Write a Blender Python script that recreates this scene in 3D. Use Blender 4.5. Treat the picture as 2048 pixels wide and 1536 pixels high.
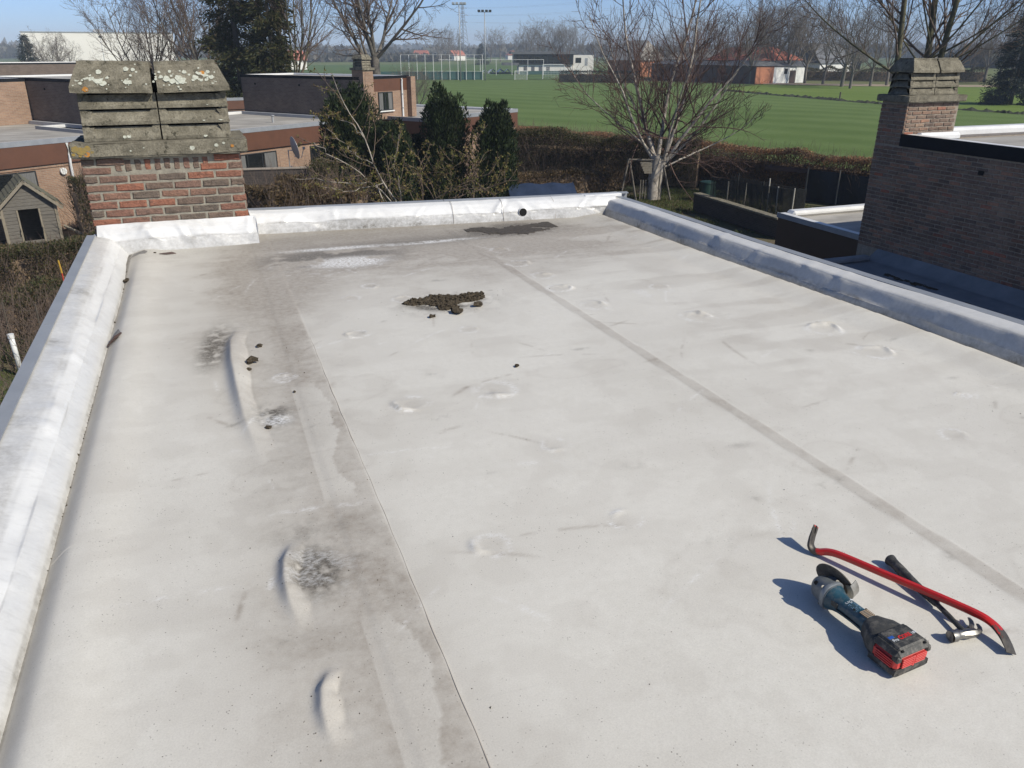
import bpy, bmesh, math, random
import numpy as np
from mathutils import Vector, Matrix, Euler

sc = bpy.context.scene
for o in list(bpy.data.objects):
    bpy.data.objects.remove(o)
COL = sc.collection
RAD = math.radians
GZ = -5.2            # garden / field level; the membrane of our flat roof is z = 0

# ------------------------------------------------------------------ camera
cam_d = bpy.data.cameras.new('camera')
cam = bpy.data.objects.new('camera', cam_d)
COL.objects.link(cam)
cam_d.sensor_width = 36.0
cam_d.lens = 36.0 * 1575.0 / 2048.0
cam_d.clip_start = 0.05
cam_d.clip_end = 20000
cam.location = (0, 0, 1.55)
cam.rotation_euler = (RAD(90 - 22.98), 0, RAD(-20.7))
sc.camera = cam

# ------------------------------------------------------------------ sky, sun, exposure
SUN_AZ = -52.0      # direction towards the sun, degrees from +X, counter-clockwise
SUN_EL = 40.0
w = bpy.data.worlds.new('World')
sc.world = w
w.use_nodes = True
nt = w.node_tree
bgn = nt.nodes['Background']
sky = nt.nodes.new('ShaderNodeTexSky')
sky.sky_type = 'NISHITA'
sky.sun_disc = False
sky.sun_elevation = RAD(SUN_EL)
sky.sun_rotation = RAD(90 - SUN_AZ)
sky.altitude = 50
sky.air_density = 0.5
sky.dust_density = 0.6
sky.ozone_density = 6.0
nt.links.new(sky.outputs[0], bgn.inputs[0])
bgn.inputs[1].default_value = 0.125
sl = bpy.data.lights.new('sun', 'SUN')
sl.energy = 4.25
sl.angle = RAD(0.53)
sl.color = (1.0, 0.94, 0.80)
so = bpy.data.objects.new('sun', sl)
COL.objects.link(so)
sv = Vector((math.cos(RAD(SUN_AZ)) * math.cos(RAD(SUN_EL)), math.sin(RAD(SUN_AZ)) * math.cos(RAD(SUN_EL)), math.sin(RAD(SUN_EL))))
so.rotation_euler = sv.to_track_quat('Z', 'Y').to_euler()
so.location = sv * 60
sc.view_settings.view_transform = 'Standard'
sc.view_settings.look = 'None'
sc.view_settings.exposure = 0.2
sc.view_settings.gamma = 1.0
sc.view_settings.use_curve_mapping = False

# ------------------------------------------------------------------ materials
MATS = {}
def _n(t, typ, **kw):
    n = t.nodes.new(typ)
    for k, v in kw.items():
        if k.startswith('i_'):
            key = k[2:]
            key = int(key) if key.isdigit() else key.replace('_', ' ')
            n.inputs[key].default_value = v
        else:
            setattr(n, k, v)
    return n

def mix(t, fac, a, b, mode='MIX'):
    m = t.nodes.new('ShaderNodeMix')
    m.data_type = 'RGBA'
    m.blend_type = mode
    for sock, val in ((m.inputs[0], fac), (m.inputs[6], a), (m.inputs[7], b)):
        if isinstance(val, (int, float)):
            sock.default_value = val
        elif isinstance(val, (tuple, list)):
            sock.default_value = tuple(val) + ((1,) if len(val) == 3 else ())
        else:
            t.links.new(val, sock)
    return m.outputs[2]

def maths(t, op, a, b=None, clamp=False):
    m = t.nodes.new('ShaderNodeMath')
    m.operation = op
    m.use_clamp = clamp
    for i, v in enumerate((a, b)):
        if v is None:
            continue
        if isinstance(v, (int, float)):
            m.inputs[i].default_value = v
        else:
            t.links.new(v, m.inputs[i])
    return m.outputs[0]

def ramp(t, fac, stops):
    r = t.nodes.new('ShaderNodeValToRGB')
    els = r.color_ramp.elements
    while len(els) < len(stops):
        els.new(0.5)
    for e, (p, c) in zip(els, stops):
        e.position = p
        e.color = tuple(c) + ((1,) if len(c) == 3 else ())
    t.links.new(fac, r.inputs[0])
    return r.outputs[0]

def noise(t, vec, scale, detail=4, rough=0.6, dist=0.0):
    n = t.nodes.new('ShaderNodeTexNoise')
    n.inputs['Scale'].default_value = scale
    n.inputs['Detail'].default_value = detail
    n.inputs['Roughness'].default_value = rough
    n.inputs['Distortion'].default_value = dist
    if vec is not None:
        t.links.new(vec, n.inputs['Vector'])
    return n.outputs[0]

def newmat(name):
    m = bpy.data.materials.new(name)
    m.use_nodes = True
    t = m.node_tree
    b = t.nodes['Principled BSDF']
    MATS[name] = m
    return m, t, b

def objvec(t):
    return t.nodes.new('ShaderNodeTexCoord').outputs['Object']

def posvec(t):
    return t.nodes.new('ShaderNodeNewGeometry').outputs['Position']

def scaled(t, vec, s):
    m = t.nodes.new('ShaderNodeMapping')
    m.inputs['Scale'].default_value = s
    t.links.new(vec, m.inputs['Vector'])
    return m.outputs[0]

def bump(t, b, h, strength=0.3, dist=0.01):
    n = t.nodes.new('ShaderNodeBump')
    n.inputs['Strength'].default_value = strength
    n.inputs['Distance'].default_value = dist
    t.links.new(h, n.inputs['Height'])
    t.links.new(n.outputs[0], b.inputs['Normal'])

def simple(name, c1, c2=None, rough=0.7, scale=6.0, metal=0.0, bumps=0.0, bscale=None, bdist=0.01, spec=0.5, stretch=None, coord='obj', lo=0.35, hi=0.65):
    m, t, b = newmat(name)
    c2 = c2 or tuple(x * 0.75 for x in c1)
    v = objvec(t) if coord == 'obj' else posvec(t)
    if stretch:
        v = scaled(t, v, stretch)
    f = noise(t, v, scale, 6, 0.65)
    t.links.new(ramp(t, f, [(lo, c1), (hi, c2)]), b.inputs['Base Color'])
    b.inputs['Roughness'].default_value = rough
    b.inputs['Metallic'].default_value = metal
    b.inputs['Specular IOR Level'].default_value = spec
    if bumps:
        bump(t, b, noise(t, v, bscale or scale * 4, 6, 0.65), bumps, bdist)
    return m

def leafmat(name, cols, rough=0.6, trans=0.0):
    m, t, b = newmat(name)
    g = t.nodes.new('ShaderNodeNewGeometry')
    stops = [(i / max(1, len(cols) - 1), c) for i, c in enumerate(cols)]
    base = ramp(t, g.outputs['Random Per Island'], stops)
    big = noise(t, g.outputs['Position'], 1.3, 3, 0.5)
    col = mix(t, 0.7, base, ramp(t, big, [(0.3, (0.55, 0.55, 0.55)), (0.7, (1.25, 1.25, 1.25))]), 'MULTIPLY')
    t.links.new(col, b.inputs['Base Color'])
    b.inputs['Roughness'].default_value = rough
    b.inputs['Specular IOR Level'].default_value = 0.25
    if trans:
        tr = t.nodes.new('ShaderNodeBsdfTranslucent')
        t.links.new(col, tr.inputs['Color'])
        ms = t.nodes.new('ShaderNodeMixShader')
        ms.inputs[0].default_value = trans
        t.links.new(b.outputs[0], ms.inputs[1])
        t.links.new(tr.outputs[0], ms.inputs[2])
        t.links.new(ms.outputs[0], t.nodes['Material Output'].inputs['Surface'])
    return m

def membrane_mat():
    m, t, b = newmat('roof_membrane')
    p = posvec(t)
    def att(nm):
        a = t.nodes.new('ShaderNodeAttribute')
        a.attribute_name = nm
        return a.outputs['Fac']
    big = noise(t, p, 1.1, 5, 0.6)
    fine = noise(t, p, 26.0, 6, 0.7)
    grain = noise(t, p, 210.0, 3, 0.6)
    base = ramp(t, big, [(0.3, (0.635, 0.615, 0.565)), (0.7, (0.660, 0.640, 0.592))])
    base = mix(t, 0.5, base, ramp(t, fine, [(0.3, (0.86, 0.85, 0.83)), (0.7, (1.06, 1.06, 1.06))]), 'MULTIPLY')
    dn = maths(t, 'MULTIPLY', att('dirt'), ramp(t, fine, [(0.25, (0.55,) * 3), (0.7, (1.1,) * 3)]))
    base = mix(t, dn, base, (0.330, 0.293, 0.250))
    gn = maths(t, 'MULTIPLY', att('grime_shade'), ramp(t, noise(t, p, 60, 5, 0.75), [(0.3, (0.35,) * 3), (0.6, (1.15,) * 3)]), True)
    base = mix(t, gn, base, (0.115, 0.102, 0.083))
    cn = maths(t, 'MULTIPLY', att('chalk'), ramp(t, noise(t, scaled(t, p, (1, 2.2, 1)), 45, 5, 0.75), [(0.42, (0,) * 3), (0.56, (1,) * 3)]))
    base = mix(t, cn, base, (0.78, 0.78, 0.78))
    # tiny dark specks
    vor = t.nodes.new('ShaderNodeTexVoronoi')
    vor.inputs['Scale'].default_value = 85.0
    t.links.new(p, vor.inputs['Vector'])
    sp = ramp(t, vor.outputs['Distance'], [(0.10, (1,) * 3), (0.19, (0,) * 3)])
    sp2 = ramp(t, noise(t, p, 33, 2, 0.5), [(0.5, (0,) * 3), (0.62, (1,) * 3)])
    spk = maths(t, 'MULTIPLY', maths(t, 'MULTIPLY', sp, sp2), att('speck'))
    base = mix(t, spk, base, (0.13, 0.115, 0.095))
    gm = ramp(t, grain, [(0.3, (0.90,) * 3), (0.7, (1.07,) * 3)])
    base = mix(t, 0.8, base, gm, 'MULTIPLY')
    # scuffs: long faint streaks
    st = noise(t, scaled(t, p, (1.5, 22, 1)), 2.4, 5, 0.7, 1.0)
    base = mix(t, ramp(t, st, [(0.60, (0,) * 3), (0.74, (0.16,) * 3)]), base, (0.42, 0.40, 0.37))
    t.links.new(base, b.inputs['Base Color'])
    b.inputs['Roughness'].default_value = 0.55
    b.inputs['Specular IOR Level'].default_value = 0.35
    hh = maths(t, 'ADD', maths(t, 'MULTIPLY', fine, 0.6), maths(t, 'MULTIPLY', grain, 0.4))
    bump(t, b, hh, 0.16, 0.004)
    return m
membrane_mat()

def parapet_mat(name, c1, c2, streak):
    m, t, b = newmat(name)
    p = posvec(t)
    f = noise(t, p, 3.0, 6, 0.65)
    s = noise(t, scaled(t, p, streak), 5.0, 6, 0.75)
    base = ramp(t, f, [(0.3, c1), (0.72, c2)])
    base = mix(t, ramp(t, s, [(0.50, (0,) * 3), (0.80, (0.40,) * 3)]), base, (0.34, 0.34, 0.33))
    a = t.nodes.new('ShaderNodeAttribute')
    a.attribute_name = 'grime_shade'
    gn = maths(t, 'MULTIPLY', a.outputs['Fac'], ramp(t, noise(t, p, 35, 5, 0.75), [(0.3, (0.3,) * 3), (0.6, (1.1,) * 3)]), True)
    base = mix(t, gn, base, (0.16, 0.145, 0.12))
    t.links.new(base, b.inputs['Base Color'])
    b.inputs['Roughness'].default_value = 0.36
    b.inputs['Specular IOR Level'].default_value = 0.5
    bump(t, b, noise(t, p, 9, 4, 0.5), 0.25, 0.012)
    return m
parapet_mat('parapet_membrane', (0.70, 0.70, 0.695), (0.60, 0.60, 0.595), (3, 9, 4))
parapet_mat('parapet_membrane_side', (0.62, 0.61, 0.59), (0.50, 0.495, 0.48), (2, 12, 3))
parapet_mat('parapet_membrane_back', (0.72, 0.72, 0.72), (0.60, 0.60, 0.60), (2, 10, 9))

def brickmat(name, source):
    m, t, b = newmat(name)
    if source == 'object':
        r = t.nodes.new('ShaderNodeObjectInfo').outputs['Random']
    else:
        r = t.nodes.new('ShaderNodeNewGeometry').outputs['Random Per Island']
    base = ramp(t, r, [(0.0, (0.32, 0.135, 0.088)), (0.16, (0.255, 0.13, 0.095)), (0.36, (0.225, 0.14, 0.11)), (0.6, (0.18, 0.135, 0.108)), (0.85, (0.15, 0.123, 0.102)), (1.0, (0.29, 0.16, 0.115))])
    p = posvec(t)
    f = noise(t, p, 30, 6, 0.75)
    f2 = noise(t, scaled(t, p, (1, 1, 3)), 11, 5, 0.7)
    base = mix(t, 0.9, base, ramp(t, f, [(0.28, (0.5, 0.5, 0.5)), (0.5, (1, 1, 1)), (0.75, (1.35, 1.3, 1.25))]), 'MULTIPLY')
    base = mix(t, ramp(t, f2, [(0.53, (0,) * 3), (0.70, (0.7,) * 3)]), base, (0.10, 0.082, 0.068))
    t.links.new(base, b.inputs['Base Color'])
    b.inputs['Roughness'].default_value = 0.9
    b.inputs['Specular IOR Level'].default_value = 0.2
    bump(t, b, maths(t, 'ADD', f, f2), 1.0, 0.02)
    return m
brickmat('brick_single', 'object')
brickmat('brick_joined', 'island')

def darkbrick(name, source):
    m, t, b = newmat(name)
    if source == 'object':
        r = t.nodes.new('ShaderNodeObjectInfo').outputs['Random']
    else:
        r = t.nodes.new('ShaderNodeNewGeometry').outputs['Random Per Island']
    base = ramp(t, r, [(0.0, (0.34, 0.19, 0.13)), (0.15, (0.26, 0.17, 0.125)), (0.4, (0.185, 0.132, 0.105)), (0.6, (0.25, 0.18, 0.135)), (0.85, (0.155, 0.118, 0.098)), (0.96, (0.22, 0.16, 0.125)), (1.0, (0.33, 0.13, 0.085))])
    f = noise(t, posvec(t), 24, 5, 0.75)
    base = mix(t, 0.8, base, ramp(t, f, [(0.28, (0.55,) * 3), (0.7, (1.25,) * 3)]), 'MULTIPLY')
    big = noise(t, posvec(t), 1.6, 5, 0.7)
    base = mix(t, 0.9, base, ramp(t, big, [(0.3, (0.62, 0.60, 0.58)), (0.5, (1, 1, 1)), (0.72, (1.35, 1.3, 1.25))]), 'MULTIPLY')
    t.links.new(base, b.inputs['Base Color'])
    b.inputs['Roughness'].default_value = 0.9
    b.inputs['Specular IOR Level'].default_value = 0.2
    bump(t, b, f, 0.6, 0.01)
darkbrick('neighbour_brick', 'object')
darkbrick('neighbour_brick_joined', 'island')

def brickwall(name, cA, cB, cM):
    m, t, b = newmat(name)
    v = objvec(t)
    s = t.nodes.new('ShaderNodeSeparateXYZ')
    t.links.new(v, s.inputs[0])
    c = t.nodes.new('ShaderNodeCombineXYZ')
    t.links.new(maths(t, 'ADD', s.outputs[0], s.outputs[1]), c.inputs[0])
    t.links.new(s.outputs[2], c.inputs[1])
    br = t.nodes.new('ShaderNodeTexBrick')
    br.inputs['Color1'].default_value = cA + (1,)
    br.inputs['Color2'].default_value = cB + (1,)
    br.inputs['Mortar'].default_value = cM + (1,)
    br.inputs['Scale'].default_value = 1.0
    br.inputs['Mortar Size'].default_value = 0.006
    br.inputs['Mortar Smooth'].default_value = 0.2
    br.inputs['Bias'].default_value = 0.0
    br.inputs['Brick Width'].default_value = 0.224
    br.inputs['Row Height'].default_value = 0.0685
    t.links.new(c.outputs[0], br.inputs['Vector'])
    f = noise(t, v, 1.1, 6, 0.7)
    col = mix(t, 0.75, br.outputs['Color'], ramp(t, f, [(0.3, (0.72,) * 3), (0.7, (1.15,) * 3)]), 'MULTIPLY')
    t.links.new(col, b.inputs['Base Color'])
    b.inputs['Roughness'].default_value = 0.9
    b.inputs['Specular IOR Level'].default_value = 0.2
    bump(t, b, maths(t, 'SUBTRACT', noise(t, v, 30, 4, 0.7), br.outputs['Fac']), 0.6, 0.012)
brickwall('brick_tan', (0.34, 0.22, 0.15), (0.27, 0.17, 0.118), (0.34, 0.30, 0.255))
brickwall('brick_brown', (0.185, 0.14, 0.115), (0.14, 0.108, 0.09), (0.20, 0.18, 0.16))
brickwall('brick_charcoal', (0.075, 0.062, 0.056), (0.055, 0.046, 0.043), (0.10, 0.09, 0.08))

def concrete_mat():
    m, t, b = newmat('lichen_concrete')
    p = posvec(t)
    f = noise(t, p, 9, 7, 0.7)
    g = noise(t, p, 70, 4, 0.75)
    base = ramp(t, f, [(0.3, (0.13, 0.118, 0.092)), (0.5, (0.215, 0.195, 0.15)), (0.72, (0.31, 0.285, 0.225))])
    base = mix(t, 0.8, base, ramp(t, g, [(0.3, (0.6,) * 3), (0.7, (1.25,) * 3)]), 'MULTIPLY')
    # dark moss stains
    base = mix(t, ramp(t, noise(t, p, 3.2, 5, 0.7), [(0.48, (0,) * 3), (0.66, (0.6,) * 3)]), base, (0.10, 0.092, 0.07))
    base = mix(t, ramp(t, noise(t, p, 16, 5, 0.75), [(0.57, (0,) * 3), (0.66, (0.85,) * 3)]), base, (0.04, 0.038, 0.028))
    t.links.new(base, b.inputs['Base Color'])
    b.inputs['Roughness'].default_value = 0.95
    b.inputs['Specular IOR Level'].default_value = 0.15
    bump(t, b, maths(t, 'ADD', f, g), 0.9, 0.012)
concrete_mat()
simple('lichen_pale', (0.54, 0.55, 0.475), (0.34, 0.35, 0.29), 0.95, 90, bumps=0.8, bscale=120, bdist=0.004, coord='pos')
simple('lichen_yellow', (0.33, 0.22, 0.05), (0.20, 0.165, 0.08), 0.95, 60, bumps=0.8, bscale=120, bdist=0.004, coord='pos')
simple('lichen_orange', (0.48, 0.20, 0.03), (0.35, 0.17, 0.05), 0.95, 60, bumps=0.8, bscale=120, bdist=0.004, coord='pos')
simple('mortar', (0.32, 0.295, 0.24), (0.22, 0.20, 0.165), 0.95, 20, bumps=0.7, bscale=90, coord='pos')
simple('mortar_grey', (0.33, 0.28, 0.23), (0.22, 0.19, 0.155), 0.95, 20, bumps=0.5, bscale=90, coord='pos')
simple('edge_trim', (0.27, 0.285, 0.31), (0.22, 0.235, 0.26), 0.45, 3, spec=0.5, coord='pos')
simple('dark_trim', (0.012, 0.014, 0.018), (0.009, 0.010, 0.013), 0.6, 3, coord='pos', spec=.15)
simple('shaded_membrane', (.24, .25, .26), (.17, .18, .19), .7, 2, coord='pos', spec=.2)  # membrane darkened in the colour for the shade between the houses
simple('moss_dirt', (0.115, 0.092, 0.066), (0.035, 0.030, 0.022), 1.0, 70, bumps=1.0, bscale=160, bdist=0.01, coord='pos', spec=0.1)
simple('mud_wet', (0.075, 0.062, 0.05), (0.042, 0.036, 0.03), .8, 40, bumps=.7, bscale=160, bdist=.006, coord='pos')
simple('sealant', (0.42, 0.375, 0.32), (0.30, 0.265, 0.225), 0.7, 12, coord='pos')
simple('void_black', (0.006, 0.006, 0.006), (0.004, 0.004, 0.004), 0.9)
simple('scrap_grey', (0.25, 0.24, 0.23), (0.16, 0.15, 0.14), 0.7, 30)
simple('flap_brown', (0.10, 0.058, 0.048), (0.07, 0.045, 0.038), 0.6, 30)

# ------------------------------------------------------------------ mesh helpers
def np_obj(name, V, faces, mat, parent=None, smooth=False, attrs=None):
    """faces: list of int arrays (M,3) and/or (M,4)"""
    V = np.asarray(V, dtype=np.float32).reshape(-1, 3)
    me = bpy.data.meshes.new(name)
    fl = [np.asarray(f, dtype=np.int32) for f in faces if len(f)]
    loops = np.concatenate([f.ravel() for f in fl])
    cnt = np.concatenate([np.full(len(f), f.shape[1], dtype=np.int32) for f in fl])
    start = np.concatenate([[0], np.cumsum(cnt)[:-1]]).astype(np.int32)
    me.vertices.add(len(V))
    me.vertices.foreach_set('co', V.ravel())
    me.loops.add(len(loops))
    me.loops.foreach_set('vertex_index', loops)
    me.polygons.add(len(cnt))
    me.polygons.foreach_set('loop_start', start)
    me.polygons.foreach_set('loop_total', cnt)
    if smooth:
        me.polygons.foreach_set('use_smooth', np.ones(len(cnt), dtype=bool))
    if attrs:
        for k, a in attrs.items():
            at = me.attributes.new(k, 'FLOAT', 'POINT')
            at.data.foreach_set('value', np.asarray(a, dtype=np.float32).ravel())
    me.update(calc_edges=True)
    me.validate()
    return link(name, me, mat, parent)

def link(name, me, mat=None, parent=None):
    o = bpy.data.objects.new(name, me)
    COL.objects.link(o)
    if mat:
        me.materials.append(MATS[mat])
    if parent:
        o.parent = parent
    return o

class MB:
    def __init__(self):
        self.v = []
        self.f = []
    def add(self, vs, fs):
        n = len(self.v)
        self.v += [tuple(x) for x in vs]
        self.f += [tuple(i + n for i in f) for f in fs]
        return self
    def box(self, x0, x1, y0, y1, z0, z1, M=None):
        vs = [(x, y, z) for z in (z0, z1) for y in (y0, y1) for x in (x0, x1)]
        if M:
            vs = [M @ Vector(v) for v in vs]
        return self.add(vs, [(0, 2, 3, 1), (4, 5, 7, 6), (0, 1, 5, 4), (2, 6, 7, 3), (0, 4, 6, 2), (1, 3, 7, 5)])
    def cbox(self, x0, x1, y0, y1, z0, z1, c=0.01, M=None):
        """chamfered box"""
        c = min(c, (x1 - x0) * .45, (y1 - y0) * .45, (z1 - z0) * .45)
        bm = bmesh.new()
        bmesh.ops.create_cube(bm, size=1)
        for v in bm.verts:
            v.co = Vector((x0 + (v.co.x + .5) * (x1 - x0), y0 + (v.co.y + .5) * (y1 - y0), z0 + (v.co.z + .5) * (z1 - z0)))
        bmesh.ops.bevel(bm, geom=bm.edges[:], offset=c, segments=1, affect='EDGES')
        bm.verts.index_update()
        vs = [(M @ v.co if M else v.co.copy()) for v in bm.verts]
        self.add(vs, [[v.index for v in f.verts] for f in bm.faces])
        bm.free()
        return self
    def sweep(self, pts, prof, up=(0, 0, 1), cap=True):
        """prof(i)-> list of (a, b) offsets; a along side, b along up-ish"""
        pts = [Vector(p) for p in pts]
        rings = []
        for i, p in enumerate(pts):
            d = (pts[min(i + 1, len(pts) - 1)] - pts[max(i - 1, 0)]).normalized()
            s = d.cross(Vector(up))
            if s.length < 1e-4:
                s = d.cross(Vector((0, 1, 0)))
            s.normalize()
            u = s.cross(d).normalized()
            rings.append([p + s * a + u * b for a, b in prof(i)])
        n = len(rings[0])
        vs = [v for r in rings for v in r]
        fs = []
        for i in range(len(rings) - 1):
            for j in range(n):
                a = i * n + j
                b = i * n + (j + 1) % n
                fs.append((a, b, b + n, a + n))
        if cap:
            fs.append(tuple(range(n - 1, -1, -1)))
            fs.append(tuple(range(len(vs) - n, len(vs))))
        return self.add(vs, fs)
    def tube(self, pts, r, n=8, up=(0, 0, 1)):
        rr = r if isinstance(r, (list, tuple)) else [r] * len(pts)
        cs = [(math.cos(2 * math.pi * k / n), math.sin(2 * math.pi * k / n)) for k in range(n)]
        return self.sweep(pts, lambda i: [(a * rr[i], b * rr[i]) for a, b in cs], up)
    def disc(self, c, ax, r, th, n=24, r_in=0):
        ax = Vector(ax).normalized()
        c = Vector(c)
        return self.tube([c - ax * th / 2, c + ax * th / 2], r, n, up=(0, 0, 1) if abs(ax.z) < .9 else (1, 0, 0))
    def build(self, name, mat, parent=None, smooth=False, angle=None):
        me = bpy.data.meshes.new(name)
        me.from_pydata(self.v, [], self.f)
        bm = bmesh.new()
        bm.from_mesh(me)
        bmesh.ops.recalc_face_normals(bm, faces=bm.faces)
        bm.to_mesh(me)
        bm.free()
        if smooth:
            me.polygons.foreach_set('use_smooth', np.ones(len(me.polygons), dtype=bool))
            if angle:
                me.set_sharp_from_angle(angle=RAD(angle))
        me.update()
        return link(name, me, mat, parent)

def empty(name, loc=(0, 0, 0), rz=0.0, label=None, cat=None, group=None):
    o = bpy.data.objects.new(name, None)
    COL.objects.link(o)
    o.location = loc
    o.rotation_euler = (0, 0, rz)
    o.empty_display_size = 0.3
    tag(o, label, cat, group)
    return o

def tag(o, label=None, cat=None, group=None, kind=None):
    if label: o['label'] = label
    if cat: o['category'] = cat
    if group: o['group'] = group
    if kind: o['kind'] = kind
    return o

def dup(o, loc=None, rz=None, scale=None, label=None, parent=None, group=None):
    c = o.copy()
    COL.objects.link(c)
    c.parent = parent
    if loc is not None: c.location = loc
    if rz is not None: c.rotation_euler = (0, 0, rz)
    if scale is not None: c.scale = scale if hasattr(scale, '__len__') else (scale,) * 3
    if label: c['label'] = label
    if group: c['group'] = group
    for ch in [x for x in o.children]:
        d = ch.copy()
        COL.objects.link(d)
        d.parent = c
    return c

def vnoise(x, y, seed=0):
    """smooth value noise, vectorised, range 0..1"""
    xi = np.floor(x).astype(np.int64)
    yi = np.floor(y).astype(np.int64)
    xf = x - xi
    yf = y - yi
    def h(a, b):
        n = (a * 374761393 + b * 668265263 + seed * 1442695041) & 0xffffffff
        n = ((n ^ (n >> 13)) * 1274126177) & 0xffffffff
        return ((n ^ (n >> 16)) & 0xffff) / 65535.0
    u = xf * xf * (3 - 2 * xf)
    v = yf * yf * (3 - 2 * yf)
    return (h(xi, yi) * (1 - u) + h(xi + 1, yi) * u) * (1 - v) + (h(xi, yi + 1) * (1 - u) + h(xi + 1, yi + 1) * u) * v

def fbm(x, y, seed=0, oct=5):
    s = 0
    a = 0.5
    tot = 0
    for i in range(oct):
        s = s + a * vnoise(x * 2 ** i + 17.3 * i, y * 2 ** i - 9.1 * i, seed + i)
        tot += a
        a *= 0.5
    return s / tot

def sstep(a, b, x):
    t = np.clip((x - a) / (b - a), 0, 1)
    return t * t * (3 - 2 * t)

# ------------------------------------------------------------------ our own house: flat roof
house = empty('flat_roof_house', (0, 0, GZ), 0, 'house with pale grey membrane flat roof and lichen-covered chimney, in the foreground', 'house')
def own(o):
    o.parent = house
    o.matrix_parent_inverse = Matrix.Translation((0, 0, -GZ))
    return o

RIDGES = [  # (polyline, height, left width, right width)
    ([(0.056, 4.895), (-0.004, 4.518), (-0.014, 4.19), (-0.007, 3.828), (0.007, 3.456), (0.036, 3.181), (0.065, 2.92)], 0.047, 0.029, 0.078),
    ([(0.105, 2.41), (0.063, 2.263), (0.052, 2.169), (0.056, 2.063), (0.08, 1.90)], 0.031, 0.019, 0.050),
    ([(0.135, 1.75), (0.094, 1.649), (0.086, 1.589), (0.089, 1.528), (0.108, 1.44)], 0.025, 0.0155, 0.040),
]
DIMPLES = [  # x, y, radius, height, crescent direction (deg)
    (2.22, 4.93, .075, .017, 15), (2.24, 5.28, .07, .011, 40), (2.19, 5.68, .075, .012, 20), (2.22, 6.16, .07, .010, 60),
    (2.28, 4.47, .075, .011, 30), (2.77, 4.03, .08, .022, 35), (3.35, 3.55, .09, .026, 40), (3.35, 3.13, .085, .014, 20),
    (0.70, 4.45, .06, .012, 190), (0.76, 3.36, .075, .017, 210), (1.19, 3.38, .085, .010, 260), (0.73, 2.13, .055, .010, 185),
    (1.23, 2.11, .05, .004, 100), (1.23, 2.73, .05, .004, 240), (0.23, 3.91, .05, .006, 90), (1.12, 5.05, .06, .008, 80), (3.30, 2.51, .03, .006, 90),
    (0.80, 5.2, .05, .004, 120), (1.35, 4.3, .05, .004, 30), (2.9, 4.7, .06, .006, 30), (2.9, 2.2, .05, .004, 10), (0.98, 5.45, .05, .006, 300)]

def polydist(X, Y, pts):
    best = np.full(X.shape, 9.0)
    side = np.zeros(X.shape)
    T = np.zeros(X.shape)
    L = [0]
    for a, b in zip(pts, pts[1:]):
        L.append(L[-1] + math.hypot(b[0] - a[0], b[1] - a[1]))
    for i, (a, b) in enumerate(zip(pts, pts[1:])):
        dx, dy = b[0] - a[0], b[1] - a[1]
        l2 = dx * dx + dy * dy
        t = np.clip(((X - a[0]) * dx + (Y - a[1]) * dy) / l2, 0, 1)
        qx, qy = X - (a[0] + t * dx), Y - (a[1] + t * dy)
        d = np.hypot(qx, qy)
        m = d < best
        best = np.where(m, d, best)
        side = np.where(m, np.sign(dx * qy - dy * qx), side)   # + = left of direction
        T = np.where(m, (L[i] + t * (L[i + 1] - L[i])) / L[-1], T)
    return best, side, T

def roofz(X, Y):
    X = np.asarray(X, dtype=float)
    Y = np.asarray(Y, dtype=float)
    z = 0.0055 * (fbm(X * .9, Y * .8, 3, 3) - .5) + 0.0009 * (fbm(X * 6, Y * 5, 9, 3) - .5)
    for k, (pts, h, wl, wr) in enumerate(RIDGES):
        d, s, t = polydist(X, Y, pts)
        # path runs towards the camera: its right-hand side is -X
        wob = 0.7 + 0.6 * vnoise(t * 7 + k * 5, t * 0, 31)
        env = sstep(0.0, 0.32, t) * (1 - sstep(0.45, 1.0, t))
        q = np.clip(d / (wr * wob), 0, 1)
        right = (1 - q) ** 1.15 * (1 + .9 * q)
        left = np.exp(-(d / wl) ** 1.55)
        z = z + h * env * np.where(s > 0, right, left)
        z = z - .0022 * env * np.where(s > 0, np.exp(-((d - wr * wob) / .010) ** 2), 0)
    for (cx, cy, r, h, a) in DIMPLES:
        dx, dy = X - cx, Y - cy
        d = np.hypot(dx, dy)
        ang = np.arctan2(dy, dx)
        c = 0.5 + 0.5 * np.cos(ang - RAD(a))
        k = (int(a * 7 + cx * 100) % 5)
        rr_ = r * (1 + (.06 + .05 * k) * np.sin(2 * ang + a) + .06 * np.sin(5 * ang + k))
        z = z + h * (1.05 * c ** (3 + 1.5 * k)) * np.exp(-((d - rr_) / (r * (.13 + .035 * k))) ** 2) + h * .10 * np.exp(-((d - r * .75) / (r * .09)) ** 2) * (c > .2)
    # membrane pulled off the left upstand: a rounded shoulder falling into a gutter groove
    sh = 0.018 + 0.006 * fbm(Y * .8, Y * 0, 41, 2)
    z = z + sh * np.exp(-((X + 0.555) / 0.11) ** 2)
    z = z - 0.058 * (1 - sstep(-0.70, -0.595, X)) * (1 - sstep(6.0, 7.0, Y) * .7)
    # tent along the right upstand
    lift = 0.020 + 0.016 * fbm(Y * .6, Y * 0, 61, 2)
    edge = np.interp(Y, [0, 2.7, 3.9, 5.8, 7.2], [3.88, 3.85, 3.80, 3.70, 3.655]) + .008 * np.sin(Y * 2.1 + .6)
    z = z + lift * sstep(edge - .30, edge - .01, X)
    z = z - (lift + .045) * sstep(edge, edge + .010, X)
    # weld steps
    z = z + 0.0022 * (sstep(0.27, 0.275, X) - sstep(0.428, 0.432, X))
    xs = 2.07 + (6.12 - Y) * 0.0225
    z = z + 0.0018 * (sstep(xs - .036, xs - .030, X) - sstep(xs + .030, xs + .036, X))
    return z

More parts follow.
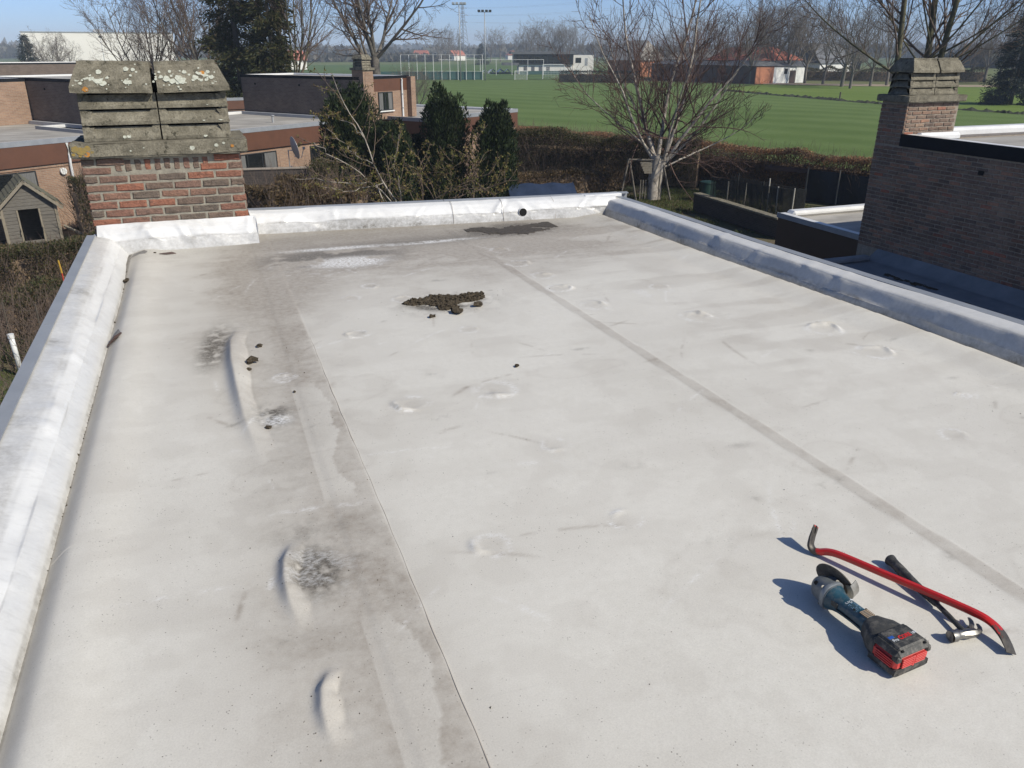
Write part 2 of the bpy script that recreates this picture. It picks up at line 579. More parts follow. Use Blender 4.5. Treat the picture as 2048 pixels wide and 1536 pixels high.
xs = np.concatenate([np.arange(-0.76, -.12, 0.0115), np.arange(-.12, .26, .0058), np.arange(.26, 3.62, 0.0115), np.arange(3.62, 3.99, 0.008)])
ys = np.concatenate([np.arange(-4.5, 0.9, 0.12), np.arange(0.9, 2.6, 0.010), np.arange(2.6, 5.1, 0.0125), np.arange(5.1, 7.75, 0.015)])
XX, YY = np.meshgrid(xs, ys)
ZZ = roofz(XX, YY)
N = XX.size
nx, ny = len(xs), len(ys)
idx = np.arange(N).reshape(ny, nx)
quads = np.stack([idx[:-1, :-1].ravel(), idx[:-1, 1:].ravel(), idx[1:, 1:].ravel(), idx[1:, :-1].ravel()], 1)
def gauss(cx, cy, rx, ry, p=2, rot=0):
    c, s_ = math.cos(rot), math.sin(rot)
    dx, dy = XX - cx, YY - cy
    u = (dx * c + dy * s_) / rx
    v = (-dx * s_ + dy * c) / ry
    return np.exp(-(u * u + v * v) ** (p / 2))
nA = fbm(XX * 2.2, YY * 2.2, 5)
nB = fbm(XX * 7, YY * 7, 15)
nC = fbm(XX * 22, YY * 22, 25, 4)
nS = fbm(XX * 1.2, YY * 6, 35)
# brownish film
dirt = 0.10 * sstep(.42, .66, nA) + 0.06 + .07 * sstep(.46, .6, nS) + .10 * sstep(.5, .62, nB)
dirt += 0.95 * sstep(4.6, 6.6, YY + .8 * (nA - .5)) * (0.75 + .25 * sstep(.35, .6, nS)) * (1 - .55 * sstep(3.0, 3.6, XX)) * sstep(-.3, .35, XX)
band = sstep(0.15 + .16 * (nB - .5), .30 + .02 * (nB - .5), XX) * (1 - sstep(.429, .431, XX))
dirt += 0.48 * band * (0.55 + 0.6 * nB) * (1 - .6 * sstep(6.2, 7, YY))
dirt += .55 * gauss(1.55, 6.45, 1.05, .55, 3) * (.5 + sstep(.35, .6, nB)) + .30 * gauss(.30, 6.0, .30, .9, 2) * (.5 + nB)
# tide line of the pale puddle inside the band
tide = sstep(.035, 0.0, np.abs(XX - (.345 + .11 * (fbm(YY * 3.1, YY * 0 + 2, 71, 4) - .5))))
pale = ((XX < .355 + .16 * (fbm(YY * 3.1, YY * 0 + 2, 71, 5) - .5)) & (XX > .245)).astype(float) * np.maximum(sstep(2.55, 2.7, YY) * (1 - sstep(3.7, 3.85, YY)), 1 - sstep(1.85, 1.95, YY))
dirt = dirt * (1 - .75 * pale)
dirt += .25 * gauss(.12, 3.6, .22, 1.6) + .28 * gauss(-.12, 4.55, .18, .45) + .22 * gauss(.15, 2.1, .28, .5) + .35 * gauss(.25, 5.6, .55, 1.2) + .35 * gauss(.2, 1.5, .30, .6) + .22 * gauss(.2, 3.2, .22, 1.5)
xsm = 2.07 + (6.12 - YY) * 0.0225
strip = sstep(.034, .031, np.abs(XX - xsm)) * (1 - sstep(6.2, 6.5, YY))
dirt += strip * (.30 + .2 * nB)
for (cx, cy, r, h, a) in DIMPLES:
    dirt += .25 * gauss(cx, cy, r * 1.3, r * 1.3) * (.4 + nC)
dirt += .30 * (sstep(-.56, -.66, XX))
dirt += .16 * sstep(.50, .62, nS) * sstep(2.4, 2.8, XX) * sstep(2.5, 3.2, YY)
# dark algae / mud films
grime_shade = 0.9 * gauss(2.62, 6.93, .40, .23, 4) * sstep(.30, .42, nB + .25 * gauss(2.62, 6.9, .35, .16))
grime_shade += 0.95 * sstep(.28, .52, nC) * gauss(-.095, 4.52, .085, .36, 3, -.12)
grime_shade += 1.0 * sstep(.28, .5, nC) * gauss(.135, 3.46, .085, .13, 3)
grime_shade += 1.15 * sstep(.25, .5, nC) * gauss(.150, 2.19, .085, .13, 3)
grime_shade += 0.35 * sstep(.36, .6, nC) * gauss(.18, 2.42, .12, .10)
grime_shade += 0.85 * gauss(.86, 6.38, .60, .34, 4) * sstep(.36, .52, nB) * (1 - gauss(.96, 6.2, .27, .17, 4))
grime_shade += 0.62 * gauss(1.7, 6.72, .95, .17, 2) * sstep(.38, .55, nS)
grime_shade += 0.30 * sstep(6.5, 7.2, YY + .25 * (nB - .5))
grime_shade += 0.9 * gauss(1.36, 4.88, .26, .16, 6) * sstep(.42, .5, nB + .1) + .40 * gauss(1.38, 4.86, .36, .24, 3) * sstep(.36, .62, nC)
grime_shade += .45 * gauss(2.62, 6.86, .55, .26, 3) * sstep(.36, .6, nC)
grime_shade += .10 * sstep(.42, .62, nB) * gauss(.2, 2.9, .25, 1.6)
grime_shade += 0.8 * sstep(-.668, -.684, XX)
grime_shade += .30 * gauss(3.9, 6.9, .1, .5)
# dried puddle rings, scuffs and scratches
rgp = random.Random(19)
extra_chalk = np.zeros(XX.shape)
def win(cx, cy, w):
    i0, i1 = np.searchsorted(ys, (cy - w, cy + w))
    j0, j1 = np.searchsorted(xs, (cx - w, cx + w))
    return slice(i0, i1), slice(j0, j1)
for k in range(26):
    cx, cy = rgp.uniform(-.3, 3.6), rgp.uniform(1.0, 6.8) if k > 8 else rgp.uniform(4.5, 6.8)
    rx, ry = rgp.uniform(.10, .42), rgp.uniform(.08, .26)
    W = win(cx, cy, .7)
    f = np.hypot((XX[W] - cx) / rx, (YY[W] - cy) / ry) + 1.1 * (fbm(XX[W] * 5, YY[W] * 5, 200 + k, 4) - .5)
    a_ = rgp.uniform(.2, .7)
    dirt[W] += a_ * (.20 * np.exp(-((f - 1) / .06) ** 2) + .07 * (f < 1))
for k in range(85):
    cx, cy = rgp.uniform(-.4, 3.6), rgp.uniform(.95, 6.6)
    an, ln, wd = rgp.gauss(.2, .9), rgp.uniform(.03, .22), rgp.uniform(.004, .014)
    W = win(cx, cy, .3)
    u = (XX[W] - cx) * math.cos(an) + (YY[W] - cy) * math.sin(an)
    v = -(XX[W] - cx) * math.sin(an) + (YY[W] - cy) * math.cos(an) + .3 * (u ** 2)
    m_ = np.exp(-(u / ln) ** 4) * np.exp(-(v / wd) ** 2) * sstep(.35, .6, nC[W])
    if rgp.random() < .5:
        extra_chalk[W] += .5 * m_
    else:
        dirt[W] += .5 * m_
for k in range(40):
    cx, cy = rgp.uniform(-.3, 3.6), rgp.uniform(1.0, 6.0)
    W = win(cx, cy, .12)
    grime_shade[W] += rgp.uniform(.2, .5) * np.exp(-(((XX[W] - cx) / rgp.uniform(.02, .06)) ** 2 + ((YY[W] - cy) / rgp.uniform(.01, .03)) ** 2)) * sstep(.40, .6, nC[W])
chalk = 1.2 * gauss(.96, 6.2, .29, .17, 4) * sstep(.33, .43, nB) + 1.1 * gauss(.97, 6.70, .45, .055, 3, -.04) * sstep(.25, .4, nC)
chalk += 1.1 * gauss(1.78, 6.66, .40, .05, 3, .02) * sstep(.35, .5, nC) + .85 * gauss(.145, 3.40, .065, .055, 3) + .35 * gauss(.15, 2.2, .13, .16, 3) * sstep(.5, .62, nC)
chalk += .5 * gauss(.23, 3.91, .05, .05) + .6 * gauss(3.3, 2.51, .035, .03) + .4 * gauss(.95, 6.0, .5, .3) * sstep(.58, .66, nC)
chalk += extra_chalk
chalk += .5 * gauss(2.75, 4.6, .3, .12) * sstep(.5, .62, nB)
for (cx, cy, r, h, a) in DIMPLES:
    chalk += .55 * np.exp(-((np.hypot(XX - cx, YY - cy) - r * 1.15) / (r * .25)) ** 2) * sstep(.40, .55, nC)
speck = .45 + .75 * sstep(.40, .60, nA) * (1 - sstep(2.6, 4.5, YY)) + .6 * band * (1 - sstep(2.2, 3.2, YY))
roof = own(np_obj('roof_membrane', np.stack([XX, YY, ZZ], -1), [quads], 'roof_membrane', None, True,
                  dict(dirt=np.clip(dirt, 0, 1), grime_shade=np.clip(grime_shade, 0, 1), chalk=np.clip(chalk, 0, 1), speck=np.clip(speck, 0, 1))))

def roof_h(x, y):
    return float(roofz(np.array([[x]]), np.array([[y]]))[0, 0])

def bead(name, xf, y0, y1, wdt, mat, n=160, z=0.0025):
    m = MB()
    yy = np.linspace(y0, y1, n)
    vs = []
    xx = np.array([xf(y) for y in yy]) + .0020 * np.sin(yy * 3.1) + .0012 * np.sin(yy * 23.7)
    hs = roofz(xx, yy)
    for x, y, h in zip(xx, yy, hs):
        ww = wdt * (.6 + .7 * abs(math.sin(y * 5.3 + 1)))
        vs += [(x - ww, y, h - .001), (x, y, h + z), (x + ww, y, h - .001)]
    fs = []
    for i in range(n - 1):
        a = i * 3
        fs += [(a, a + 1, a + 4, a + 3), (a + 1, a + 2, a + 5, a + 4)]
    o = own(m.add(vs, fs).build(name, mat))
    return o
bead('weld_seam', lambda y: .431, -4, 4.5, .0019, 'sealant', 400, .0012)

def strip_mesh(name, base, out, prof_fn, s0, s1, ns, mat, parent=None, wr=None, grime_shade_fn=None):
    """upstand: base(s) -> inner foot (x, y), out = outward unit vector, prof_fn(s) -> [(d, z)]"""
    V = []
    ss = np.linspace(s0, s1, ns)
    K = len(prof_fn(s0)) * 4 - 3
    S, T = np.meshgrid(ss, np.arange(K) / (K - 1), indexing='ij')
    Wv = wr(S, T) if wr else np.zeros(S.shape)
    Gm = np.clip(grime_shade_fn(S, T), 0, 1) if grime_shade_fn else np.zeros(S.shape)
    for si, s in enumerate(ss):
        bx, by = base(s)
        pr = prof_fn(s)
        # resample each profile span
        P = []
        for (a, b) in zip(pr, pr[1:]):
            for q in range(4):
                t = q / 4
                P.append((a[0] + (b[0] - a[0]) * t, a[1] + (b[1] - a[1]) * t))
        P.append(pr[-1])
        for k, (d, z) in enumerate(P):
            wv = Wv[si, k]
            V.append((bx + out[0] * (d - wv * .6), by + out[1] * (d - wv * .6), z + wv * .7))
    ii = np.arange(ns * K).reshape(ns, K)
    q = np.stack([ii[:-1, :-1].ravel(), ii[:-1, 1:].ravel(), ii[1:, 1:].ravel(), ii[1:, :-1].ravel()], 1)
    return own(np_obj(name, V, [q], mat, parent, True, dict(grime_shade=Gm)))

def folds(S, T, seed, s0, s1, n, amp, wdt):
    """narrow tucks where the sheet was dressed over the upstand"""
    rg = random.Random(seed)
    out = np.zeros(S.shape)
    for k in range(n):
        c = s0 + (s1 - s0) * (k + rg.uniform(.1, .9)) / n
        sl_ = rg.uniform(-.35, .35)
        t0, tw = rg.uniform(.35, .75), rg.uniform(.12, .32)
        ww = wdt * rg.uniform(.6, 1.6)
        d = S - c - sl_ * (T - .5)
        out += amp * rg.uniform(.4, 1.2) * (np.exp(-(d / ww) ** 2) - .5 * np.exp(-((d - ww * 1.6) / ww) ** 2)) * np.exp(-((T - t0) / tw) ** 2)
    return out
def n1(a, b, seed):
    a, b = np.broadcast_arrays(np.asarray(a, float), np.asarray(b, float))
    return fbm(a, b, seed, 4) - .5

# left upstand (low, wide) with grey edge trim
def lz(y):
    return 0.085 + (0.145 - 0.085) * max(0, min(1, (y - 2.2) / 4.9))
def lprof(y):
    h = lz(y)
    return [(-.012, -.06), (0.005, -.02), (0.058, h * .36), (0.066, h * .42), (.105, h * .72), (.15, h * .86), (.255, h), (.262, h - .004)]
def lgr(s, t):
    return (.9 * np.maximum(0, n1(s * 5, t * 5, 5) + .02) + .5 * np.maximum(0, n1(s * 26, t * 3, 15))) * (t > .60) + .9 * np.maximum(0, .25 + n1(s * 12, 1, 8)) * (t < .14) + .20 * (t > .66) + .12 * (t < .36)
strip_mesh('left_upstand', lambda s: (-.685, s), (-1, 0), lprof, -4.5, 7.30, 330, 'parapet_membrane', None,
           lambda s, t: (.042 * n1(s * 1.7, t * 2, 21) + .012 * n1(s * 7 + t * 3, t * 3, 23) + folds(s, t, 1, .5, 7.2, 15, .011, .028)) * np.sin(math.pi * np.minimum(1, t * 1.05)), lgr)
m = MB()
for a in np.arange(-4.5, 7.2, 2.34):
    b = min(a + 2.335, 7.19)
    m.add([(x, y, z) for y, hh in ((a, lz(a)), (b, lz(b))) for x, z in ((-.925, hh + .012), (-.985, hh + .016), (-.985, hh - .10), (-.978, hh - .10), (-.978, hh + .006), (-.925, hh + .004))],
          [(0, 1, 7, 6), (1, 2, 8, 7), (2, 3, 9, 8), (3, 4, 10, 9), (4, 5, 11, 10), (5, 0, 6, 11), (0, 5, 4, 3, 2, 1), (6, 7, 8, 9, 10, 11)])
own(m.build('left_edge_trim', 'edge_trim'))

# back upstand
P0, P1 = Vector((.26, 7.53, 0)), Vector((3.86, 7.157, 0))
bd = (P1 - P0).normalized()
bout = (-bd.y, bd.x)
BL = (P1 - P0).length
def bbase(s):
    p = P0 + bd * s
    return (p.x, p.y)
def bprof(s):
    return [(-.01, -.05), (0.0, .0), (.018, .082), (.022, .088), (.055, .135), (.10, .168), (.185, .188), (.19, .184)]
def bwr(s, t):
    f = 0.5 + 0.9 * np.exp(-((s - .45) / .35) ** 2) + 1.1 * np.exp(-((s - 2.35) / .35) ** 2) + .9 * np.exp(-((s - 3.3) / .3) ** 2)
    return f * (.070 * n1(s * 3.1 + t * 2.2, t * 1.1, 51) + .006 * n1(s * 9, t * 6, 53) + folds(s, t, 3, .05, 3.55, 13, .010, .022)) * np.sin(math.pi * np.minimum(1, t * 1.02))
strip_mesh('back_upstand', bbase, bout, bprof, 0, BL, 300, 'parapet_membrane_back', None, bwr,
           lambda s, t: (.34 + .9 * np.maximum(0, n1(s * 4, t * 5, 3) + .10)) * (t < .46) + .16 * (t > .85) + .5 * np.maximum(0, n1(s * 2.2, t * 2, 33)) * (t > .46) + .9 * np.maximum(0, .1 + n1(s * 9, 0, 4)) * (t < .18))
m = MB()
q0 = P0 + Vector((bout[0], bout[1], 0)) * .182
q1 = P1 + Vector((bout[0], bout[1], 0)) * .182
def trim(m, a, b, o, z, wdt=.05, h=.10):
    A = [(0, z + .0012), (wdt, z + .009), (wdt, z - h), (wdt - .006, z - h), (wdt - .006, z + .003), (0, z - .004)]
    vs = [(p.x + o[0] * d, p.y + o[1] * d, zz) for p in (a, b) for d, zz in A]
    m.add(vs, [(0, 1, 7, 6), (1, 2, 8, 7), (2, 3, 9, 8), (3, 4, 10, 9), (4, 5, 11, 10), (5, 0, 6, 11), (0, 5, 4, 3, 2, 1), (6, 7, 8, 9, 10, 11)])
trim(m, q0, q0 + bd * 1.86, bout, .188)
trim(m, q0 + bd * 1.865, q1 + bd * .18, bout, .188)
own(m.build('back_edge_trim', 'edge_trim'))
# overlapping membrane laps on the back upstand
for s_, wd in ((2.42, .004), (2.95, .004), (1.92, .003)):
    m = MB()
    p = Vector((*bbase(s_), 0))
    pr = bprof(0)
    pts = []
    for d, z in pr[1:7]:
        pts.append(p + Vector((bout[0], bout[1], 0)) * (d - .002) + Vector((0, 0, z + .003)))
    m.tube(pts, .0022, 5, up=(1, 0, 0))
    own(m.build('membrane_lap', 'sealant'))
# overflow pipe through the back upstand
pc = Vector((2.865, 7.283, .076))
nb = Vector((-bout[0], -bout[1], 0))
m = MB()
pp = [pc + nb * .012, pc - nb * .2]
m.tube(pp, .040, 28)
ov = own(m.build('overflow_pipe', 'void_black', None, True, 40))
m = MB()
R0 = []
for k in range(28):
    a = 2 * math.pi * k / 28
    e1 = bd * math.cos(a) + Vector((0, 0, 1)) * math.sin(a)
    R0 += [pc + nb * .0125 + e1 * .0392, pc + nb * .0135 + e1 * .0415, pc - nb * .01 + e1 * .045]
m.add(R0, [((k * 3) % 84, (k * 3 + 3) % 84, ((k * 3 + 3) % 84) + 1, (k * 3) % 84 + 1) for k in range(28)] + [((k * 3) % 84 + 1, (k * 3 + 3) % 84 + 1, (k * 3 + 3) % 84 + 2, (k * 3) % 84 + 2) for k in range(28)])
own(m.build('overflow_collar', 'parapet_membrane_back', None, True))

# right upstand
def rx(s):
    return float(np.interp(s, [0, 2.7, 3.5, 5, 6.5, 7.2], [3.905, 3.880, 3.835, 3.760, 3.735, 3.70]))
def rbase(s):
    return (rx(s), s)
def rprof(s):
    return [(-.012, -.08), (.0, -.03), (.022, .058), (.026, .064), (.075, .132), (.092, .146), (.215, .156), (.235, .150)]
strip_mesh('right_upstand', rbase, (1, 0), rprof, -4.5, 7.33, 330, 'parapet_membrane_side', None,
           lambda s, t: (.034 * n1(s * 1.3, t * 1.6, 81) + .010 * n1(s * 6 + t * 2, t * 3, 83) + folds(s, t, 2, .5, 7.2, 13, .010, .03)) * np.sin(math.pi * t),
           lambda s, t: np.where(t < .44, .42 + 1.3 * np.maximum(0, n1(s * 6, t * 5, 13) + .02), np.where(t < .66, .22, .25 * np.maximum(0, n1(s * 6, t * 5, 14)))))  # inner-face shade deepened in the colour, top strip clean; noise adds stains
m = MB()
for a in np.arange(-4.5, 7.2, 1.2):
    b = min(a + 1.197, 7.36)
    trim(m, Vector((rx(a) + .212, a, 0)), Vector((rx(b) + .212, b, 0)), (1, 0), .157)
own(m.build('right_edge_trim', 'edge_trim'))
m = MB()
m.cbox(3.55, 3.97, 7.30, 7.42, .160, .193, .006)
own(m.build('corner_cap', 'parapet_membrane_back'))
# walls of our house down to the garden
m = MB()
m.box(-.96, 4.12, -4.6, 7.55, GZ, -.06)
hw = own(m.build('wall', 'brick_tan'))

# ------------------------------------------------------------------ bricks
def brick_mesh(name, L, Hh, D, rng, mats):
    """outer face looks along -Y, centred in x/z, y from 0 (face) to D"""
    me = bpy.data.meshes.new(name)
    c = .007
    j = lambda a: rng.uniform(-a, a)
    xs_ = [-L / 2 + c, -L / 6, L / 6, L / 2 - c]
    vs = []
    for z in (-Hh / 2 + c, Hh / 2 - c):
        for x in xs_:
            vs.append((x + j(.005), j(.004), z + j(.0045)))
    for z in (-Hh / 2, Hh / 2):
        for x in (-L / 2, -L / 6, L / 6, L / 2):
            vs.append((x + j(.0035), .008 + j(.002), z + j(.0035)))
    for z in (-Hh / 2, Hh / 2):
        for x in (-L / 2, L / 2):
            vs.append((x, D, z))
    fs = [(0, 1, 5, 4), (1, 2, 6, 5), (2, 3, 7, 6)]
    fs += [(8, 9, 1, 0), (9, 10, 2, 1), (10, 11, 3, 2), (4, 5, 13, 12), (5, 6, 14, 13), (6, 7, 15, 14), (8, 0, 4, 12), (3, 11, 15, 7)]
    fs += [(16, 17, 11, 10, 9, 8), (12, 13, 14, 15, 19, 18), (16, 8, 12, 18), (11, 17, 19, 15)]
    me.from_pydata(vs, [], fs)
    me.materials.append(MATS[mats])
    me.update()
    return me

rngb = random.Random(4)
BL_, BH_, JT = .2065, .0520, .0170
MODL, MODH = BL_ + JT, BH_ + JT
brick_full = [brick_mesh('brick', BL_, BH_, .05, rngb, 'brick_single') for _ in range(7)]
brick_half = [brick_mesh('brick', (BL_ - JT) / 2, BH_, .05, rngb, 'brick_single') for _ in range(5)]
nb_full = [brick_mesh('brick', BL_, BH_, .04, rngb, 'neighbour_brick') for _ in range(6)]
nb_half = [brick_mesh('brick', (BL_ - JT) / 2, BH_, .04, rngb, 'neighbour_brick') for _ in range(4)]

def put_brick(me, loc, rz, parent, ry=0):
    o = bpy.data.objects.new('brick', me)
    COL.objects.link(o)
    o.location = loc
    o.rotation_euler = (rngb.uniform(-.008, .008), ry + rngb.uniform(-.012, .012), rz)
    o.parent = parent
    return o

def lay_face(origin, rz, width, z0, courses, parent, full, half, shift0=0, skip=None):
    """bricks on a face; origin = left end of the face (seen from outside), running along local +x"""
    c, s_ = math.cos(rz), math.sin(rz)
    for k in range(courses):
        x = -((k + shift0) % 2) * MODL / 2
        while x < width - .02:
            a, b = max(0, x), min(width, x + BL_)
            L = b - a
            if L > .03:
                use = full if L > .17 else half
                me = rngb.choice(use)
                nom = BL_ if use is full else (BL_ - JT) / 2
                cx = (a + b) / 2
                zc = z0 + (k + .5) * MODH
                if not (skip and skip(cx, zc)):
                    o = put_brick(me, (origin[0] + c * cx, origin[1] + s_ * cx, zc), rz, parent)
                    o.scale.x = L / nom
            x += MODL

# ------------------------------------------------------------------ chimney with louvred concrete cap
def chimney(name, parent, x0, x1, y0, y1, zb, zs, full, half, zcap=None, brick_faces=True, cap_mat='lichen_concrete', core_mat='mortar', shadow_side_bricks=True):
    """x0..x1, y0..y1 brick shaft, zb base, zs underside of slab. Returns the part (mortar core)"""
    m = MB()
    m.box(x0 + .008, x1 - .008, y0 + .008, y1 - .008, zb, zs)
    core = m.build(name, core_mat)
    core.parent = parent
    return core

def cap_parts(core, x0, x1, y0, y1, zs, ox=.06, mat='lichen_concrete', seed=1, detail=True):
    rg = random.Random(seed)
    # slab
    bm = bmesh.new()
    bmesh.ops.create_cube(bm, size=1)
    sx0, sx1, sy0, sy1 = x0 - ox, x1 + ox, y0 - ox, y1 + ox
    for v in bm.verts:
        v.co = Vector((sx0 + (v.co.x + .5) * (sx1 - sx0), sy0 + (v.co.y + .5) * (sy1 - sy0), zs + (v.co.z + .5) * .115))
    if detail:
        bmesh.ops.bevel(bm, geom=bm.edges[:], offset=.012, segments=2, affect='EDGES')
        bmesh.ops.subdivide_edges(bm, edges=[e for e in bm.edges if e.calc_length() > .2], cuts=9, use_grid_fill=True)
        for v in bm.verts:
            v.co += Vector((rg.uniform(-1, 1), rg.uniform(-1, 1), rg.uniform(-1, 1))) * .0042
    me = bpy.data.meshes.new('slab')
    bm.to_mesh(me)
    bm.free()
    link('slab', me, mat, core)
    zt = zs + .115
    # dark inside
    m = MB()
    ins = .13
    m.box(x0 + ins, x1 - ins, y0 + .14, y1 - .14, zt + .002, zt + .5)
    m.build('flue', 'void_black', core)
    xm = x0 + (x1 - x0) * .515
    units = [(x0 + .055, xm - .006), (xm + .006, x1 - .055)]
    for ui, (ua, ub) in enumerate(units):
        for k in range(3):
            zb_ = zt + .004 + k * .122
            zt_ = zb_ + .106
            inn = .010 * k
            a, b = ua, ub
            f0, f1 = y0 + .05 + inn, y1 - .05 - inn
            m = MB()
            jx = rg.uniform(-.004, .004)
            for (fy, sgn) in ((f0, 1), (f1, -1)):
                # sloping blade: proud at its foot, receding upwards
                vs = []
                for x in (a + jx, b + jx):
                    for (dy, z) in ((0, zb_), (0, zb_ + .026), (.040, zt_), (.09, zt_), (.03, zb_)):
                        vs.append((x, fy + sgn * dy, z))
                m.add(vs, [(0, 1, 6, 5), (1, 2, 7, 6), (2, 3, 8, 7), (3, 4, 9, 8), (4, 0, 5, 9), (0, 4, 3, 2, 1), (5, 6, 7, 8, 9)])
                # corner cheeks that carry the blade above
                for (ca, cb) in ((a + jx, 1), (b + jx, -1)):
                    vs = [(ca, fy + sgn * .008, zb_ + .02), (ca + cb * .10, fy + sgn * .018, zb_ + .05), (ca + cb * .045, fy + sgn * .024, zt_ + .012), (ca, fy + sgn * .024, zt_ + .012),
                          (ca, fy + sgn * .085, zb_ + .02), (ca + cb * .10, fy + sgn * .085, zb_ + .05), (ca + cb * .045, fy + sgn * .085, zt_ + .012), (ca, fy + sgn * .085, zt_ + .012)]
                    m.add(vs, [(0, 1, 2, 3), (4, 7, 6, 5), (0, 4, 5, 1), (1, 5, 6, 2), (2, 6, 7, 3), (3, 7, 4, 0)])
            # outer end blade
            ex = a if ui == 0 else b
            sg = 1 if ui == 0 else -1
            vs = []
            for y in (f0 + .012, f1 - .012):
                for (dx, z) in ((-.004, zb_ + .001), (-.004, zb_ + .020), (.06, zt_ - .001), (.09, zt_ - .001), (.03, zb_ + .001)):
                    vs.append((ex + jx + sg * dx, y, z))
            m.add(vs, [(0, 1, 6, 5), (1, 2, 7, 6), (2, 3, 8, 7), (3, 4, 9, 8), (4, 0, 5, 9), (0, 4, 3, 2, 1), (5, 6, 7, 8, 9)])
            m.build('louvre', mat, core)
        # hipped cap
        zc = zt + .004 + 3 * .122
        oa, ob = ua - (.035 if ui == 0 else -.016), ub + (.035 if ui == 1 else -.010)
        g0, g1 = y0 + .02, y1 - .02
        hx0, hx1 = oa + (.075 if ui == 0 else .0), ob - (.085 if ui == 1 else 0)
        h0, h1 = y0 + .13, y1 - .13
        til = -.010 if ui == 0 else .012
        nxs = 9
        rings = []
        for (e, zz) in ((0, zc), (0, zc + .042), (.35, zc + .105), (.82, zc + .19), (1, zc + .205), (1.02, zc + .232)):
            A = oa + (hx0 - oa) * e
            B = ob + (hx1 - ob) * e
            C = g0 + (h0 - g0) * e
            D_ = g1 + (h1 - g1) * e
            ring = [(A + (B - A) * i / nxs, C, zz + til * (i / nxs - .5)) for i in range(nxs + 1)] + [(B - (B - A) * i / nxs, D_, zz + til * (.5 - i / nxs)) for i in range(nxs + 1)]
            ring = [(x + rg.uniform(-.002, .002), y + rg.uniform(-.003, .003), z + rg.uniform(-.003, .003)) for x, y, z in ring]
            rings.append(ring)
        n = len(rings[0])
        vs = [v for r in rings for v in r]
        fs = [(i * n + j, i * n + (j + 1) % n, (i + 1) * n + (j + 1) % n, (i + 1) * n + j) for i in range(len(rings) - 1) for j in range(n)]
        fs += [tuple(range(n - 1, -1, -1)), tuple(range(len(vs) - n, len(vs)))]
        m = MB()
        m.add(vs, fs).build('cap', mat, core)
    return zt

CX0, CX1, CY0, CY1, CZS = -.935, .292, 7.30, 7.95, .752
chim = MB().box(CX0 + .009, CX1 - .009, CY0 + .009, CY1 - .009, -.02, CZS).build('chimney', 'mortar')
own(chim)
# the soldier panel takes the two top courses in the middle of the front
PA, PB = CX0 + MODL * 1.02, CX0 + MODL * 4.35
zc0 = CZS - 8 * MODH - .002
def skipper(ox):
    return lambda cx, zc: (PA + .02 < ox + cx < PB - .02) and zc > CZS - 2 * MODH
lay_face((CX0, CY0), 0, CX1 - CX0, zc0 - MODH, 9, chim, brick_full, brick_half, 1, skipper(CX0))
lay_face((CX1, CY0 + .055), math.pi / 2, CY1 - CY0 - .055, zc0 - MODH, 9, chim, brick_full, brick_half, 0)
lay_face((CX0, CY1), -math.pi / 2, CY1 - CY0 - .055, zc0 - MODH, 9, chim, brick_full, brick_half, 1)
lay_face((CX1 - .055, CY1), math.pi, CX1 - CX0 - .11, zc0 - MODH, 9, chim, brick_full, brick_half, 0)
nsol = 10
for i in range(nsol):
    x = PA + (i + .5) * (PB - PA) / nsol
    o = put_brick(rngb.choice(brick_half), (x, CY0 + .004, CZS - .058 - .012), 0, chim, math.pi / 2)
    o.scale = (.98, 1, .97)
m = MB()
m.box(PA + .005, PB - .005, CY0 + .006, CY0 + .03, CZS - .026, CZS - .001)
m.build('mortar_bed', 'mortar', chim)
cap_parts(chim, CX0, CX1, CY0, CY1, CZS, .06, seed=3)
# lichen blotches on slab and cap
def blotch(x, z, r, mat, y, slope=0, seed=0):
    rg = random.Random(seed)
    n = 22
    lift = .0012 + (seed % 13) * .00035
    ph = [rg.uniform(0, 6) for _ in range(3)]
    prof = [1 + .07 * math.sin(3 * 2 * math.pi * k / n + ph[0]) + .06 * math.sin(5 * 2 * math.pi * k / n + ph[1]) + rg.uniform(-.07, .07) for k in range(n)]
    vs = []
    for (f, d) in ((.45, 0), (.97, -.0004), (1.0, .008)):
        for k in range(n):
            a = 2 * math.pi * k / n
            rr = r * prof[k] * f
            dz = rr * math.sin(a) * (.8 if slope else .85)
            vs.append((x + rr * math.cos(a), y - lift + d + slope * dz, z + dz))
    fs = [tuple(range(n))] + [(q * n + k, (q + 1) * n + k, (q + 1) * n + (k + 1) % n, q * n + (k + 1) % n) for q in range(2) for k in range(n)]
    return MB().add(vs, fs).build('lichen', mat, chim)
zcap = CZS + .115 + .004 + 3 * .122
def capy(z):   # front face of the hipped cap at height z
    e = [(0, 0), (.042, 0), (.105, .35), (.19, .82), (.205, 1)]
    d = z - zcap
    for (za, ea), (zb_, eb) in zip(e, e[1:]):
        if d <= zb_:
            return CY0 + .02 + .11 * (ea + (eb - ea) * max(0, (d - za) / (zb_ - za)))
    return CY0 + .13
rg = random.Random(12)
spots = [(-.79, .12, .032), (-.75, .11, .03), (-.70, .10, .05), (-.67, .075, .035), (-.69, .155, .027), (-.50, .08, .028), (-.475, .078, .022), (-.49, .175, .026), (-.44, .17, .02), (-.85, .10, .02), (-.83, .075, .018),
         (-.24, .115, .02), (-.20, .10, .035), (-.16, .085, .035), (-.11, .105, .036), (-.09, .09, .045), (-.12, .07, .02), (-.06, .15, .022), (.02, .11, .03), (.05, .145, .03), (.09, .13, .028), (.12, .15, .02), (.14, .11, .024), (.06, .09, .02), (.0, .09, .016), (.10, .09, .016), (.17, .085, .02), (-.25, .15, .014), (-.17, .155, .017), (-.3, .08, .012)]
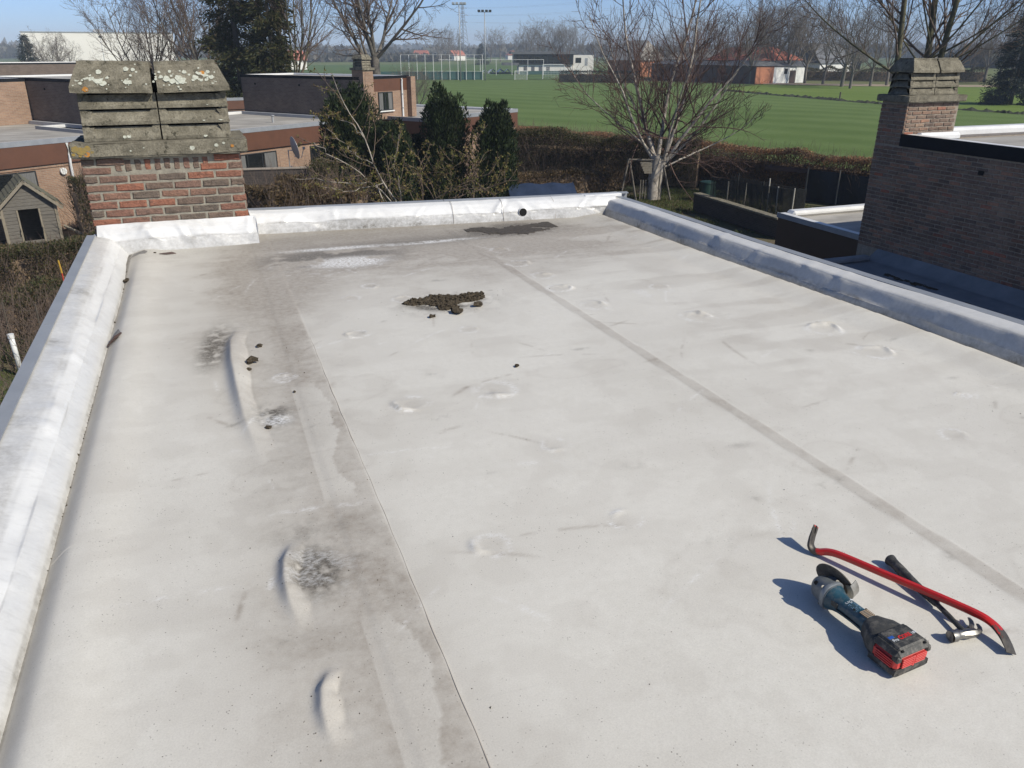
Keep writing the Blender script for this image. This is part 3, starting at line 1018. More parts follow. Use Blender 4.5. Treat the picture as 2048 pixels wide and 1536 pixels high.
for i, (x, dz, r) in enumerate(spots):
    z = zcap + dz
    sl_ = .85 if .05 < dz < .19 else 0
    blotch(x, z, r * .78, 'lichen_pale', capy(z), sl_, i)
    for q in range(2):
        zz = z + rg.uniform(-.05, .04)
        blotch(x + rg.uniform(-.06, .06), zz, rg.uniform(.004, .011), 'lichen_pale', capy(zz), .85, i * 7 + q)
blotch(-.80, zcap + .03, .022, 'lichen_orange', capy(zcap + .02), 0, 5)
blotch(.075, zcap + .14, .022, 'lichen_orange', capy(zcap + .14), .6, 6)
for i, (x, z, r, mt) in enumerate([(-.945, CZS + .075, .030, 'lichen_yellow'), (-.905, CZS + .06, .036, 'lichen_yellow'), (-.872, CZS + .035, .024, 'lichen_orange'), (-.86, CZS + .08, .024, 'lichen_yellow'), (-.965, CZS + .035, .014, 'lichen_yellow'), (-.83, CZS + .05, .013, 'lichen_yellow'), (-.92, CZS + .025, .012, 'lichen_yellow'), (-.085, CZS + .055, .020, 'lichen_pale'), (.105, CZS + .07, .016, 'lichen_pale'), (.165, CZS + .085, .011, 'lichen_pale'), (.23, CZS + .06, .014, 'lichen_orange'), (-.55, CZS + .05, .008, 'lichen_pale'), (-.45, CZS + .07, .006, 'lichen_pale')]):
    blotch(x, z, r, mt, CY0 - .06, 0, 50 + i)
for i in range(10):
    x = rg.uniform(-.1, .2) if i < 6 else rg.uniform(-.85, -.5)
    k = rg.choice((0, 1, 2))
    z = CZS + .119 + k * .122 + rg.uniform(.02, .05)
    blotch(x, z, rg.uniform(.008, .02), 'lichen_pale', CY0 + .05 + .012 * k + (z - (CZS + .119 + k * .122 + .018)) * .6 - .002, .6, 80 + i)

# membrane flashing round the chimney foot
def fprof(s):
    return [(-.16, -.02), (-.152, .012), (-.128, .085), (-.122, .092), (-.085, .16), (-.03, .198), (-.006, .214), (.004, .21)]
strip_mesh('chimney_flashing', lambda s: (s, CY0), (0, 1), fprof, CX0 + .02, CX1 + .055, 130, 'parapet_membrane_back', None,
           lambda s, t: (.085 * n1(s * 3.2 + t, t * 1.6, 91) + folds(s, t, 4, -.9, .3, 7, .012, .022)) * np.sin(math.pi * t),
           lambda s, t: .7 * np.maximum(0, n1(s * 9, t * 1.5, 3)) + (.32 + .4 * np.maximum(0, .1 + n1(s * 4, t * 4, 6))) * (t < .46))
m = MB()
e = CX1 + .055
pr = fprof(0)
vs = [(e, CY0 + d, z) for d, z in pr] + [(e - .045, CY0 + .42, .215), (e + .0, CY0 + .42, -.02), (e - .045, CY0 + .01, .214)]
m.add(vs, [(0, 1, 2, 3, 4, 5, 6, 10, 8, 9)])
own(m.build('flashing_end', 'parapet_membrane_back'))

# ------------------------------------------------------------------ loose things on the roof
def clod(name, x, y, r, seed, label, cat='dirt clod', flat=.6, mat='moss_dirt', group=None):
    rg = random.Random(seed)
    bm = bmesh.new()
    bmesh.ops.create_icosphere(bm, subdivisions=2, radius=r)
    ph = [rg.uniform(0, 6) for _ in range(6)]
    for v in bm.verts:
        p = v.co / r
        k = 1 + .35 * math.sin(3.1 * p.x + ph[0]) * math.sin(2.7 * p.y + ph[1]) + .25 * math.sin(6 * p.z + ph[2] + 4 * p.x) + rg.uniform(-.14, .14)
        v.co = Vector((v.co.x * k * 1.25, v.co.y * k, v.co.z * k * flat))
    zmin = min(v.co.z for v in bm.verts)
    me = bpy.data.meshes.new(name)
    bm.to_mesh(me)
    bm.free()
    o = link(name, me, mat)
    o.location = (x, y, roof_h(x, y) - zmin - r * .12)
    o.rotation_euler.z = rg.uniform(0, 6)
    return tag(o, label, cat, group)
clod('dirt_clod', 1.37, 4.63, .030, 1, 'dark dirt clod just in front of the dirt heap on the roof')
clod('dirt_clod', 1.545, 4.72, .026, 2, 'dark dirt clod at the right tip of the dirt heap')
clod('dirt_clod', 1.20, 4.60, .016, 3, 'small dark dirt clod left in front of the dirt heap')
clod('dirt_clod', .085, 4.18, .026, 4, 'largest brown moss clod beside the long membrane wrinkle')
clod('dirt_clod', .145, 4.43, .015, 5, 'flat brown moss clod above the largest one by the long wrinkle')
clod('dirt_clod', .065, 4.08, .012, 6, 'tiny brown moss clod below the largest one by the long wrinkle')
clod('dirt_clod', -.665, 6.30, .022, 7, 'dark moss clod in the groove by the left upstand')
clod('dirt_clod', 1.40, 3.63, .011, 8, 'tiny dark clod alone in the middle of the roof')
clod('dirt_clod', .255, 3.70, .007, 9, 'tiny dark crumb near the pale puddle mark by the left seam')
clod('dirt_clod', .10, 3.33, .011, 10, 'dark crumb at the crease of the long membrane wrinkle')
clod('dirt_clod', -.49, 7.0, .008, 11, 'tiny dark crumb in front of the chimney flashing')
# dirt heap: lumpy crust
def crust(name, cx, cy, rx, ry, h, seed, label, thr, res=.011, tail=None, lumps=0):
    gx = np.arange(cx - rx * 1.3, cx + rx * 1.3, res)
    gy = np.arange(cy - ry * 1.4, cy + ry * 1.4, res)
    A, B = np.meshgrid(gx, gy)
    f = 1 - np.sqrt(((A - cx) / rx) ** 2 + ((B - cy) / ry) ** 2)
    if tail:
        for (tx, ty, trx, try_) in tail:
            f = np.maximum(f, 1 - np.sqrt(((A - tx) / trx) ** 2 + ((B - ty) / try_) ** 2))
    f = f + .95 * (fbm(A * 9, B * 9, seed) - .5) + .5 * (fbm(A * 32, B * 32, seed + 3) - .5)
    hh = np.clip(f - thr, 0, .5) / .5
    rough = np.abs(fbm(A * 26, B * 26, seed + 9, 4) - .5) * 2.4 + .8 * np.abs(fbm(A * 70, B * 70, seed + 19, 3) - .5)
    z = roofz(A, B) + np.where(f > thr, .003 + h * hh ** .5 * (.15 + 1.25 * rough), -.008)
    keep = f > thr - .08
    n_y, n_x = A.shape
    I = np.arange(A.size).reshape(n_y, n_x)
    k4 = keep[:-1, :-1] & keep[1:, :-1] & keep[:-1, 1:] & keep[1:, 1:]
    q = np.stack([I[:-1, :-1][k4], I[:-1, 1:][k4], I[1:, 1:][k4], I[1:, :-1][k4]], 1)
    o = np_obj(name, np.stack([A, B, z], -1), [q], 'mud_wet' if name == 'mud_patch' else 'moss_dirt')
    if lumps:
        rgl = random.Random(seed)
        iy, ix = np.nonzero(f > thr + .02)
        m = MB()
        for _ in range(lumps):
            k = rgl.randrange(len(iy))
            x, y, zz = A[iy[k], ix[k]], B[iy[k], ix[k]], z[iy[k], ix[k]]
            r = rgl.choice((.004, .006, .008, .011, .014)) * rgl.uniform(.7, 1.2)
            bm = bmesh.new()
            bmesh.ops.create_icosphere(bm, subdivisions=1, radius=r)
            bm.verts.index_update()
            vs = [(x + v.co.x * rgl.uniform(.6, 1.4), y + v.co.y * rgl.uniform(.6, 1.4), zz + v.co.z * rgl.uniform(.4, 1.0)) for v in bm.verts]
            m.add(vs, [[v.index for v in q_.verts] for q_ in bm.faces])
            bm.free()
        tag(m.build('crumbs', 'moss_dirt', o), kind='stuff')
    return tag(o, label, 'dirt', kind='stuff')
crust('dirt_heap', 1.36, 4.92, .23, .15, .019, 6, 'dark crumbly heap of dirt in the middle of the roof', .14, .0065, [(1.54, 4.93, .15, .12), (1.22, 4.93, .14, .07), (1.36, 4.76, .09, .09)], 420)
crust('mud_patch', 2.62, 6.84, .34, .20, .0035, 16, 'flat dark mud patch below the overflow hole', .16, .012, [(2.98, 6.97, .34, .13), (2.33, 6.98, .25, .12)])
# crumbs scattered round the heap and along the stained band
rg = random.Random(55)
m = MB()
cxy = [(rg.gauss(1.38, .22), rg.gauss(4.84, .15)) for _ in range(170)] + [(rg.gauss(2.65, .35), rg.gauss(6.84, .12)) for _ in range(90)] + [(rg.gauss(.15, .16), rg.uniform(1.3, 4.6)) for _ in range(110)] + [(rg.uniform(-.5, 3.6), rg.uniform(1.0, 6.8)) for _ in range(160)]
ch = roofz(np.array([c[0] for c in cxy]), np.array([c[1] for c in cxy]))
for (x, y), hz_ in zip(cxy, ch):
    r = rg.uniform(.0009, .0026) * (1.8 if rg.random() < .05 else 1)
    a = rg.uniform(0, 6)
    z = hz_ + r * .3
    m.add([(x + r * math.cos(a), y + r * math.sin(a), z), (x - r * math.cos(a), y - r * math.sin(a) * 1.6, z), (x + r * math.sin(a), y - 1.5 * r * math.cos(a), z), (x, y, z + r * .9), (x, y, z - r)], [(0, 2, 3), (2, 1, 3), (1, 0, 3), (0, 4, 2), (2, 4, 1)])
tag(m.build('roof_crumbs', 'moss_dirt'), 'tiny dark crumbs and grit scattered over the roof membrane', 'grit', kind='stuff')
# grit along the left gutter groove
rg = random.Random(77)
m = MB()
gy_ = np.array([rg.uniform(1.5, 6.6) for _ in range(3200)])
gy_ = gy_[fbm(gy_ * 2.5, gy_ * 0, 88, 3) > .44]
gx_ = np.array([-.690 + rg.gauss(0, .0055) for _ in gy_])
gh_ = roofz(gx_, gy_)
for x, y, hz_ in zip(gx_, gy_, gh_):
    r = rg.uniform(.0012, .0042) * (2.0 if rg.random() < .03 else 1)
    z = hz_ + r * .5
    a = rg.uniform(0, 6)
    m.add([(x + r * math.cos(a), y + r * math.sin(a), z), (x - r * math.cos(a), y - r * math.sin(a) * 1.6, z), (x + r * math.sin(a), y - 1.5 * r * math.cos(a), z), (x, y, z + r * 1.2), (x, y, z - r)], [(0, 2, 3), (2, 1, 3), (1, 0, 3), (0, 4, 2), (2, 4, 1)])
tag(m.build('gutter_grit', 'moss_dirt'), 'dark grit and moss crumbs in the groove along the left upstand', 'grit', kind='stuff')
# flakes and torn flaps
def flake(name, pts, mat, label, lift=.004, th=.004):
    vs = [(x, y, roof_h(x, y) + lift + dz) for x, y, dz in pts]
    n = len(vs)
    vs2 = vs + [(x, y, z - th) for x, y, z in vs]
    m = MB().add(vs2, [tuple(range(n)), tuple(range(2 * n - 1, n - 1, -1))] + [(i, n + i, n + (i + 1) % n, (i + 1) % n) for i in range(n)])
    return tag(m.build(name, mat), label, 'membrane scrap')
flake('membrane_scrap', [(-.67, 6.99, 0), (-.56, 6.985, 0), (-.545, 7.02, .006), (-.57, 7.05, .01), (-.655, 7.055, .004)], 'scrap_grey', 'flat grey membrane scrap by the left corner of the chimney flashing', .006)
flake('membrane_scrap', [(-.46, 6.97, 0), (-.40, 6.955, .004), (-.33, 6.985, 0), (-.36, 7.01, .008), (-.42, 7.0, .003)], 'flap_brown', 'small brown curled scrap in front of the chimney flashing', .005)
flake('membrane_scrap', [(-.68, 4.85, .012), (-.63, 4.83, .022), (-.595, 4.84, .022), (-.61, 4.89, .032), (-.64, 4.92, .022)], 'scrap_grey', 'grey torn flap curling over the left gutter groove', .004)
flake('membrane_scrap', [(-.68, 4.832, .01), (-.63, 4.818, .021), (-.588, 4.822, .021), (-.59, 4.83, .025), (-.63, 4.827, .027), (-.678, 4.842, .016)], 'flap_brown', 'brown edge strip under the torn flap by the left groove', .004)
flake('membrane_scrap', [(3.74, 6.04, .014), (3.82, 5.98, .02), (3.855, 6.02, .055), (3.84, 6.10, .06), (3.77, 6.12, .03)], 'scrap_grey', 'grey torn flap sticking up at the right upstand', .004)

# ------------------------------------------------------------------ tools on the roof
simple('steel', (0.33, 0.32, 0.30), (0.20, 0.195, 0.185), 0.46, 40, metal=1.0, coord='obj')
simple('steel_dull', (0.22, 0.21, 0.195), (0.13, 0.125, 0.115), 0.5, 25, metal=0.8)
simple('gear_alloy', (0.16, 0.18, 0.195), (0.085, 0.10, 0.115), 0.55, 18, metal=0.3, bumps=.25, bscale=120, bdist=.002)
simple('gear_alloy_light', (0.25, 0.27, 0.285), (0.16, 0.175, 0.19), 0.5, 18, metal=0.4, bumps=.25, bscale=120, bdist=.002)
simple('tool_blue', (0.012, 0.062, 0.095), (0.018, 0.045, 0.062), 0.45, 22, bumps=.15, bscale=200, bdist=.001)
simple('tool_rubber', (0.022, 0.024, 0.026), (0.040, 0.040, 0.038), 0.65, 25, bumps=.25, bscale=260, bdist=.001)
simple('battery_black', (0.020, 0.021, 0.021), (0.042, 0.042, 0.040), 0.6, 20, bumps=.2, bscale=200, bdist=.001)
simple('battery_red', (0.58, 0.040, 0.036), (0.46, 0.036, 0.032), 0.5, 22)
simple('abrasive', (0.085, 0.075, 0.062), (0.05, 0.045, 0.04), 0.85, 60, bumps=.5, bscale=400, bdist=.001)
simple('guard_metal', (0.36, 0.35, 0.325), (0.20, 0.19, 0.175), 0.5, 30, metal=.6)
simple('ink_white', (0.62, 0.64, 0.66), (0.5, 0.52, 0.55), 0.6, 30)
simple('ink_red', (0.55, 0.02, 0.02), (0.45, 0.02, 0.02), 0.6, 30)
simple('ink_blue', (0.01, 0.075, 0.33), (0.01, 0.06, 0.25), 0.6, 30)
simple('ink_grey_blue', (0.20, 0.34, 0.48), (0.10, 0.18, 0.28), 0.6, 60)
simple('vent_tan', (0.26, 0.19, 0.13), (0.17, 0.12, 0.08), 0.6, 40)
def dusty(name, amount=.45, scale=38, col=(.30, .27, .23)):
    """dust and scuffs rubbed into a tool surface"""
    t = MATS[name].node_tree
    b = t.nodes['Principled BSDF']
    src = b.inputs['Base Color'].links[0].from_socket
    v = objvec(t)
    f = ramp(t, noise(t, v, scale, 7, .8), [(.48, (0,) * 3), (.72, (amount,) * 3)])
    f2 = ramp(t, noise(t, scaled(t, v, (1, 9, 1)), scale * 1.7, 4, .7, .6), [(.62, (0,) * 3), (.70, (amount * .8,) * 3)])
    t.links.new(mix(t, maths(t, 'ADD', f, f2, True), src, col), b.inputs['Base Color'])
for nm, am in (('tool_blue', .35), ('tool_rubber', .4), ('battery_black', .5), ('battery_red', .22), ('gear_alloy', .45), ('abrasive', .4), ('steel_dull', .3)):
    dusty(nm, am)
def paint_mat():
    m, t, b = newmat('crowbar_paint')
    v = objvec(t)
    a = t.nodes.new('ShaderNodeAttribute')
    a.attribute_name = 'wear'
    n = noise(t, scaled(t, v, (1, 1, 1)), 55, 6, 0.75)
    fac = ramp(t, maths(t, 'ADD', a.outputs['Fac'], maths(t, 'MULTIPLY', maths(t, 'SUBTRACT', n, .5), 1.3)), [(0.44, (0,) * 3), (0.54, (1,) * 3)])
    red = ramp(t, noise(t, v, 20, 4), [(0.3, (0.50, 0.022, 0.018)), (0.7, (0.38, 0.018, 0.016))])
    t.links.new(mix(t, fac, red, ramp(t, n, [(0.3, (0.032, 0.03, 0.028)), (0.7, (0.10, 0.09, 0.08))])), b.inputs['Base Color'])
    t.links.new(ramp(t, fac, [(0, (0.32,) * 3), (1, (0.5,) * 3)]), b.inputs['Roughness'])
    t.links.new(ramp(t, fac, [(0, (0.0,) * 3), (1, (0.55,) * 3)]), b.inputs['Metallic'])
paint_mat()

# --- cordless angle grinder; local y = tool axis (battery at 0), local x = to the right, z up
gr = empty('angle_grinder', (1.527, 1.163, 0.0), RAD(4.5), 'dark blue cordless angle grinder with red and black battery lying on its side', 'angle grinder')
def loft(name, secs, mat, parent, n=24, sup=2.0, smooth=True):
    """secs: (y, cx, cz, rx, rz)"""
    m = MB()
    rings = []
    for (y, cx, cz, rx, rz) in secs:
        r = []
        for k in range(n):
            a = 2 * math.pi * k / n
            c, s_ = math.cos(a), math.sin(a)
            r.append((cx + rx * math.copysign(abs(c) ** (2 / sup), c), y, cz + rz * math.copysign(abs(s_) ** (2 / sup), s_)))
        rings.append(r)
    vs = [v for r in rings for v in r]
    fs = [(i * n + j, i * n + (j + 1) % n, (i + 1) * n + (j + 1) % n, (i + 1) * n + j) for i in range(len(rings) - 1) for j in range(n)]
    fs += [tuple(range(n - 1, -1, -1)), tuple(range(len(vs) - n, len(vs)))]
    return m.add(vs, fs).build(name, mat, parent, smooth, 50)
Z0 = .006
BW, BD_, BHt = .128, .088, .084
bat = loft('battery', [(0.002, BW / 2, Z0 + .012, BW / 2 - .002, .011), (0.0, BW / 2, Z0 + .012, BW / 2, .0115), (BD_, BW / 2, Z0 + .012, BW / 2, .0115)], 'battery_black', gr, 32, 7)
def rbox(name, x0, x1, y0, y1, z0, z1, mat, parent, c=.006):
    return MB().cbox(x0, x1, y0, y1, z0, z1, c).build(name, mat, parent)
rbox('battery_shell', .001, BW - .001, .002, BD_ - .004, Z0 + .020, Z0 + .056, 'battery_red', bat, .007)
rbox('battery_lid', -.001, BW + .001, -.001, BD_, Z0 + .053, Z0 + BHt - .006, 'battery_black', bat, .011)
rbox('battery_plate', .014, BW - .014, .010, BD_ - .004, Z0 + BHt - .014, Z0 + BHt, 'battery_black', bat, .005)
# cooling ribs on the back (two fields) and on the left side
for f_, (xa, xb) in enumerate(((.020, .060), (.068, .108))):
    for k in range(5):
        z = Z0 + .0245 + k * .0062
        MB().box(xa + (.004 if k in (0, 4) else 0), xb - (.004 if k in (0, 4) else 0), -.0012, .004, z, z + .0030).build('cooling_slot', 'void_black', bat)
        MB().cbox(xa, xb, -.0042, .003, z + .0031, z + .0060, .0008).build('cooling_rib', 'battery_red', bat)
MB().cbox(.060, .068, -.0035, .003, Z0 + .022, Z0 + .055, .001).build('cooling_web', 'battery_red', bat)
for k in range(4):
    z = Z0 + .026 + k * .0072
    MB().cbox(-.003, .004, .014, .068, z, z + .0042, .001).build('cooling_rib', 'battery_red', bat)
# zig-zag edges of the black shells over the red
for (xa, xb) in ((-.001, .018), (.112, BW + .001)):
    MB().cbox(xa, xb, -.0018, .02, Z0 + .046, Z0 + .066, .004).build('lid_corner', 'battery_black', bat)
for (x, y) in ((.022, .006), (BW - .022, .006), (.02, BD_ - .012), (BW - .02, BD_ - .012)):
    MB().disc((x, y, Z0 + BHt - .0055), (0, 0, 1), .0038, .003, 12).build('screw', 'void_black', bat)
MB().cbox(.018, BW - .018, .030, .060, Z0 + BHt - .001, Z0 + BHt + .0006, .0004).build('label_panel', 'tool_rubber', bat)

def lettering(txt, size, x, y, z, mat, parent, rot=(0, 0, 0), bold=0.0):
    cu = bpy.data.curves.new('lettering', 'FONT')
    cu.body = txt
    cu.size = size
    cu.extrude = .0002
    cu.offset = bold
    cu.resolution_u = 3
    o = bpy.data.objects.new('lettering', cu)
    COL.objects.link(o)
    dg = bpy.context.evaluated_depsgraph_get()
    me = bpy.data.meshes.new_from_object(o.evaluated_get(dg))
    bpy.data.objects.remove(o)
    me.materials.clear()
    o = link('lettering', me, mat, parent)
    o.location = (x, y, z)
    o.rotation_euler = rot
    return o
zt_ = Z0 + BHt + .0011
lettering('Pro', .0135, .024, .036, zt_, 'ink_white', bat, bold=.00025)
lettering('C', .0185, .0475, .0365, zt_, 'ink_red', bat, bold=.0007)
lettering('ORE', .0165, .0600, .0370, zt_, 'ink_red', bat, bold=.0006)
lettering('18V', .0115, .0945, .0385, zt_, 'ink_white', bat, bold=.00025)
MB().cbox(.021, .040, .0485, .0575, zt_ - .001, zt_ + .0003, .0004).build('emblem', 'ink_blue', bat)
# tool foot that takes the battery
loft('battery_foot', [(BD_ - .012, .064, .044, .064, .037), (BD_ + .004, .064, .046, .063, .038), (BD_ + .022, .063, .049, .056, .037), (BD_ + .040, .062, .051, .042, .033), (BD_ + .056, .0615, .052, .033, .030)], 'tool_rubber', gr, 32, 3.4)
hz = .054
hd = loft('handle', [(BD_ + .048, .0615, .052, .033, .0305), (.160, .061, hz, .0275, .0275), (.19, .0605, hz, .0255, .0268), (.218, .060, hz, .0250, .0272), (.242, .060, hz, .0265, .0285), (.258, .0605, hz, .0305, .0315), (.270, .061, hz, .0365, .0370), (.284, .062, hz, .0395, .0400)], 'tool_blue', gr, 32, 2.3)
# vent slots
for s_ in range(6):
    y = .146 + s_ * .0050
    MB().cbox(.046, .078, y, y + .0022, hz + .0255, hz + .0292, .0006).build('vent_slot', 'vent_tan', hd)
# print on the handle: two rings and rows of small marks
for k in range(2):
    m = MB()
    n = 20
    for rr in (0,):
        vs = []
        for j in range(n):
            a = 2 * math.pi * j / n
            for r_ in (.0032, .0048):
                vs.append((.050 + k * .010 + r_ * math.cos(a), .222 - k * .004 + r_ * math.sin(a), 0))
        vs = [(x, y, hz + .0277 - ((x - .06) ** 2) * 18) for x, y, z in vs]
        m.add(vs, [(2 * j, 2 * j + 1, (2 * j + 3) % (2 * n), (2 * j + 2) % (2 * n)) for j in range(n)])
    m.build('printed_ring', 'ink_white', hd)
rg = random.Random(5)
m = MB()
for row in range(7):
    for c_ in range(9):
        if rg.random() < .25:
            continue
        x, y = .046 + c_ * .0034, .211 - row * .0048
        a = rg.uniform(.0011, .0016)
        h_ = rg.uniform(.0012, .0024)
        zf = lambda x: hz + .0284 - ((x - .0605) ** 2) * 19
        m.add([(x - a, y - h_ / 2, zf(x - a)), (x + a, y - h_ / 2, zf(x + a)), (x + a, y + h_ / 2, zf(x + a)), (x - a, y + h_ / 2, zf(x - a))], [(0, 1, 2, 3)])
m.build('printed_marks', 'ink_grey_blue', hd)
m = MB().add([(.066, .222, hz + .0279), (.076, .220, hz + .0248), (.077, .226, hz + .0248), (.067, .229, hz + .0283)], [(0, 1, 2, 3)])
m.build('printed_patch', 'ink_white', hd)
for s_ in (-1, 1):
    MB().tube([(.0605 + s_ * .0285, .150, hz - .004), (.0605 + s_ * .0272, .20, hz - .004), (.0605 + s_ * .0285, .24, hz - .004)], .0016, 5).build('housing_seam', 'void_black', hd)
for (x, y) in ((.045, .190), (.076, .176), (.060, .240)):
    MB().disc((x, y, hz + .0255), (0, 0, 1), .0028, .004, 10).build('housing_screw', 'void_black', hd)
# slide switch
MB().cbox(.030, .036, .236, .262, hz - .004, hz + .014, .003).build('slide_switch', 'tool_rubber', hd)
# gear head
loft('gear_collar', [(.281, .0625, hz, .0415, .0415), (.284, .0625, hz, .0430, .0430), (.292, .063, hz, .0430, .0430), (.295, .063, hz, .0415, .0415)], 'gear_alloy_light', gr, 28, 2.8)
gh = loft('gear_head', [(.278, .062, hz, .0400, .0400), (.294, .063, hz, .0410, .0405), (.302, .063, hz, .0385, .0390), (.306, .064, hz, .0350, .0370), (.322, .066, hz, .0345, .0360), (.340, .068, hz - .001, .0310, .0330), (.352, .070, hz - .002, .0230, .0260), (.357, .071, hz - .002, .013, .015)], 'gear_alloy', gr, 28, 2.5)
for (x, y, z) in ((.036, .300, hz + .030), (.088, .296, hz + .034), (.036, .300, hz - .028)):
    MB().disc((x, y, z), (-.25, -.55, .8), .0055, .006, 14).build('gear_screw', 'steel_dull', gh)
MB().disc((.042, .330, hz + .022), (-.6, .2, .75), .0065, .010, 16).build('handle_socket', 'void_black', gh)
MB().tube([(.085, .316, hz), (.104, .318, hz + .001), (.106, .318, hz + .001), (.116, .318, hz + .002)], [.033, .031, .021, .021], 28, up=(0, 0, 1)).build('spindle_flange', 'gear_alloy', gh, True, 40)
dk_c = Vector((.113, .326, .0655))
dk_a = Vector((.87, .16, .36))
dsc = MB().disc(dk_c, dk_a, .0635, .0028, 56).build('cutting_disc', 'abrasive', gr, True, 30)
MB().disc(dk_c + dk_a.normalized() * .004, dk_a, .019, .006, 28).build('clamping_nut', 'steel_dull', gr, True, 30)
# guard: a curved sheet on the rear-right side of the disc
m = MB()
ax = dk_a.normalized()
e1 = ax.cross(Vector((0, 0, 1))).normalized()
e2 = e1.cross(ax).normalized()
vs = []
n = 16
for j in range(n):
    a = RAD(-34 + 62 * j / (n - 1))
    back = -e1 if e1.y > 0 else e1
    d = back * math.cos(a) + e2 * math.sin(a)
    for (t_, r_) in ((-.010, .050), (-.009, .0695), (.018, .0700), (.0185, .066), (.0180, .0682), (-.0075, .0680), (-.0085, .050)):
        vs.append(dk_c + ax * t_ + d * r_)
m.add(vs, [(j * 7 + k, j * 7 + k + 1, (j + 1) * 7 + k + 1, (j + 1) * 7 + k) for j in range(n - 1) for k in range(6)])
m.build('guard', 'guard_metal', gr, True, 40)

# --- crowbar
cb = empty('crowbar', (1.83, 1.45, 0), 0, 'worn red crowbar with bare black ends lying across the hammer', 'crowbar')
def catmull(P, n=8):
    P = [Vector(p) for p in P]
    P = [P[0] * 2 - P[1]] + P + [P[-1] * 2 - P[-2]]
    out = []
    for i in range(1, len(P) - 2):
        for k in range(n):
            t = k / n
            a, b, c, d = P[i - 1], P[i], P[i + 1], P[i + 2]
            out.append(.5 * ((2 * b) + (c - a) * t + (2 * a - 5 * b + 4 * c - d) * t * t + (3 * b - a - 3 * c + d) * t ** 3))
    out.append(P[-2])
    return out
ctrl = [(1.902, 1.118, .010), (1.912, 1.140, .020), (1.921, 1.170, .032), (1.9215, 1.205, .042), (1.909, 1.250, .046), (1.868, 1.360, .043), (1.813, 1.500, .037), (1.764, 1.625, .032), (1.745, 1.665, .026), (1.727, 1.688, .016), (1.718, 1.703, .0145), (1.7165, 1.717, .026), (1.726, 1.727, .046), (1.742, 1.737, .070), (1.749, 1.741, .080)]
ws = [(.017, .0015), (.0165, .003), (.0155, .0055), (.013, .008), (.0105, .0105), (.0105, .0105), (.0105, .0105), (.0105, .0105), (.011, .0105), (.012, .010), (.013, .0095), (.0145, .008), (.019, .005), (.021, .0024), (.021, .0012)]
pts = catmull(ctrl, 8)
off = Vector((1.83, 1.45, 0))
pts = [p - off for p in pts]
nP = len(pts)
def wh(i):
    f = i / 8
    a = min(int(f), len(ws) - 1)
    b = min(a + 1, len(ws) - 1)
    t = f - a
    return ws[a][0] + (ws[b][0] - ws[a][0]) * t, ws[a][1] + (ws[b][1] - ws[a][1]) * t
def crowprof(i):
    W_, H_ = wh(i)
    return [(W_, H_ * .5), (W_ * .55, H_), (-W_ * .55, H_), (-W_, H_ * .5), (-W_, -H_ * .5), (-W_ * .55, -H_), (W_ * .55, -H_), (W_, -H_ * .5)]
# side vector is kept horizontal so the flat ends lie square to the bar
m = MB()
rings = []
side = Vector((.93, .37, 0))
for i, p in enumerate(pts):
    d = (pts[min(i + 1, nP - 1)] - pts[max(i - 1, 0)]).normalized()
    s_ = side - d * side.dot(d)
    s_.normalize()
    u = s_.cross(d).normalized()
    rings.append([p + s_ * a + u * b for a, b in crowprof(i)])
n = 8
vs = [v for r in rings for v in r]
fs = [(i * n + j, i * n + (j + 1) % n, (i + 1) * n + (j + 1) % n, (i + 1) * n + j) for i in range(nP - 1) for j in range(n)]
fs += [tuple(range(n - 1, -1, -1)), tuple(range(len(vs) - n, len(vs)))]
bar = m.add(vs, fs).build('bar', 'crowbar_paint', cb, True, 40)
at = bar.data.attributes.new('wear', 'FLOAT', 'POINT')
wv = []
for i in range(nP):
    t = i / (nP - 1)
    wv += [max(.0, 1 - t / .25) * 1.1 + max(0, (t - .60) / .12) * (1 if t < .80 else max(.15, 1 - (t - .8) * 4.5)) * .62 + .12 - (.3 if .30 < t < .52 else 0) + (.22 if j in (4, 5, 6) else 0) for j in range(8)]
at.data.foreach_set('value', np.clip(np.array(wv, dtype=np.float32), 0, 1))
# claw slot
tip = pts[-1]
d = (pts[-1] - pts[-4]).normalized()
s_ = (side - d * side.dot(d)).normalized()
u = s_.cross(d).normalized()
m = MB()
a, b = tip + d * .001, tip - d * .026
m.add([a - s_ * .004 + u * .003, a + s_ * .004 + u * .003, b + u * .006, a - s_ * .004 - u * .003, a + s_ * .004 - u * .003, b - u * .006], [(0, 1, 2), (3, 5, 4), (0, 3, 4, 1), (1, 4, 5, 2), (2, 5, 3, 0)])
m.build('claw_slot', 'void_black', cb)

# --- claw hammer
hm = empty('claw_hammer', (1.86, 1.30, 0), 0, 'claw hammer with black rubber grip and steel head under the crowbar', 'hammer')
o0 = Vector((1.86, 1.30, 0))
def rel(P):
    return [Vector(p) - o0 for p in P]
grip = catmull(rel([(1.909, 1.573, .021), (1.906, 1.545, .0205), (1.895, 1.490, .0185), (1.886, 1.440, .018), (1.879, 1.380, .017), (1.874, 1.345, .017)]), 6)
gr_r = [.012, .0175, .0195, .0185, .0175, .016, .0155, .015, .0155, .016, .016, .016, .0155, .0155, .015, .0145, .0145, .014, .0135, .0135, .013, .013, .0125, .0125, .012, .012, .012, .0118, .0115, .0112, .010]
MB().tube(grip, gr_r[:len(grip)], 16).build('grip', 'tool_rubber', hm, True, 60)
MB().sweep(rel([(1.876, 1.36, .017), (1.864, 1.30, .0175), (1.850, 1.245, .018), (1.846, 1.226, .018)]), lambda i: [(.0085 * math.cos(2 * math.pi * k / 10), .0065 * math.sin(2 * math.pi * k / 10)) for k in range(10)]).build('shaft', 'tool_rubber', hm, True, 50)
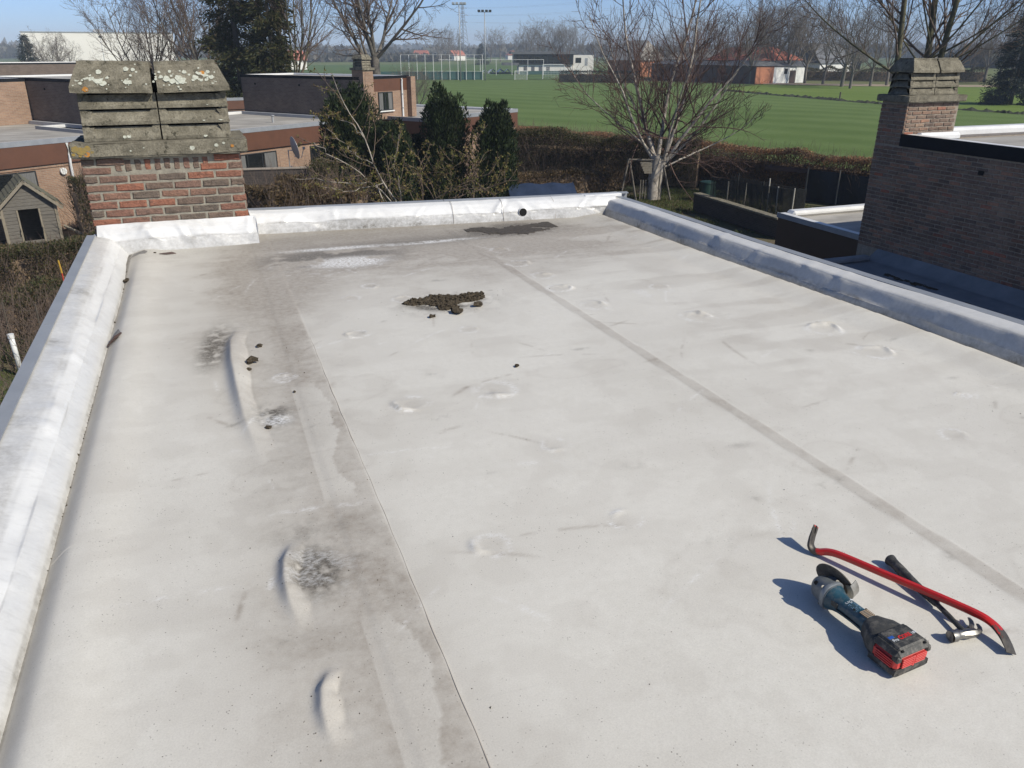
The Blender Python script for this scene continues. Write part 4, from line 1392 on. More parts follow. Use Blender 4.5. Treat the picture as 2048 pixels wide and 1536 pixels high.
MB().tube(rel([(1.790, 1.222, .0195), (1.7915, 1.222, .0195), (1.806, 1.220, .0195), (1.812, 1.2195, .0195), (1.818, 1.219, .0195), (1.828, 1.2175, .0195)]), [.0155, .0175, .0175, .0145, .0125, .0125], 24).build('striking_face', 'steel', hm, True, 40)
MB().tube(rel([(1.7895, 1.2222, .0195), (1.790, 1.222, .0195)]), [.0125, .0158], 24).build('worn_face', 'steel_dull', hm)
MB().sweep(rel([(1.824, 1.218, .0195), (1.833, 1.2165, .0190), (1.848, 1.214, .0185), (1.864, 1.213, .0185), (1.874, 1.214, .018)]), lambda i: [((.0125, .0115, .015, .0165, .016)[i] * math.cos(2 * math.pi * k / 8 + .39), (.0125, .0130, .0150, .0135, .011)[i] * math.sin(2 * math.pi * k / 8 + .39)) for k in range(8)]).build('head', 'steel', hm, True, 30)
for sgn in (-1, 1):
    P = [(1.868, 1.214 + sgn * .002, .018), (1.884, 1.217 + sgn * .006, .0165), (1.899, 1.224 + sgn * .009, .0155), (1.911, 1.236 + sgn * .010, .0145), (1.919, 1.250 + sgn * .010, .0135)]
    P = [(x - .004, y + (.008 if sgn > 0 else -.001), z) for x, y, z in P]
    MB().sweep(rel(P), lambda i: [((.0075, .0072, .0065, .0055, .004)[i] * a, (.010, .0075, .0055, .0038, .0015)[i] * b) for a, b in ((1, .6), (.5, 1), (-.5, 1), (-1, .6), (-1, -.6), (-.5, -1), (.5, -1), (1, -.6))]).build('claw', 'steel_dull', hm, True, 40)

# ------------------------------------------------------------------ ground and fields
def ground_mat():
    m, t, b = newmat('farmland')
    p = posvec(t)
    vor = t.nodes.new('ShaderNodeTexVoronoi')
    vor.inputs['Scale'].default_value = 0.0042
    t.links.new(scaled(t, p, (1, .55, 0)), vor.inputs['Vector'])
    s = t.nodes.new('ShaderNodeSeparateColor')
    t.links.new(vor.outputs['Color'], s.inputs[0])
    c = ramp(t, s.outputs[0], [(0, (.085, .12, .045)), (.35, (.11, .145, .05)), (.6, (.17, .15, .085)), (.8, (.10, .13, .05)), (1, (.075, .105, .045))])
    c = mix(t, .6, c, ramp(t, noise(t, p, .03, 5), [(.3, (.75,) * 3), (.7, (1.2,) * 3)]), 'MULTIPLY')
    t.links.new(c, b.inputs['Base Color'])
    b.inputs['Roughness'].default_value = .95
    b.inputs['Specular IOR Level'].default_value = .1
ground_mat()
def field_mat(name, ca, cb, period, az, gain=.5):
    m, t, b = newmat(name)
    p = posvec(t)
    sp = t.nodes.new('ShaderNodeSeparateXYZ')
    t.links.new(p, sp.inputs[0])
    n0 = noise(t, p, .018, 3)
    a = RAD(az)
    # distance across the drilling rows
    q = maths(t, 'ADD', maths(t, 'MULTIPLY', sp.outputs[0], math.cos(a)), maths(t, 'MULTIPLY', sp.outputs[1], -math.sin(a)))
    q = maths(t, 'ADD', q, maths(t, 'MULTIPLY', n0, 14.0))
    wv = maths(t, 'SINE', maths(t, 'MULTIPLY', q, 2 * math.pi / period))
    f = maths(t, 'ADD', maths(t, 'MULTIPLY', wv, gain), .5)
    f = maths(t, 'ADD', f, maths(t, 'ADD', maths(t, 'MULTIPLY', maths(t, 'SUBTRACT', noise(t, p, .35, 5, .7), .5), 1.0), maths(t, 'MULTIPLY', maths(t, 'SUBTRACT', noise(t, p, .045, 4, .6), .5), 1.4)))
    c = ramp(t, f, [(0.15, ca), (.85, cb)])
    c = mix(t, .5, c, ramp(t, noise(t, p, 5.0, 4, .8), [(.25, (.65,) * 3), (.75, (1.3,) * 3)]), 'MULTIPLY')
    t.links.new(c, b.inputs['Base Color'])
    b.inputs['Roughness'].default_value = .9
    b.inputs['Specular IOR Level'].default_value = .15
    bump(t, b, noise(t, p, 6, 4, .8), .8, .08)
field_mat('winter_crop', (.086, .134, .033), (.122, .176, .055), 7.0, -30, .20)
field_mat('bright_pasture', (.11, .165, .032), (.145, .20, .045), 9.0, -30, .12)
field_mat('sports_turf', (.060, .105, .030), (.095, .145, .05), 12.0, 60, .2)
simple('sand_path', (.36, .28, .20), (.27, .21, .15), .95, .5, coord='pos')
simple('garden_soil', (.115, .082, .050), (.07, .085, .03), .95, .8, bumps=.6, bscale=9, bdist=.05, coord='pos')
simple('ditch_soil', (.035, .04, .02), (.02, .022, .012), 1, 2, coord='pos')
def sheet(name, poly, z, mat, label):
    o = MB().add([(x, y, z) for x, y in poly], [tuple(range(len(poly)))]).build(name, mat)
    return tag(o, label, kind='structure')
sheet('ground', [(-6000, -3000), (6000, -3000), (6000, 9000), (-6000, 9000)], GZ - .12, 'farmland', 'flat farmland reaching to the horizon')
sheet('garden_ground', [(-60, -20), (34, -20), (33.5, 12), (29.5, 29), (20, 52), (12, 72), (-60, 150)], GZ - .06, 'garden_soil', 'garden soil and rough grass below the roof')
sheet('crop_field', [(36, -10), (88, -10), (88, 62), (86.5, 92), (89, 131), (112, 150), (96, 178), (75, 197), (45, 201), (15, 210), (5, 160), (8, 95), (12.2, 72), (20.2, 52), (29.7, 29), (34, 12)], GZ, 'winter_crop', 'green crop field with faint drilling stripes behind the hedge')
sheet('pasture', [(88.8, -20), (230, -20), (190, 100), (125, 134), (113, 149), (89.8, 131), (87.3, 92), (88.8, 62)], GZ + .02, 'bright_pasture', 'brighter green pasture beyond the ditch')
sheet('path', [(114, 149.5), (125.5, 134.5), (150, 120), (156, 126), (128, 146), (118, 156)], GZ + .05, 'sand_path', 'sandy path strip in front of the farm trees')
sheet('sports_ground', [(-60, 214), (15, 212), (45, 203), (75, 199), (97, 180), (150, 230), (170, 420), (-40, 420)], GZ + .02, 'sports_turf', 'grass of the football ground')
# ditch with rough edge
m = MB()
rg = random.Random(8)
dl = [(89.5, 131), (87.0, 92), (88.4, 62), (88.5, 20), (88.5, -10)]
for a, b in zip(dl, dl[1:]):
    n = int(math.hypot(b[0] - a[0], b[1] - a[1]) / .7)
    for k in range(n):
        t = (k + rg.random()) / n
        x, y = a[0] + (b[0] - a[0]) * t + rg.uniform(-.3, .3), a[1] + (b[1] - a[1]) * t
        h, r = rg.uniform(.12, .42), rg.uniform(.3, .8)
        m.add([(x - r, y - r, GZ), (x + r, y - r, GZ), (x + r, y + r, GZ), (x - r, y + r, GZ), (x + rg.uniform(-.2, .2), y, GZ + h)], [(0, 1, 4), (1, 2, 4), (2, 3, 4), (3, 0, 4)])
tag(m.build('ditch', 'ditch_soil'), 'dark rough ditch bank between crop field and pasture', kind='structure')

# ------------------------------------------------------------------ plants
simple('bark_dark', (.105, .085, .066), (.062, .052, .042), .95, 9, bumps=.5, bscale=40, coord='pos')
simple('bark_grey', (.175, .155, .13), (.10, .088, .074), .95, 7, bumps=.5, bscale=40, coord='pos')
simple('bark_moss', (.13, .125, .07), (.075, .068, .045), .95, 6, bumps=.5, bscale=40, coord='pos')
simple('bark_pale', (.42, .375, .32), (.16, .135, .112), .9, 5, bumps=.4, bscale=30, coord='pos', lo=.42, hi=.68)
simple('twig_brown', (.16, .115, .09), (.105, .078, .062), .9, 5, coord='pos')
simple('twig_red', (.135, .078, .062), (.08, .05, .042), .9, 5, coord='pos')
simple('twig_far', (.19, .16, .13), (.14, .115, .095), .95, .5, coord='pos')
leafmat('leaf_yew', [(.012, .022, .012), (.020, .034, .014), (.032, .050, .018), (.050, .065, .024)], trans=.2)
leafmat('leaf_spruce', [(.026, .034, .012), (.045, .052, .018), (.065, .066, .022), (.085, .062, .028)], trans=.2)
leafmat('leaf_darkfir', [(.012, .022, .022), (.018, .030, .028), (.028, .040, .032)])
leafmat('leaf_beech', [(.42, .225, .12), (.33, .18, .10), (.24, .14, .08), (.17, .115, .065), (.50, .28, .16)], trans=.4)
leafmat('leaf_hedge', [(.040, .055, .020), (.065, .075, .028), (.14, .10, .058), (.075, .09, .03), (.19, .13, .075)], trans=.4)
leafmat('leaf_bud', [(.22, .20, .055), (.16, .17, .05), (.26, .20, .085), (.20, .13, .06)], trans=.4)
leafmat('leaf_drygrass', [(.21, .145, .075), (.15, .10, .055), (.10, .075, .04), (.25, .18, .09)], trans=.4)
simple('hedge_core', (.27, .19, .125), (.16, .115, .075), 1, 3, coord='pos')

def unit(v):
    return v / np.maximum(np.linalg.norm(v, axis=-1, keepdims=True), 1e-9)

class Plant:
    """levels of branches grown with numpy"""
    def __init__(self, seed):
        self.r = np.random.default_rng(seed)
        self.levels = []
    def grow(self, P, D, L, R, k, wob, trop, end=.35, droop=0.0):
        P = np.asarray(P, float); D = unit(np.asarray(D, float)); L = np.asarray(L, float); R = np.asarray(R, float)
        N_ = len(P)
        pts = np.zeros((N_, k + 1, 3)); pts[:, 0] = P
        dirs = np.zeros((N_, k + 1, 3)); dirs[:, 0] = D
        d = D
        for i in range(k):
            d = unit(d + self.r.normal(0, wob, (N_, 3)) + np.array([0, 0, trop - droop * i / k]))
            pts[:, i + 1] = pts[:, i] + d * (L / k)[:, None]
            dirs[:, i + 1] = d
        t = np.linspace(0, 1, k + 1)
        rad = R[:, None] * (1 + (end - 1) * t[None])
        lev = dict(p=pts, d=dirs, r=rad, L=L)
        self.levels.append(lev)
        return lev
    def kids(self, lev, n, t0, t1, ang, lf, rf, k, wob, trop, jit=.35, end=.35, minr=.004, keep=1.0, droop=0.0, tl=.5):
        p, d, r, L = lev['p'], lev['d'], lev['r'], lev['L']
        N_, K, _ = p.shape
        par = np.repeat(np.arange(N_), n)
        base = (np.tile(np.arange(n), N_) + self.r.uniform(.1, .9, N_ * n)) / n
        t = t0 + (t1 - t0) * base
        if keep < 1:
            msk = self.r.random(len(par)) < keep
            par, t = par[msk], t[msk]
        f = t * (K - 1)
        i = np.minimum(f.astype(int), K - 2)
        u = (f - i)[:, None]
        pos = p[par, i] * (1 - u) + p[par, i + 1] * u
        dd = unit(d[par, i] * (1 - u) + d[par, i + 1] * u)
        rr = (r[par, i] * (1 - u[:, 0]) + r[par, i + 1] * u[:, 0])
        rnd = unit(self.r.normal(0, 1, dd.shape))
        perp = unit(np.cross(dd, rnd))
        a = np.radians(self.r.normal(ang, ang * .25, len(par)))[:, None]
        nd = dd * np.cos(a) + perp * np.sin(a)
        nl = L[par] * lf * (1 - tl * t) * self.r.uniform(1 - jit, 1 + jit, len(par))
        nr = np.maximum(rr * rf, minr)
        return self.grow(pos, nd, nl, nr, k, wob, trop, end, droop)
    @staticmethod
    def tubes(levs, sides):
        Vs, Fs = [], []
        off = 0
        for lev, n in zip(levs, sides):
            p, d, r = lev['p'], lev['d'], lev['r']
            N_, K, _ = p.shape
            ref = np.where(np.abs(d[:, :1, 2:3]) > .9, np.array([[[1., 0, 0]]]), np.array([[[0, 0, 1.]]]))
            s = unit(np.cross(d, np.broadcast_to(ref, d.shape)))
            u = np.cross(s, d)
            a = np.arange(n) * 2 * np.pi / n
            V = p[:, :, None] + r[:, :, None, None] * (np.cos(a)[None, None, :, None] * s[:, :, None] + np.sin(a)[None, None, :, None] * u[:, :, None])
            I = np.arange(N_ * K * n).reshape(N_, K, n) + off
            J = np.roll(I, -1, axis=2)
            F = np.stack([I[:, :-1], J[:, :-1], J[:, 1:], I[:, 1:]], -1).reshape(-1, 4)
            Vs.append(V.reshape(-1, 3)); Fs.append(F)
            off += N_ * K * n
        return np.concatenate(Vs), np.concatenate(Fs)

def blades(rng, P, D, ln, wd, flat=None):
    """diamond leaves: centre base P, direction D, length ln, width wd"""
    N_ = len(P)
    D = unit(D)
    rnd = unit(rng.normal(0, 1, (N_, 3)))
    S = unit(np.cross(D, rnd))
    ln = np.broadcast_to(ln, (N_,))[:, None]
    wd = np.broadcast_to(wd, (N_,))[:, None]
    V = np.stack([P, P + D * ln * .5 + S * wd * .5, P + D * ln, P + D * ln * .5 - S * wd * .5], 1)
    F = np.arange(N_ * 4).reshape(N_, 4)
    return V.reshape(-1, 3), F

def tree_thing(name, loc, label, plant, trunk_levels, sides_t, crown_levels, sides_c, mat_t, mat_c, group=None, rz=0, extra=None):
    e = empty(name, loc, rz, label, 'tree', group)
    V, F = Plant.tubes([plant.levels[i] for i in trunk_levels], sides_t)
    np_obj('trunk', V, [F], mat_t, e, True)
    V, F = Plant.tubes([plant.levels[i] for i in crown_levels], sides_c)
    np_obj('crown', V, [F], mat_c, e)
    return e

# --- big bare trees behind the houses
def bare_tree(seed, h, trunk_h, r, limbs, spread, up=.10, dens=1.0, twig=.011, n1_=7, n2_=6, n3_=5, wob=.085, lean=(0, 0), minr=None):
    pl = Plant(seed)
    g = pl.r
    minr = minr or twig
    tr = pl.grow([(0, 0, 0)], [(lean[0], lean[1], 1)], [trunk_h], [r], 6, .03, .02, .8)
    top = tr['p'][0, -1]
    az = np.arange(limbs) * 2 * np.pi / limbs + g.uniform(-.4, .4, limbs)
    tilt = np.radians(g.uniform(spread * .35, spread, limbs))
    tilt[0] = RAD(6)
    D = np.stack([np.cos(az) * np.sin(tilt), np.sin(az) * np.sin(tilt), np.cos(tilt)], 1)
    st = tr['p'][0, -1] - np.array([0, 0, 1]) * g.uniform(0, trunk_h * .28, limbs)[:, None]
    l1 = pl.grow(st, D, (h - trunk_h) * g.uniform(.75, 1.0, limbs), r * g.uniform(.30, .46, limbs), 9, wob * .6, up, .22)
    l2 = pl.kids(l1, n1_, .18, .97, 42, .55, .62, 7, wob, up * .9, end=.25, minr=minr * 1.5)
    l3 = pl.kids(l2, n2_, .12, .98, 40, .50, .60, 5, wob * 1.2, up * .7, end=.3, minr=minr)
    l4 = pl.kids(l3, n3_, .1, 1.0, 38, .52, .6, 3, wob * 1.3, up * .6, end=.4, minr=minr * .75)
    if dens > 1:
        pl.kids(l4, int(dens), .1, 1.0, 36, .6, .7, 2, wob * 1.3, up * .5, end=.5, minr=minr * .6)
    return pl
def add_bare(name, seed, xy, label, h, trunk_h, r, limbs, spread, mt='bark_grey', mc='twig_brown', **kw):
    pl = bare_tree(seed, h, trunk_h, r, limbs, spread, **kw)
    nl = len(pl.levels)
    return tree_thing(name, (xy[0], xy[1], GZ), label, pl, [0, 1], [9, 7], list(range(2, nl)), [5] + [3] * (nl - 3), mt, mc)
def pol(az, d):
    return (d * math.sin(RAD(az)), d * math.cos(RAD(az)))
add_bare('bare_tree', 11, pol(11.7, 72), 'big bare tree with thick forking trunk right of the small brick chimney', 15.5, 6.3, .44, 8, 58, mt='bark_grey', n1_=10, n2_=7, n3_=6, dens=3, twig=.011, up=.075)
add_bare('bare_tree', 12, pol(6.3, 66), 'bare tree with yellowish trunk between the dark evergreen and the big bare tree', 14.5, 4.2, .26, 7, 48, mt='bark_moss', n1_=10, n2_=7, n3_=6, dens=2, twig=.010, up=.11)
add_bare('bare_tree', 13, pol(.6, 78), 'bare spreading tree left of the dark evergreen, behind our chimney', 15, 3.8, .30, 9, 58, mt='bark_grey', n1_=11, n2_=7, n3_=6, dens=2, twig=.011)
add_bare('bare_tree', 14, pol(-2.2, 84), 'bare tree at the left edge of the tree group, beside the white hall', 13, 3.5, .24, 8, 58, mt='bark_grey', n1_=9, n2_=7, n3_=6, dens=2, twig=.011)
# right-hand tree behind the neighbour's chimney
def right_tree():
    pl = Plant(21)
    g = pl.r
    st = np.array([(-.55, .2, 0), (.25, 0, 0), (.62, -.1, 0), (-.5, .2, 5.6), (.5, 0, 5.6), (.3, 0, 6.0), (.55, 0, 6.4), (.3, 0, 6.2), (.6, 0, 5.9), (.4, 0, 7.0)])
    D = np.array([(-.01, .02, 1), (.04, .02, 1), (.07, .02, 1), (-.62, .62, .42), (.62, -.62, .75), (-.5, .5, .7), (.62, -.6, .42), (.5, -.5, .9), (.66, -.70, .5), (-.3, .3, 1)])
    L = np.array([15, 15, 14.5, 5.5, 6.5, 5, 5.5, 7, 6.0, 6])
    R = np.array([.17, .20, .18, .06, .05, .04, .045, .045, .04, .04])
    l0 = pl.grow(st, D, L, R, 12, .03, .03, .30)
    l1 = pl.kids(l0, 15, .30, .98, 48, .34, .42, 8, .10, .09, end=.25, minr=.014)
    hi = l1['p'][:, 0, 2] > 5.0
    for q in ('p', 'd', 'r', 'L'):
        l1[q] = l1[q][hi]
    l2 = pl.kids(l1, 7, .12, .98, 40, .50, .6, 5, .11, .08, end=.3, minr=.010)
    l3 = pl.kids(l2, 5, .1, 1, 36, .5, .6, 3, .12, .06, end=.4, minr=.007)
    tree_thing('bare_tree', pol(46.3, 40) + (GZ,), 'bare tree with three mossy upright stems behind the right-hand chimney', pl, [0], [9], [1, 2, 3], [5, 3, 3], 'bark_moss', 'twig_brown')
right_tree()
# birch-like tree with pale bark behind the roof corner
def birch():
    pl = Plant(33)
    g = pl.r
    tr = pl.grow([(0, 0, 0), (.16, 0, 0)], [(-.03, 0, 1), (.05, .02, 1)], [2.1, 2.0], [.29, .22], 6, .03, .0, .82)
    st, D, L, R = [], [], [], []
    a0, b0 = tr['p'][0, -1], tr['p'][1, -1]
    rt = np.array([.92, -.38, 0]); fw_ = np.array([.38, .92, 0])
    spec = [(a0, -.30, .1, 9.0, .105), (a0, -.62, -.1, 7.6, .075), (a0, .0, .15, 9.5, .11), (b0, .22, 0, 9.2, .10), (b0, .50, -.2, 8.4, .085), (b0, .85, .1, 7.4, .07),
            (a0, -1.05, .1, 6.0, .055), (b0, 1.35, .2, 5.6, .052), (b0, .15, -.5, 7.0, .065), (a0, -.2, .5, 7.0, .065)]
    for (p, sx, sy, l, r) in spec:
        st.append(p - np.array([0, 0, g.uniform(0, .5)]))
        D.append(rt * sx * 1.25 + fw_ * sy * 1.2 + np.array([0, 0, .92]))
        L.append(l); R.append(r)
    l1 = pl.grow(st, D, L, R, 12, .075, .03, .16)
    l2 = pl.kids(l1, 13, .10, .95, 46, .46, .50, 9, .085, .085, end=.22, minr=.015)
    l3 = pl.kids(l2, 8, .12, .98, 40, .55, .6, 6, .10, .08, end=.45, minr=.0125)
    l4 = pl.kids(l3, 3, .2, 1, 34, .55, .6, 3, .10, .06, end=.6, minr=.0068)
    # drooping low branches
    low = pl.kids(l1, 3, .02, .30, 74, .36, .5, 9, .09, .03, end=.2, minr=.016, droop=.14, tl=.2)
    l6 = pl.kids(low, 6, .2, .97, 42, .45, .55, 6, .09, .10, end=.25, minr=.010)
    l7 = pl.kids(l6, 3, .2, 1, 36, .5, .6, 3, .09, .08, end=.4, minr=.006)
    e = tree_thing('pale_bark_tree', (20.3, 34.2, GZ), 'bare tree with pale bark and many stems behind the roof corner', pl, [0, 1], [12, 8], [2, 3, 4, 5, 6], [5, 3, 3, 5, 3], 'bark_pale', 'twig_red')
    # the thicker branches keep the pale bark
    return e
birch()

# --- shared far bare trees (woods by the farm and on the horizon)
WOOD = []
for k in range(5):
    pl = bare_tree(60 + k, 16, 3.6, .34, 7, 50 + 4 * k, n1_=8, n2_=6, n3_=5, dens=2, twig=.018, up=.07, wob=.13)
    e = empty('bare_tree', (0, 0, GZ), 0, 'x', 'tree')
    nl = len(pl.levels)
    V, F = Plant.tubes([pl.levels[0], pl.levels[1]], [6, 5])
    np_obj('trunk', V, [F], 'bark_grey', e, True)
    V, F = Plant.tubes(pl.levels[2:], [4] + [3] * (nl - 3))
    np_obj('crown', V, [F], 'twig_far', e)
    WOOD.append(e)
wused = [False] * 5
ORD = ['leftmost', 'second', 'third', 'fourth', 'fifth', 'sixth', 'seventh', 'eighth', 'ninth', 'tenth', 'eleventh', 'twelfth', 'thirteenth', 'fourteenth']
def ordlab(pxs, i, what):
    k = sorted(range(len(pxs)), key=lambda q: pxs[q][0]).index(i)
    if k == 0: return 'leftmost ' + what
    if k == len(pxs) - 1: return 'rightmost ' + what
    return ORD[k] + ' from the left, ' + what
def place_wood(v, px, d, s, label, group, dz=0):
    az = math.degrees(math.atan((px - 1024) / 1711.)) + 20.7
    x, y = pol(az, d)
    rz = (px * 1.37) % 6.28
    if not wused[v]:
        wused[v] = True
        o = WOOD[v]
        o.location = (x, y, GZ + dz); o.rotation_euler = (0, 0, rz); o.scale = (s,) * 3
        o['label'] = label; o['group'] = group
    else:
        o = dup(WOOD[v], (x, y, GZ + dz), rz, s, label, None, group)
    return o
lab = 'bare tree in the row behind the red-roofed barn'
LST = [(1395, 205, .85), (1425, 215, .95), (1460, 200, 1.0), (1492, 212, 1.05), (1508, 190, .95), (1525, 205, 1.12), (1545, 196, 1.0), (1562, 208, 1.2), (1583, 198, 1.1), (1600, 207, 1.25), (1618, 196, 1.0), (1360, 220, .8), (1330, 215, .75), (1300, 225, .7)]
for i, (px, d, s) in enumerate(LST):
    place_wood(i % 5, px, d, s, ordlab(LST, i, lab), 'bare trees behind the barn')
lab = 'bare tree between the barn and the right-hand chimney'
LST = [(1655, 190, .95), (1694, 180, 1.2), (1712, 172, .8), (1752, 185, .9), (1785, 190, 1.0)]
for i, (px, d, s) in enumerate(LST):
    place_wood((i + 2) % 5, px, d, s, ordlab(LST, i, lab), 'bare trees right of the barn')
lab = 'tall thin bare tree at the far right beside the dark fir'
LST = [(1955, 230, .75), (1982, 220, 1.0), (2010, 235, 1.1), (2036, 215, 1.05), (2062, 225, 1.0)]
for i, (px, d, s) in enumerate(LST):
    place_wood((i + 1) % 5, px, d, s, ordlab(LST, i, lab), 'bare trees at the far right')
lab = 'bare tree in the clump behind the clubhouse'
LST = [(1040, 430, 1.05), (1056, 440, 1.15), (1074, 425, 1.2), (1092, 435, 1.45), (1106, 430, 1.35), (1124, 440, 1.15), (1140, 428, 1.3), (1152, 436, 1.2), (1172, 445, .95), (1195, 440, .9), (1212, 450, 1.0), (1236, 430, .95), (1262, 380, .95)]
for i, (px, d, s) in enumerate(LST):
    place_wood(i % 5, px, d, s, ordlab(LST, i, lab), 'bare trees behind the clubhouse')
lab = 'single bare tree far beyond the football nets'
LST = [(878, 520, 1.15), (898, 530, 1.35), (912, 540, 1.1), (981, 525, 1.2), (1001, 530, 1.3)]
for i, (px, d, s) in enumerate(LST):
    place_wood((i * 2) % 5, px, d, s, ordlab(LST, i, lab), 'far bare trees beyond the nets')
lab = 'bare round tree in front of the white hall'
LST = [(85, 190, .62), (105, 195, .66), (122, 188, .55)]
for i, (px, d, s) in enumerate(LST):
    place_wood((i + 3) % 5, px, d, s, ordlab(LST, i, lab), 'bare trees before the white hall')
lab = 'small bare shrub tree left of the ball nets'
LST = [(812, 88, .33), (832, 90, .36)]
for i, (px, d, s) in enumerate(LST):
    place_wood((i + 1) % 5, px, d, s, ordlab(LST, i, lab), 'bare shrubs by the nets')

# --- evergreens
def leafy(name, seed, loc, label, builder, leaf, mat_t='bark_dark', cat='tree', trunk=None, part='crown'):
    rng = np.random.default_rng(seed)
    e = empty(name, loc, 0, label, cat)
    P, D, ln, wd = builder(rng)
    V, F = blades(rng, P, D, ln, wd)
    np_obj(part, V, [F], leaf, e)
    if trunk:
        MB().tube([(0, 0, 0), (0, 0, trunk[0] * .6), (0, 0, trunk[0])], [trunk[1], trunk[1] * .7, trunk[1] * .2], 8).build('trunk', mat_t, e, True)
    return e
def column(h, r, n, spires, taper=1.0):
    def f(g):
        P, D = [], []
        per = n // spires
        for k in range(spires):
            a = g.uniform(0, 2 * np.pi)
            q = np.sqrt(g.uniform(0, 1)) * .74
            cx, cy = q * r * math.cos(a), q * r * math.sin(a)
            hh = h * (1 - .13 * q * q - g.uniform(0, .15)) if k > 1 else h
            rr = r * g.uniform(.26, .40)
            t = g.uniform(0, 1, per) ** .8
            z = t * hh
            prof = np.minimum(1, 6.0 * (1 - t)) ** .6 * (0.80 + .20 * np.sin(np.minimum(1, t * 2.2) * 1.57))
            ang = g.uniform(0, 2 * np.pi, per)
            rad = rr * prof * g.uniform(.72, 1.06, per)
            P.append(np.stack([cx * (1.05 - .15 * t) + rad * np.cos(ang), cy * (1.05 - .15 * t) + rad * np.sin(ang), z], 1))
            D.append(np.stack([.5 * np.cos(ang), .5 * np.sin(ang), np.full(per, 1.0)], 1) + g.normal(0, .28, (per, 3)))
        P = np.concatenate(P); D = np.concatenate(D)
        return P, D, g.uniform(.10, .24, len(P)), g.uniform(.035, .07, len(P))
    return f
def at_px(px, d):
    az = math.degrees(math.atan((px - 1024) / 1711.)) + 20.7
    return pol(az, d)
for i, (px, d, h, r, sp, lab) in enumerate([
        (692, 35.5, 5.5, 1.34, 52, 'broad dark columnar conifer, leftmost and widest of the clipped row'),
        (772, 34.5, 4.05, .95, 26, 'lower columnar conifer with pointed tips between the two tall ones'),
        (822, 36.0, 3.3, .75, 16, 'lowest columnar conifer in the gap of the row'),
        (884, 35.0, 5.45, 1.02, 24, 'tall narrow columnar conifer with twin tips, right of the gap in the row'),
        (985, 34.5, 4.8, 1.0, 22, 'rounded columnar conifer at the right end of the row')]):
    x, y = at_px(px, d)
    leafy('columnar_conifer', 100 + i, (x, y, GZ), lab, column(h, r, int(21000 * (r / 1.0) ** 1.3), sp), 'leaf_yew', trunk=(h * .8, .09))['group'] = 'columnar conifers in the garden'
def layered(h, z0, r, n, droop=.35, gaps=.5, layers=26):
    def f(g):
        P, D, ln = [], [], []
        for k in range(layers):
            t = k / (layers - 1)
            z = z0 + (h - z0) * t
            rr = r * (1 - t) ** .75 + .25
            nb = g.integers(4, 8)
            for b in range(nb):
                if g.random() < gaps * .45:
                    continue
                a = g.uniform(0, 2 * np.pi)
                L_ = rr * g.uniform(.55, 1.12)
                m_ = int(n / layers / nb * (L_ / r + .25) * 1.6)
                s = g.uniform(.1, 1, m_) ** .7
                pos = np.stack([np.cos(a) * L_ * s, np.sin(a) * L_ * s, z - droop * L_ * s ** 1.5 + .15 * s], 1) + g.normal(0, 1, (m_, 3)) * np.array([.30, .30, .20]) * (0.35 + s[:, None] * .8)
                P.append(pos)
                D.append(np.stack([np.cos(a) + g.normal(0, .6, m_), np.sin(a) + g.normal(0, .6, m_), g.normal(-.45, .5, m_)], 1))
        P = np.concatenate(P); D = np.concatenate(D)
        return P, D, g.uniform(.22, .5, len(P)), g.uniform(.06, .13, len(P))
    return f
e1 = leafy('evergreen_tree', 130, pol(2.9, 67) + (GZ,), 'tall dark drooping evergreen on a bare trunk behind the long brick wall', layered(17, 3.6, 2.6, 26000), 'leaf_spruce', 'bark_dark', trunk=(16.5, .27))
e2 = leafy('evergreen_tree', 131, pol(5.0, 64) + (GZ,), 'slimmer evergreen with bronze tint right beside the tall drooping one', layered(14.5, 2.2, 1.9, 17000), 'leaf_spruce', 'bark_dark', trunk=(14, .2))
e3 = leafy('fir_tree', 132, at_px(2046, 130) + (GZ,), 'dark blue-green fir at the right edge of the view', layered(11.5, .2, 4.2, 22000, .2, .1), 'leaf_darkfir', 'bark_dark', trunk=(11, .25))
e4 = leafy('evergreen_tree', 133, at_px(52, 192) + (GZ,), 'dark small evergreen against the shaded side of the white hall', layered(9.2, .5, 2.6, 9000, .2, .1), 'leaf_darkfir', 'bark_dark', trunk=(9, .25))
e5 = leafy('fir_tree', 134, at_px(962, 420) + (GZ,), 'dark rounded evergreen beside the right floodlight mast', layered(9.5, .3, 4.2, 7000, .1, .05), 'leaf_darkfir', 'bark_dark', trunk=(9, .3))

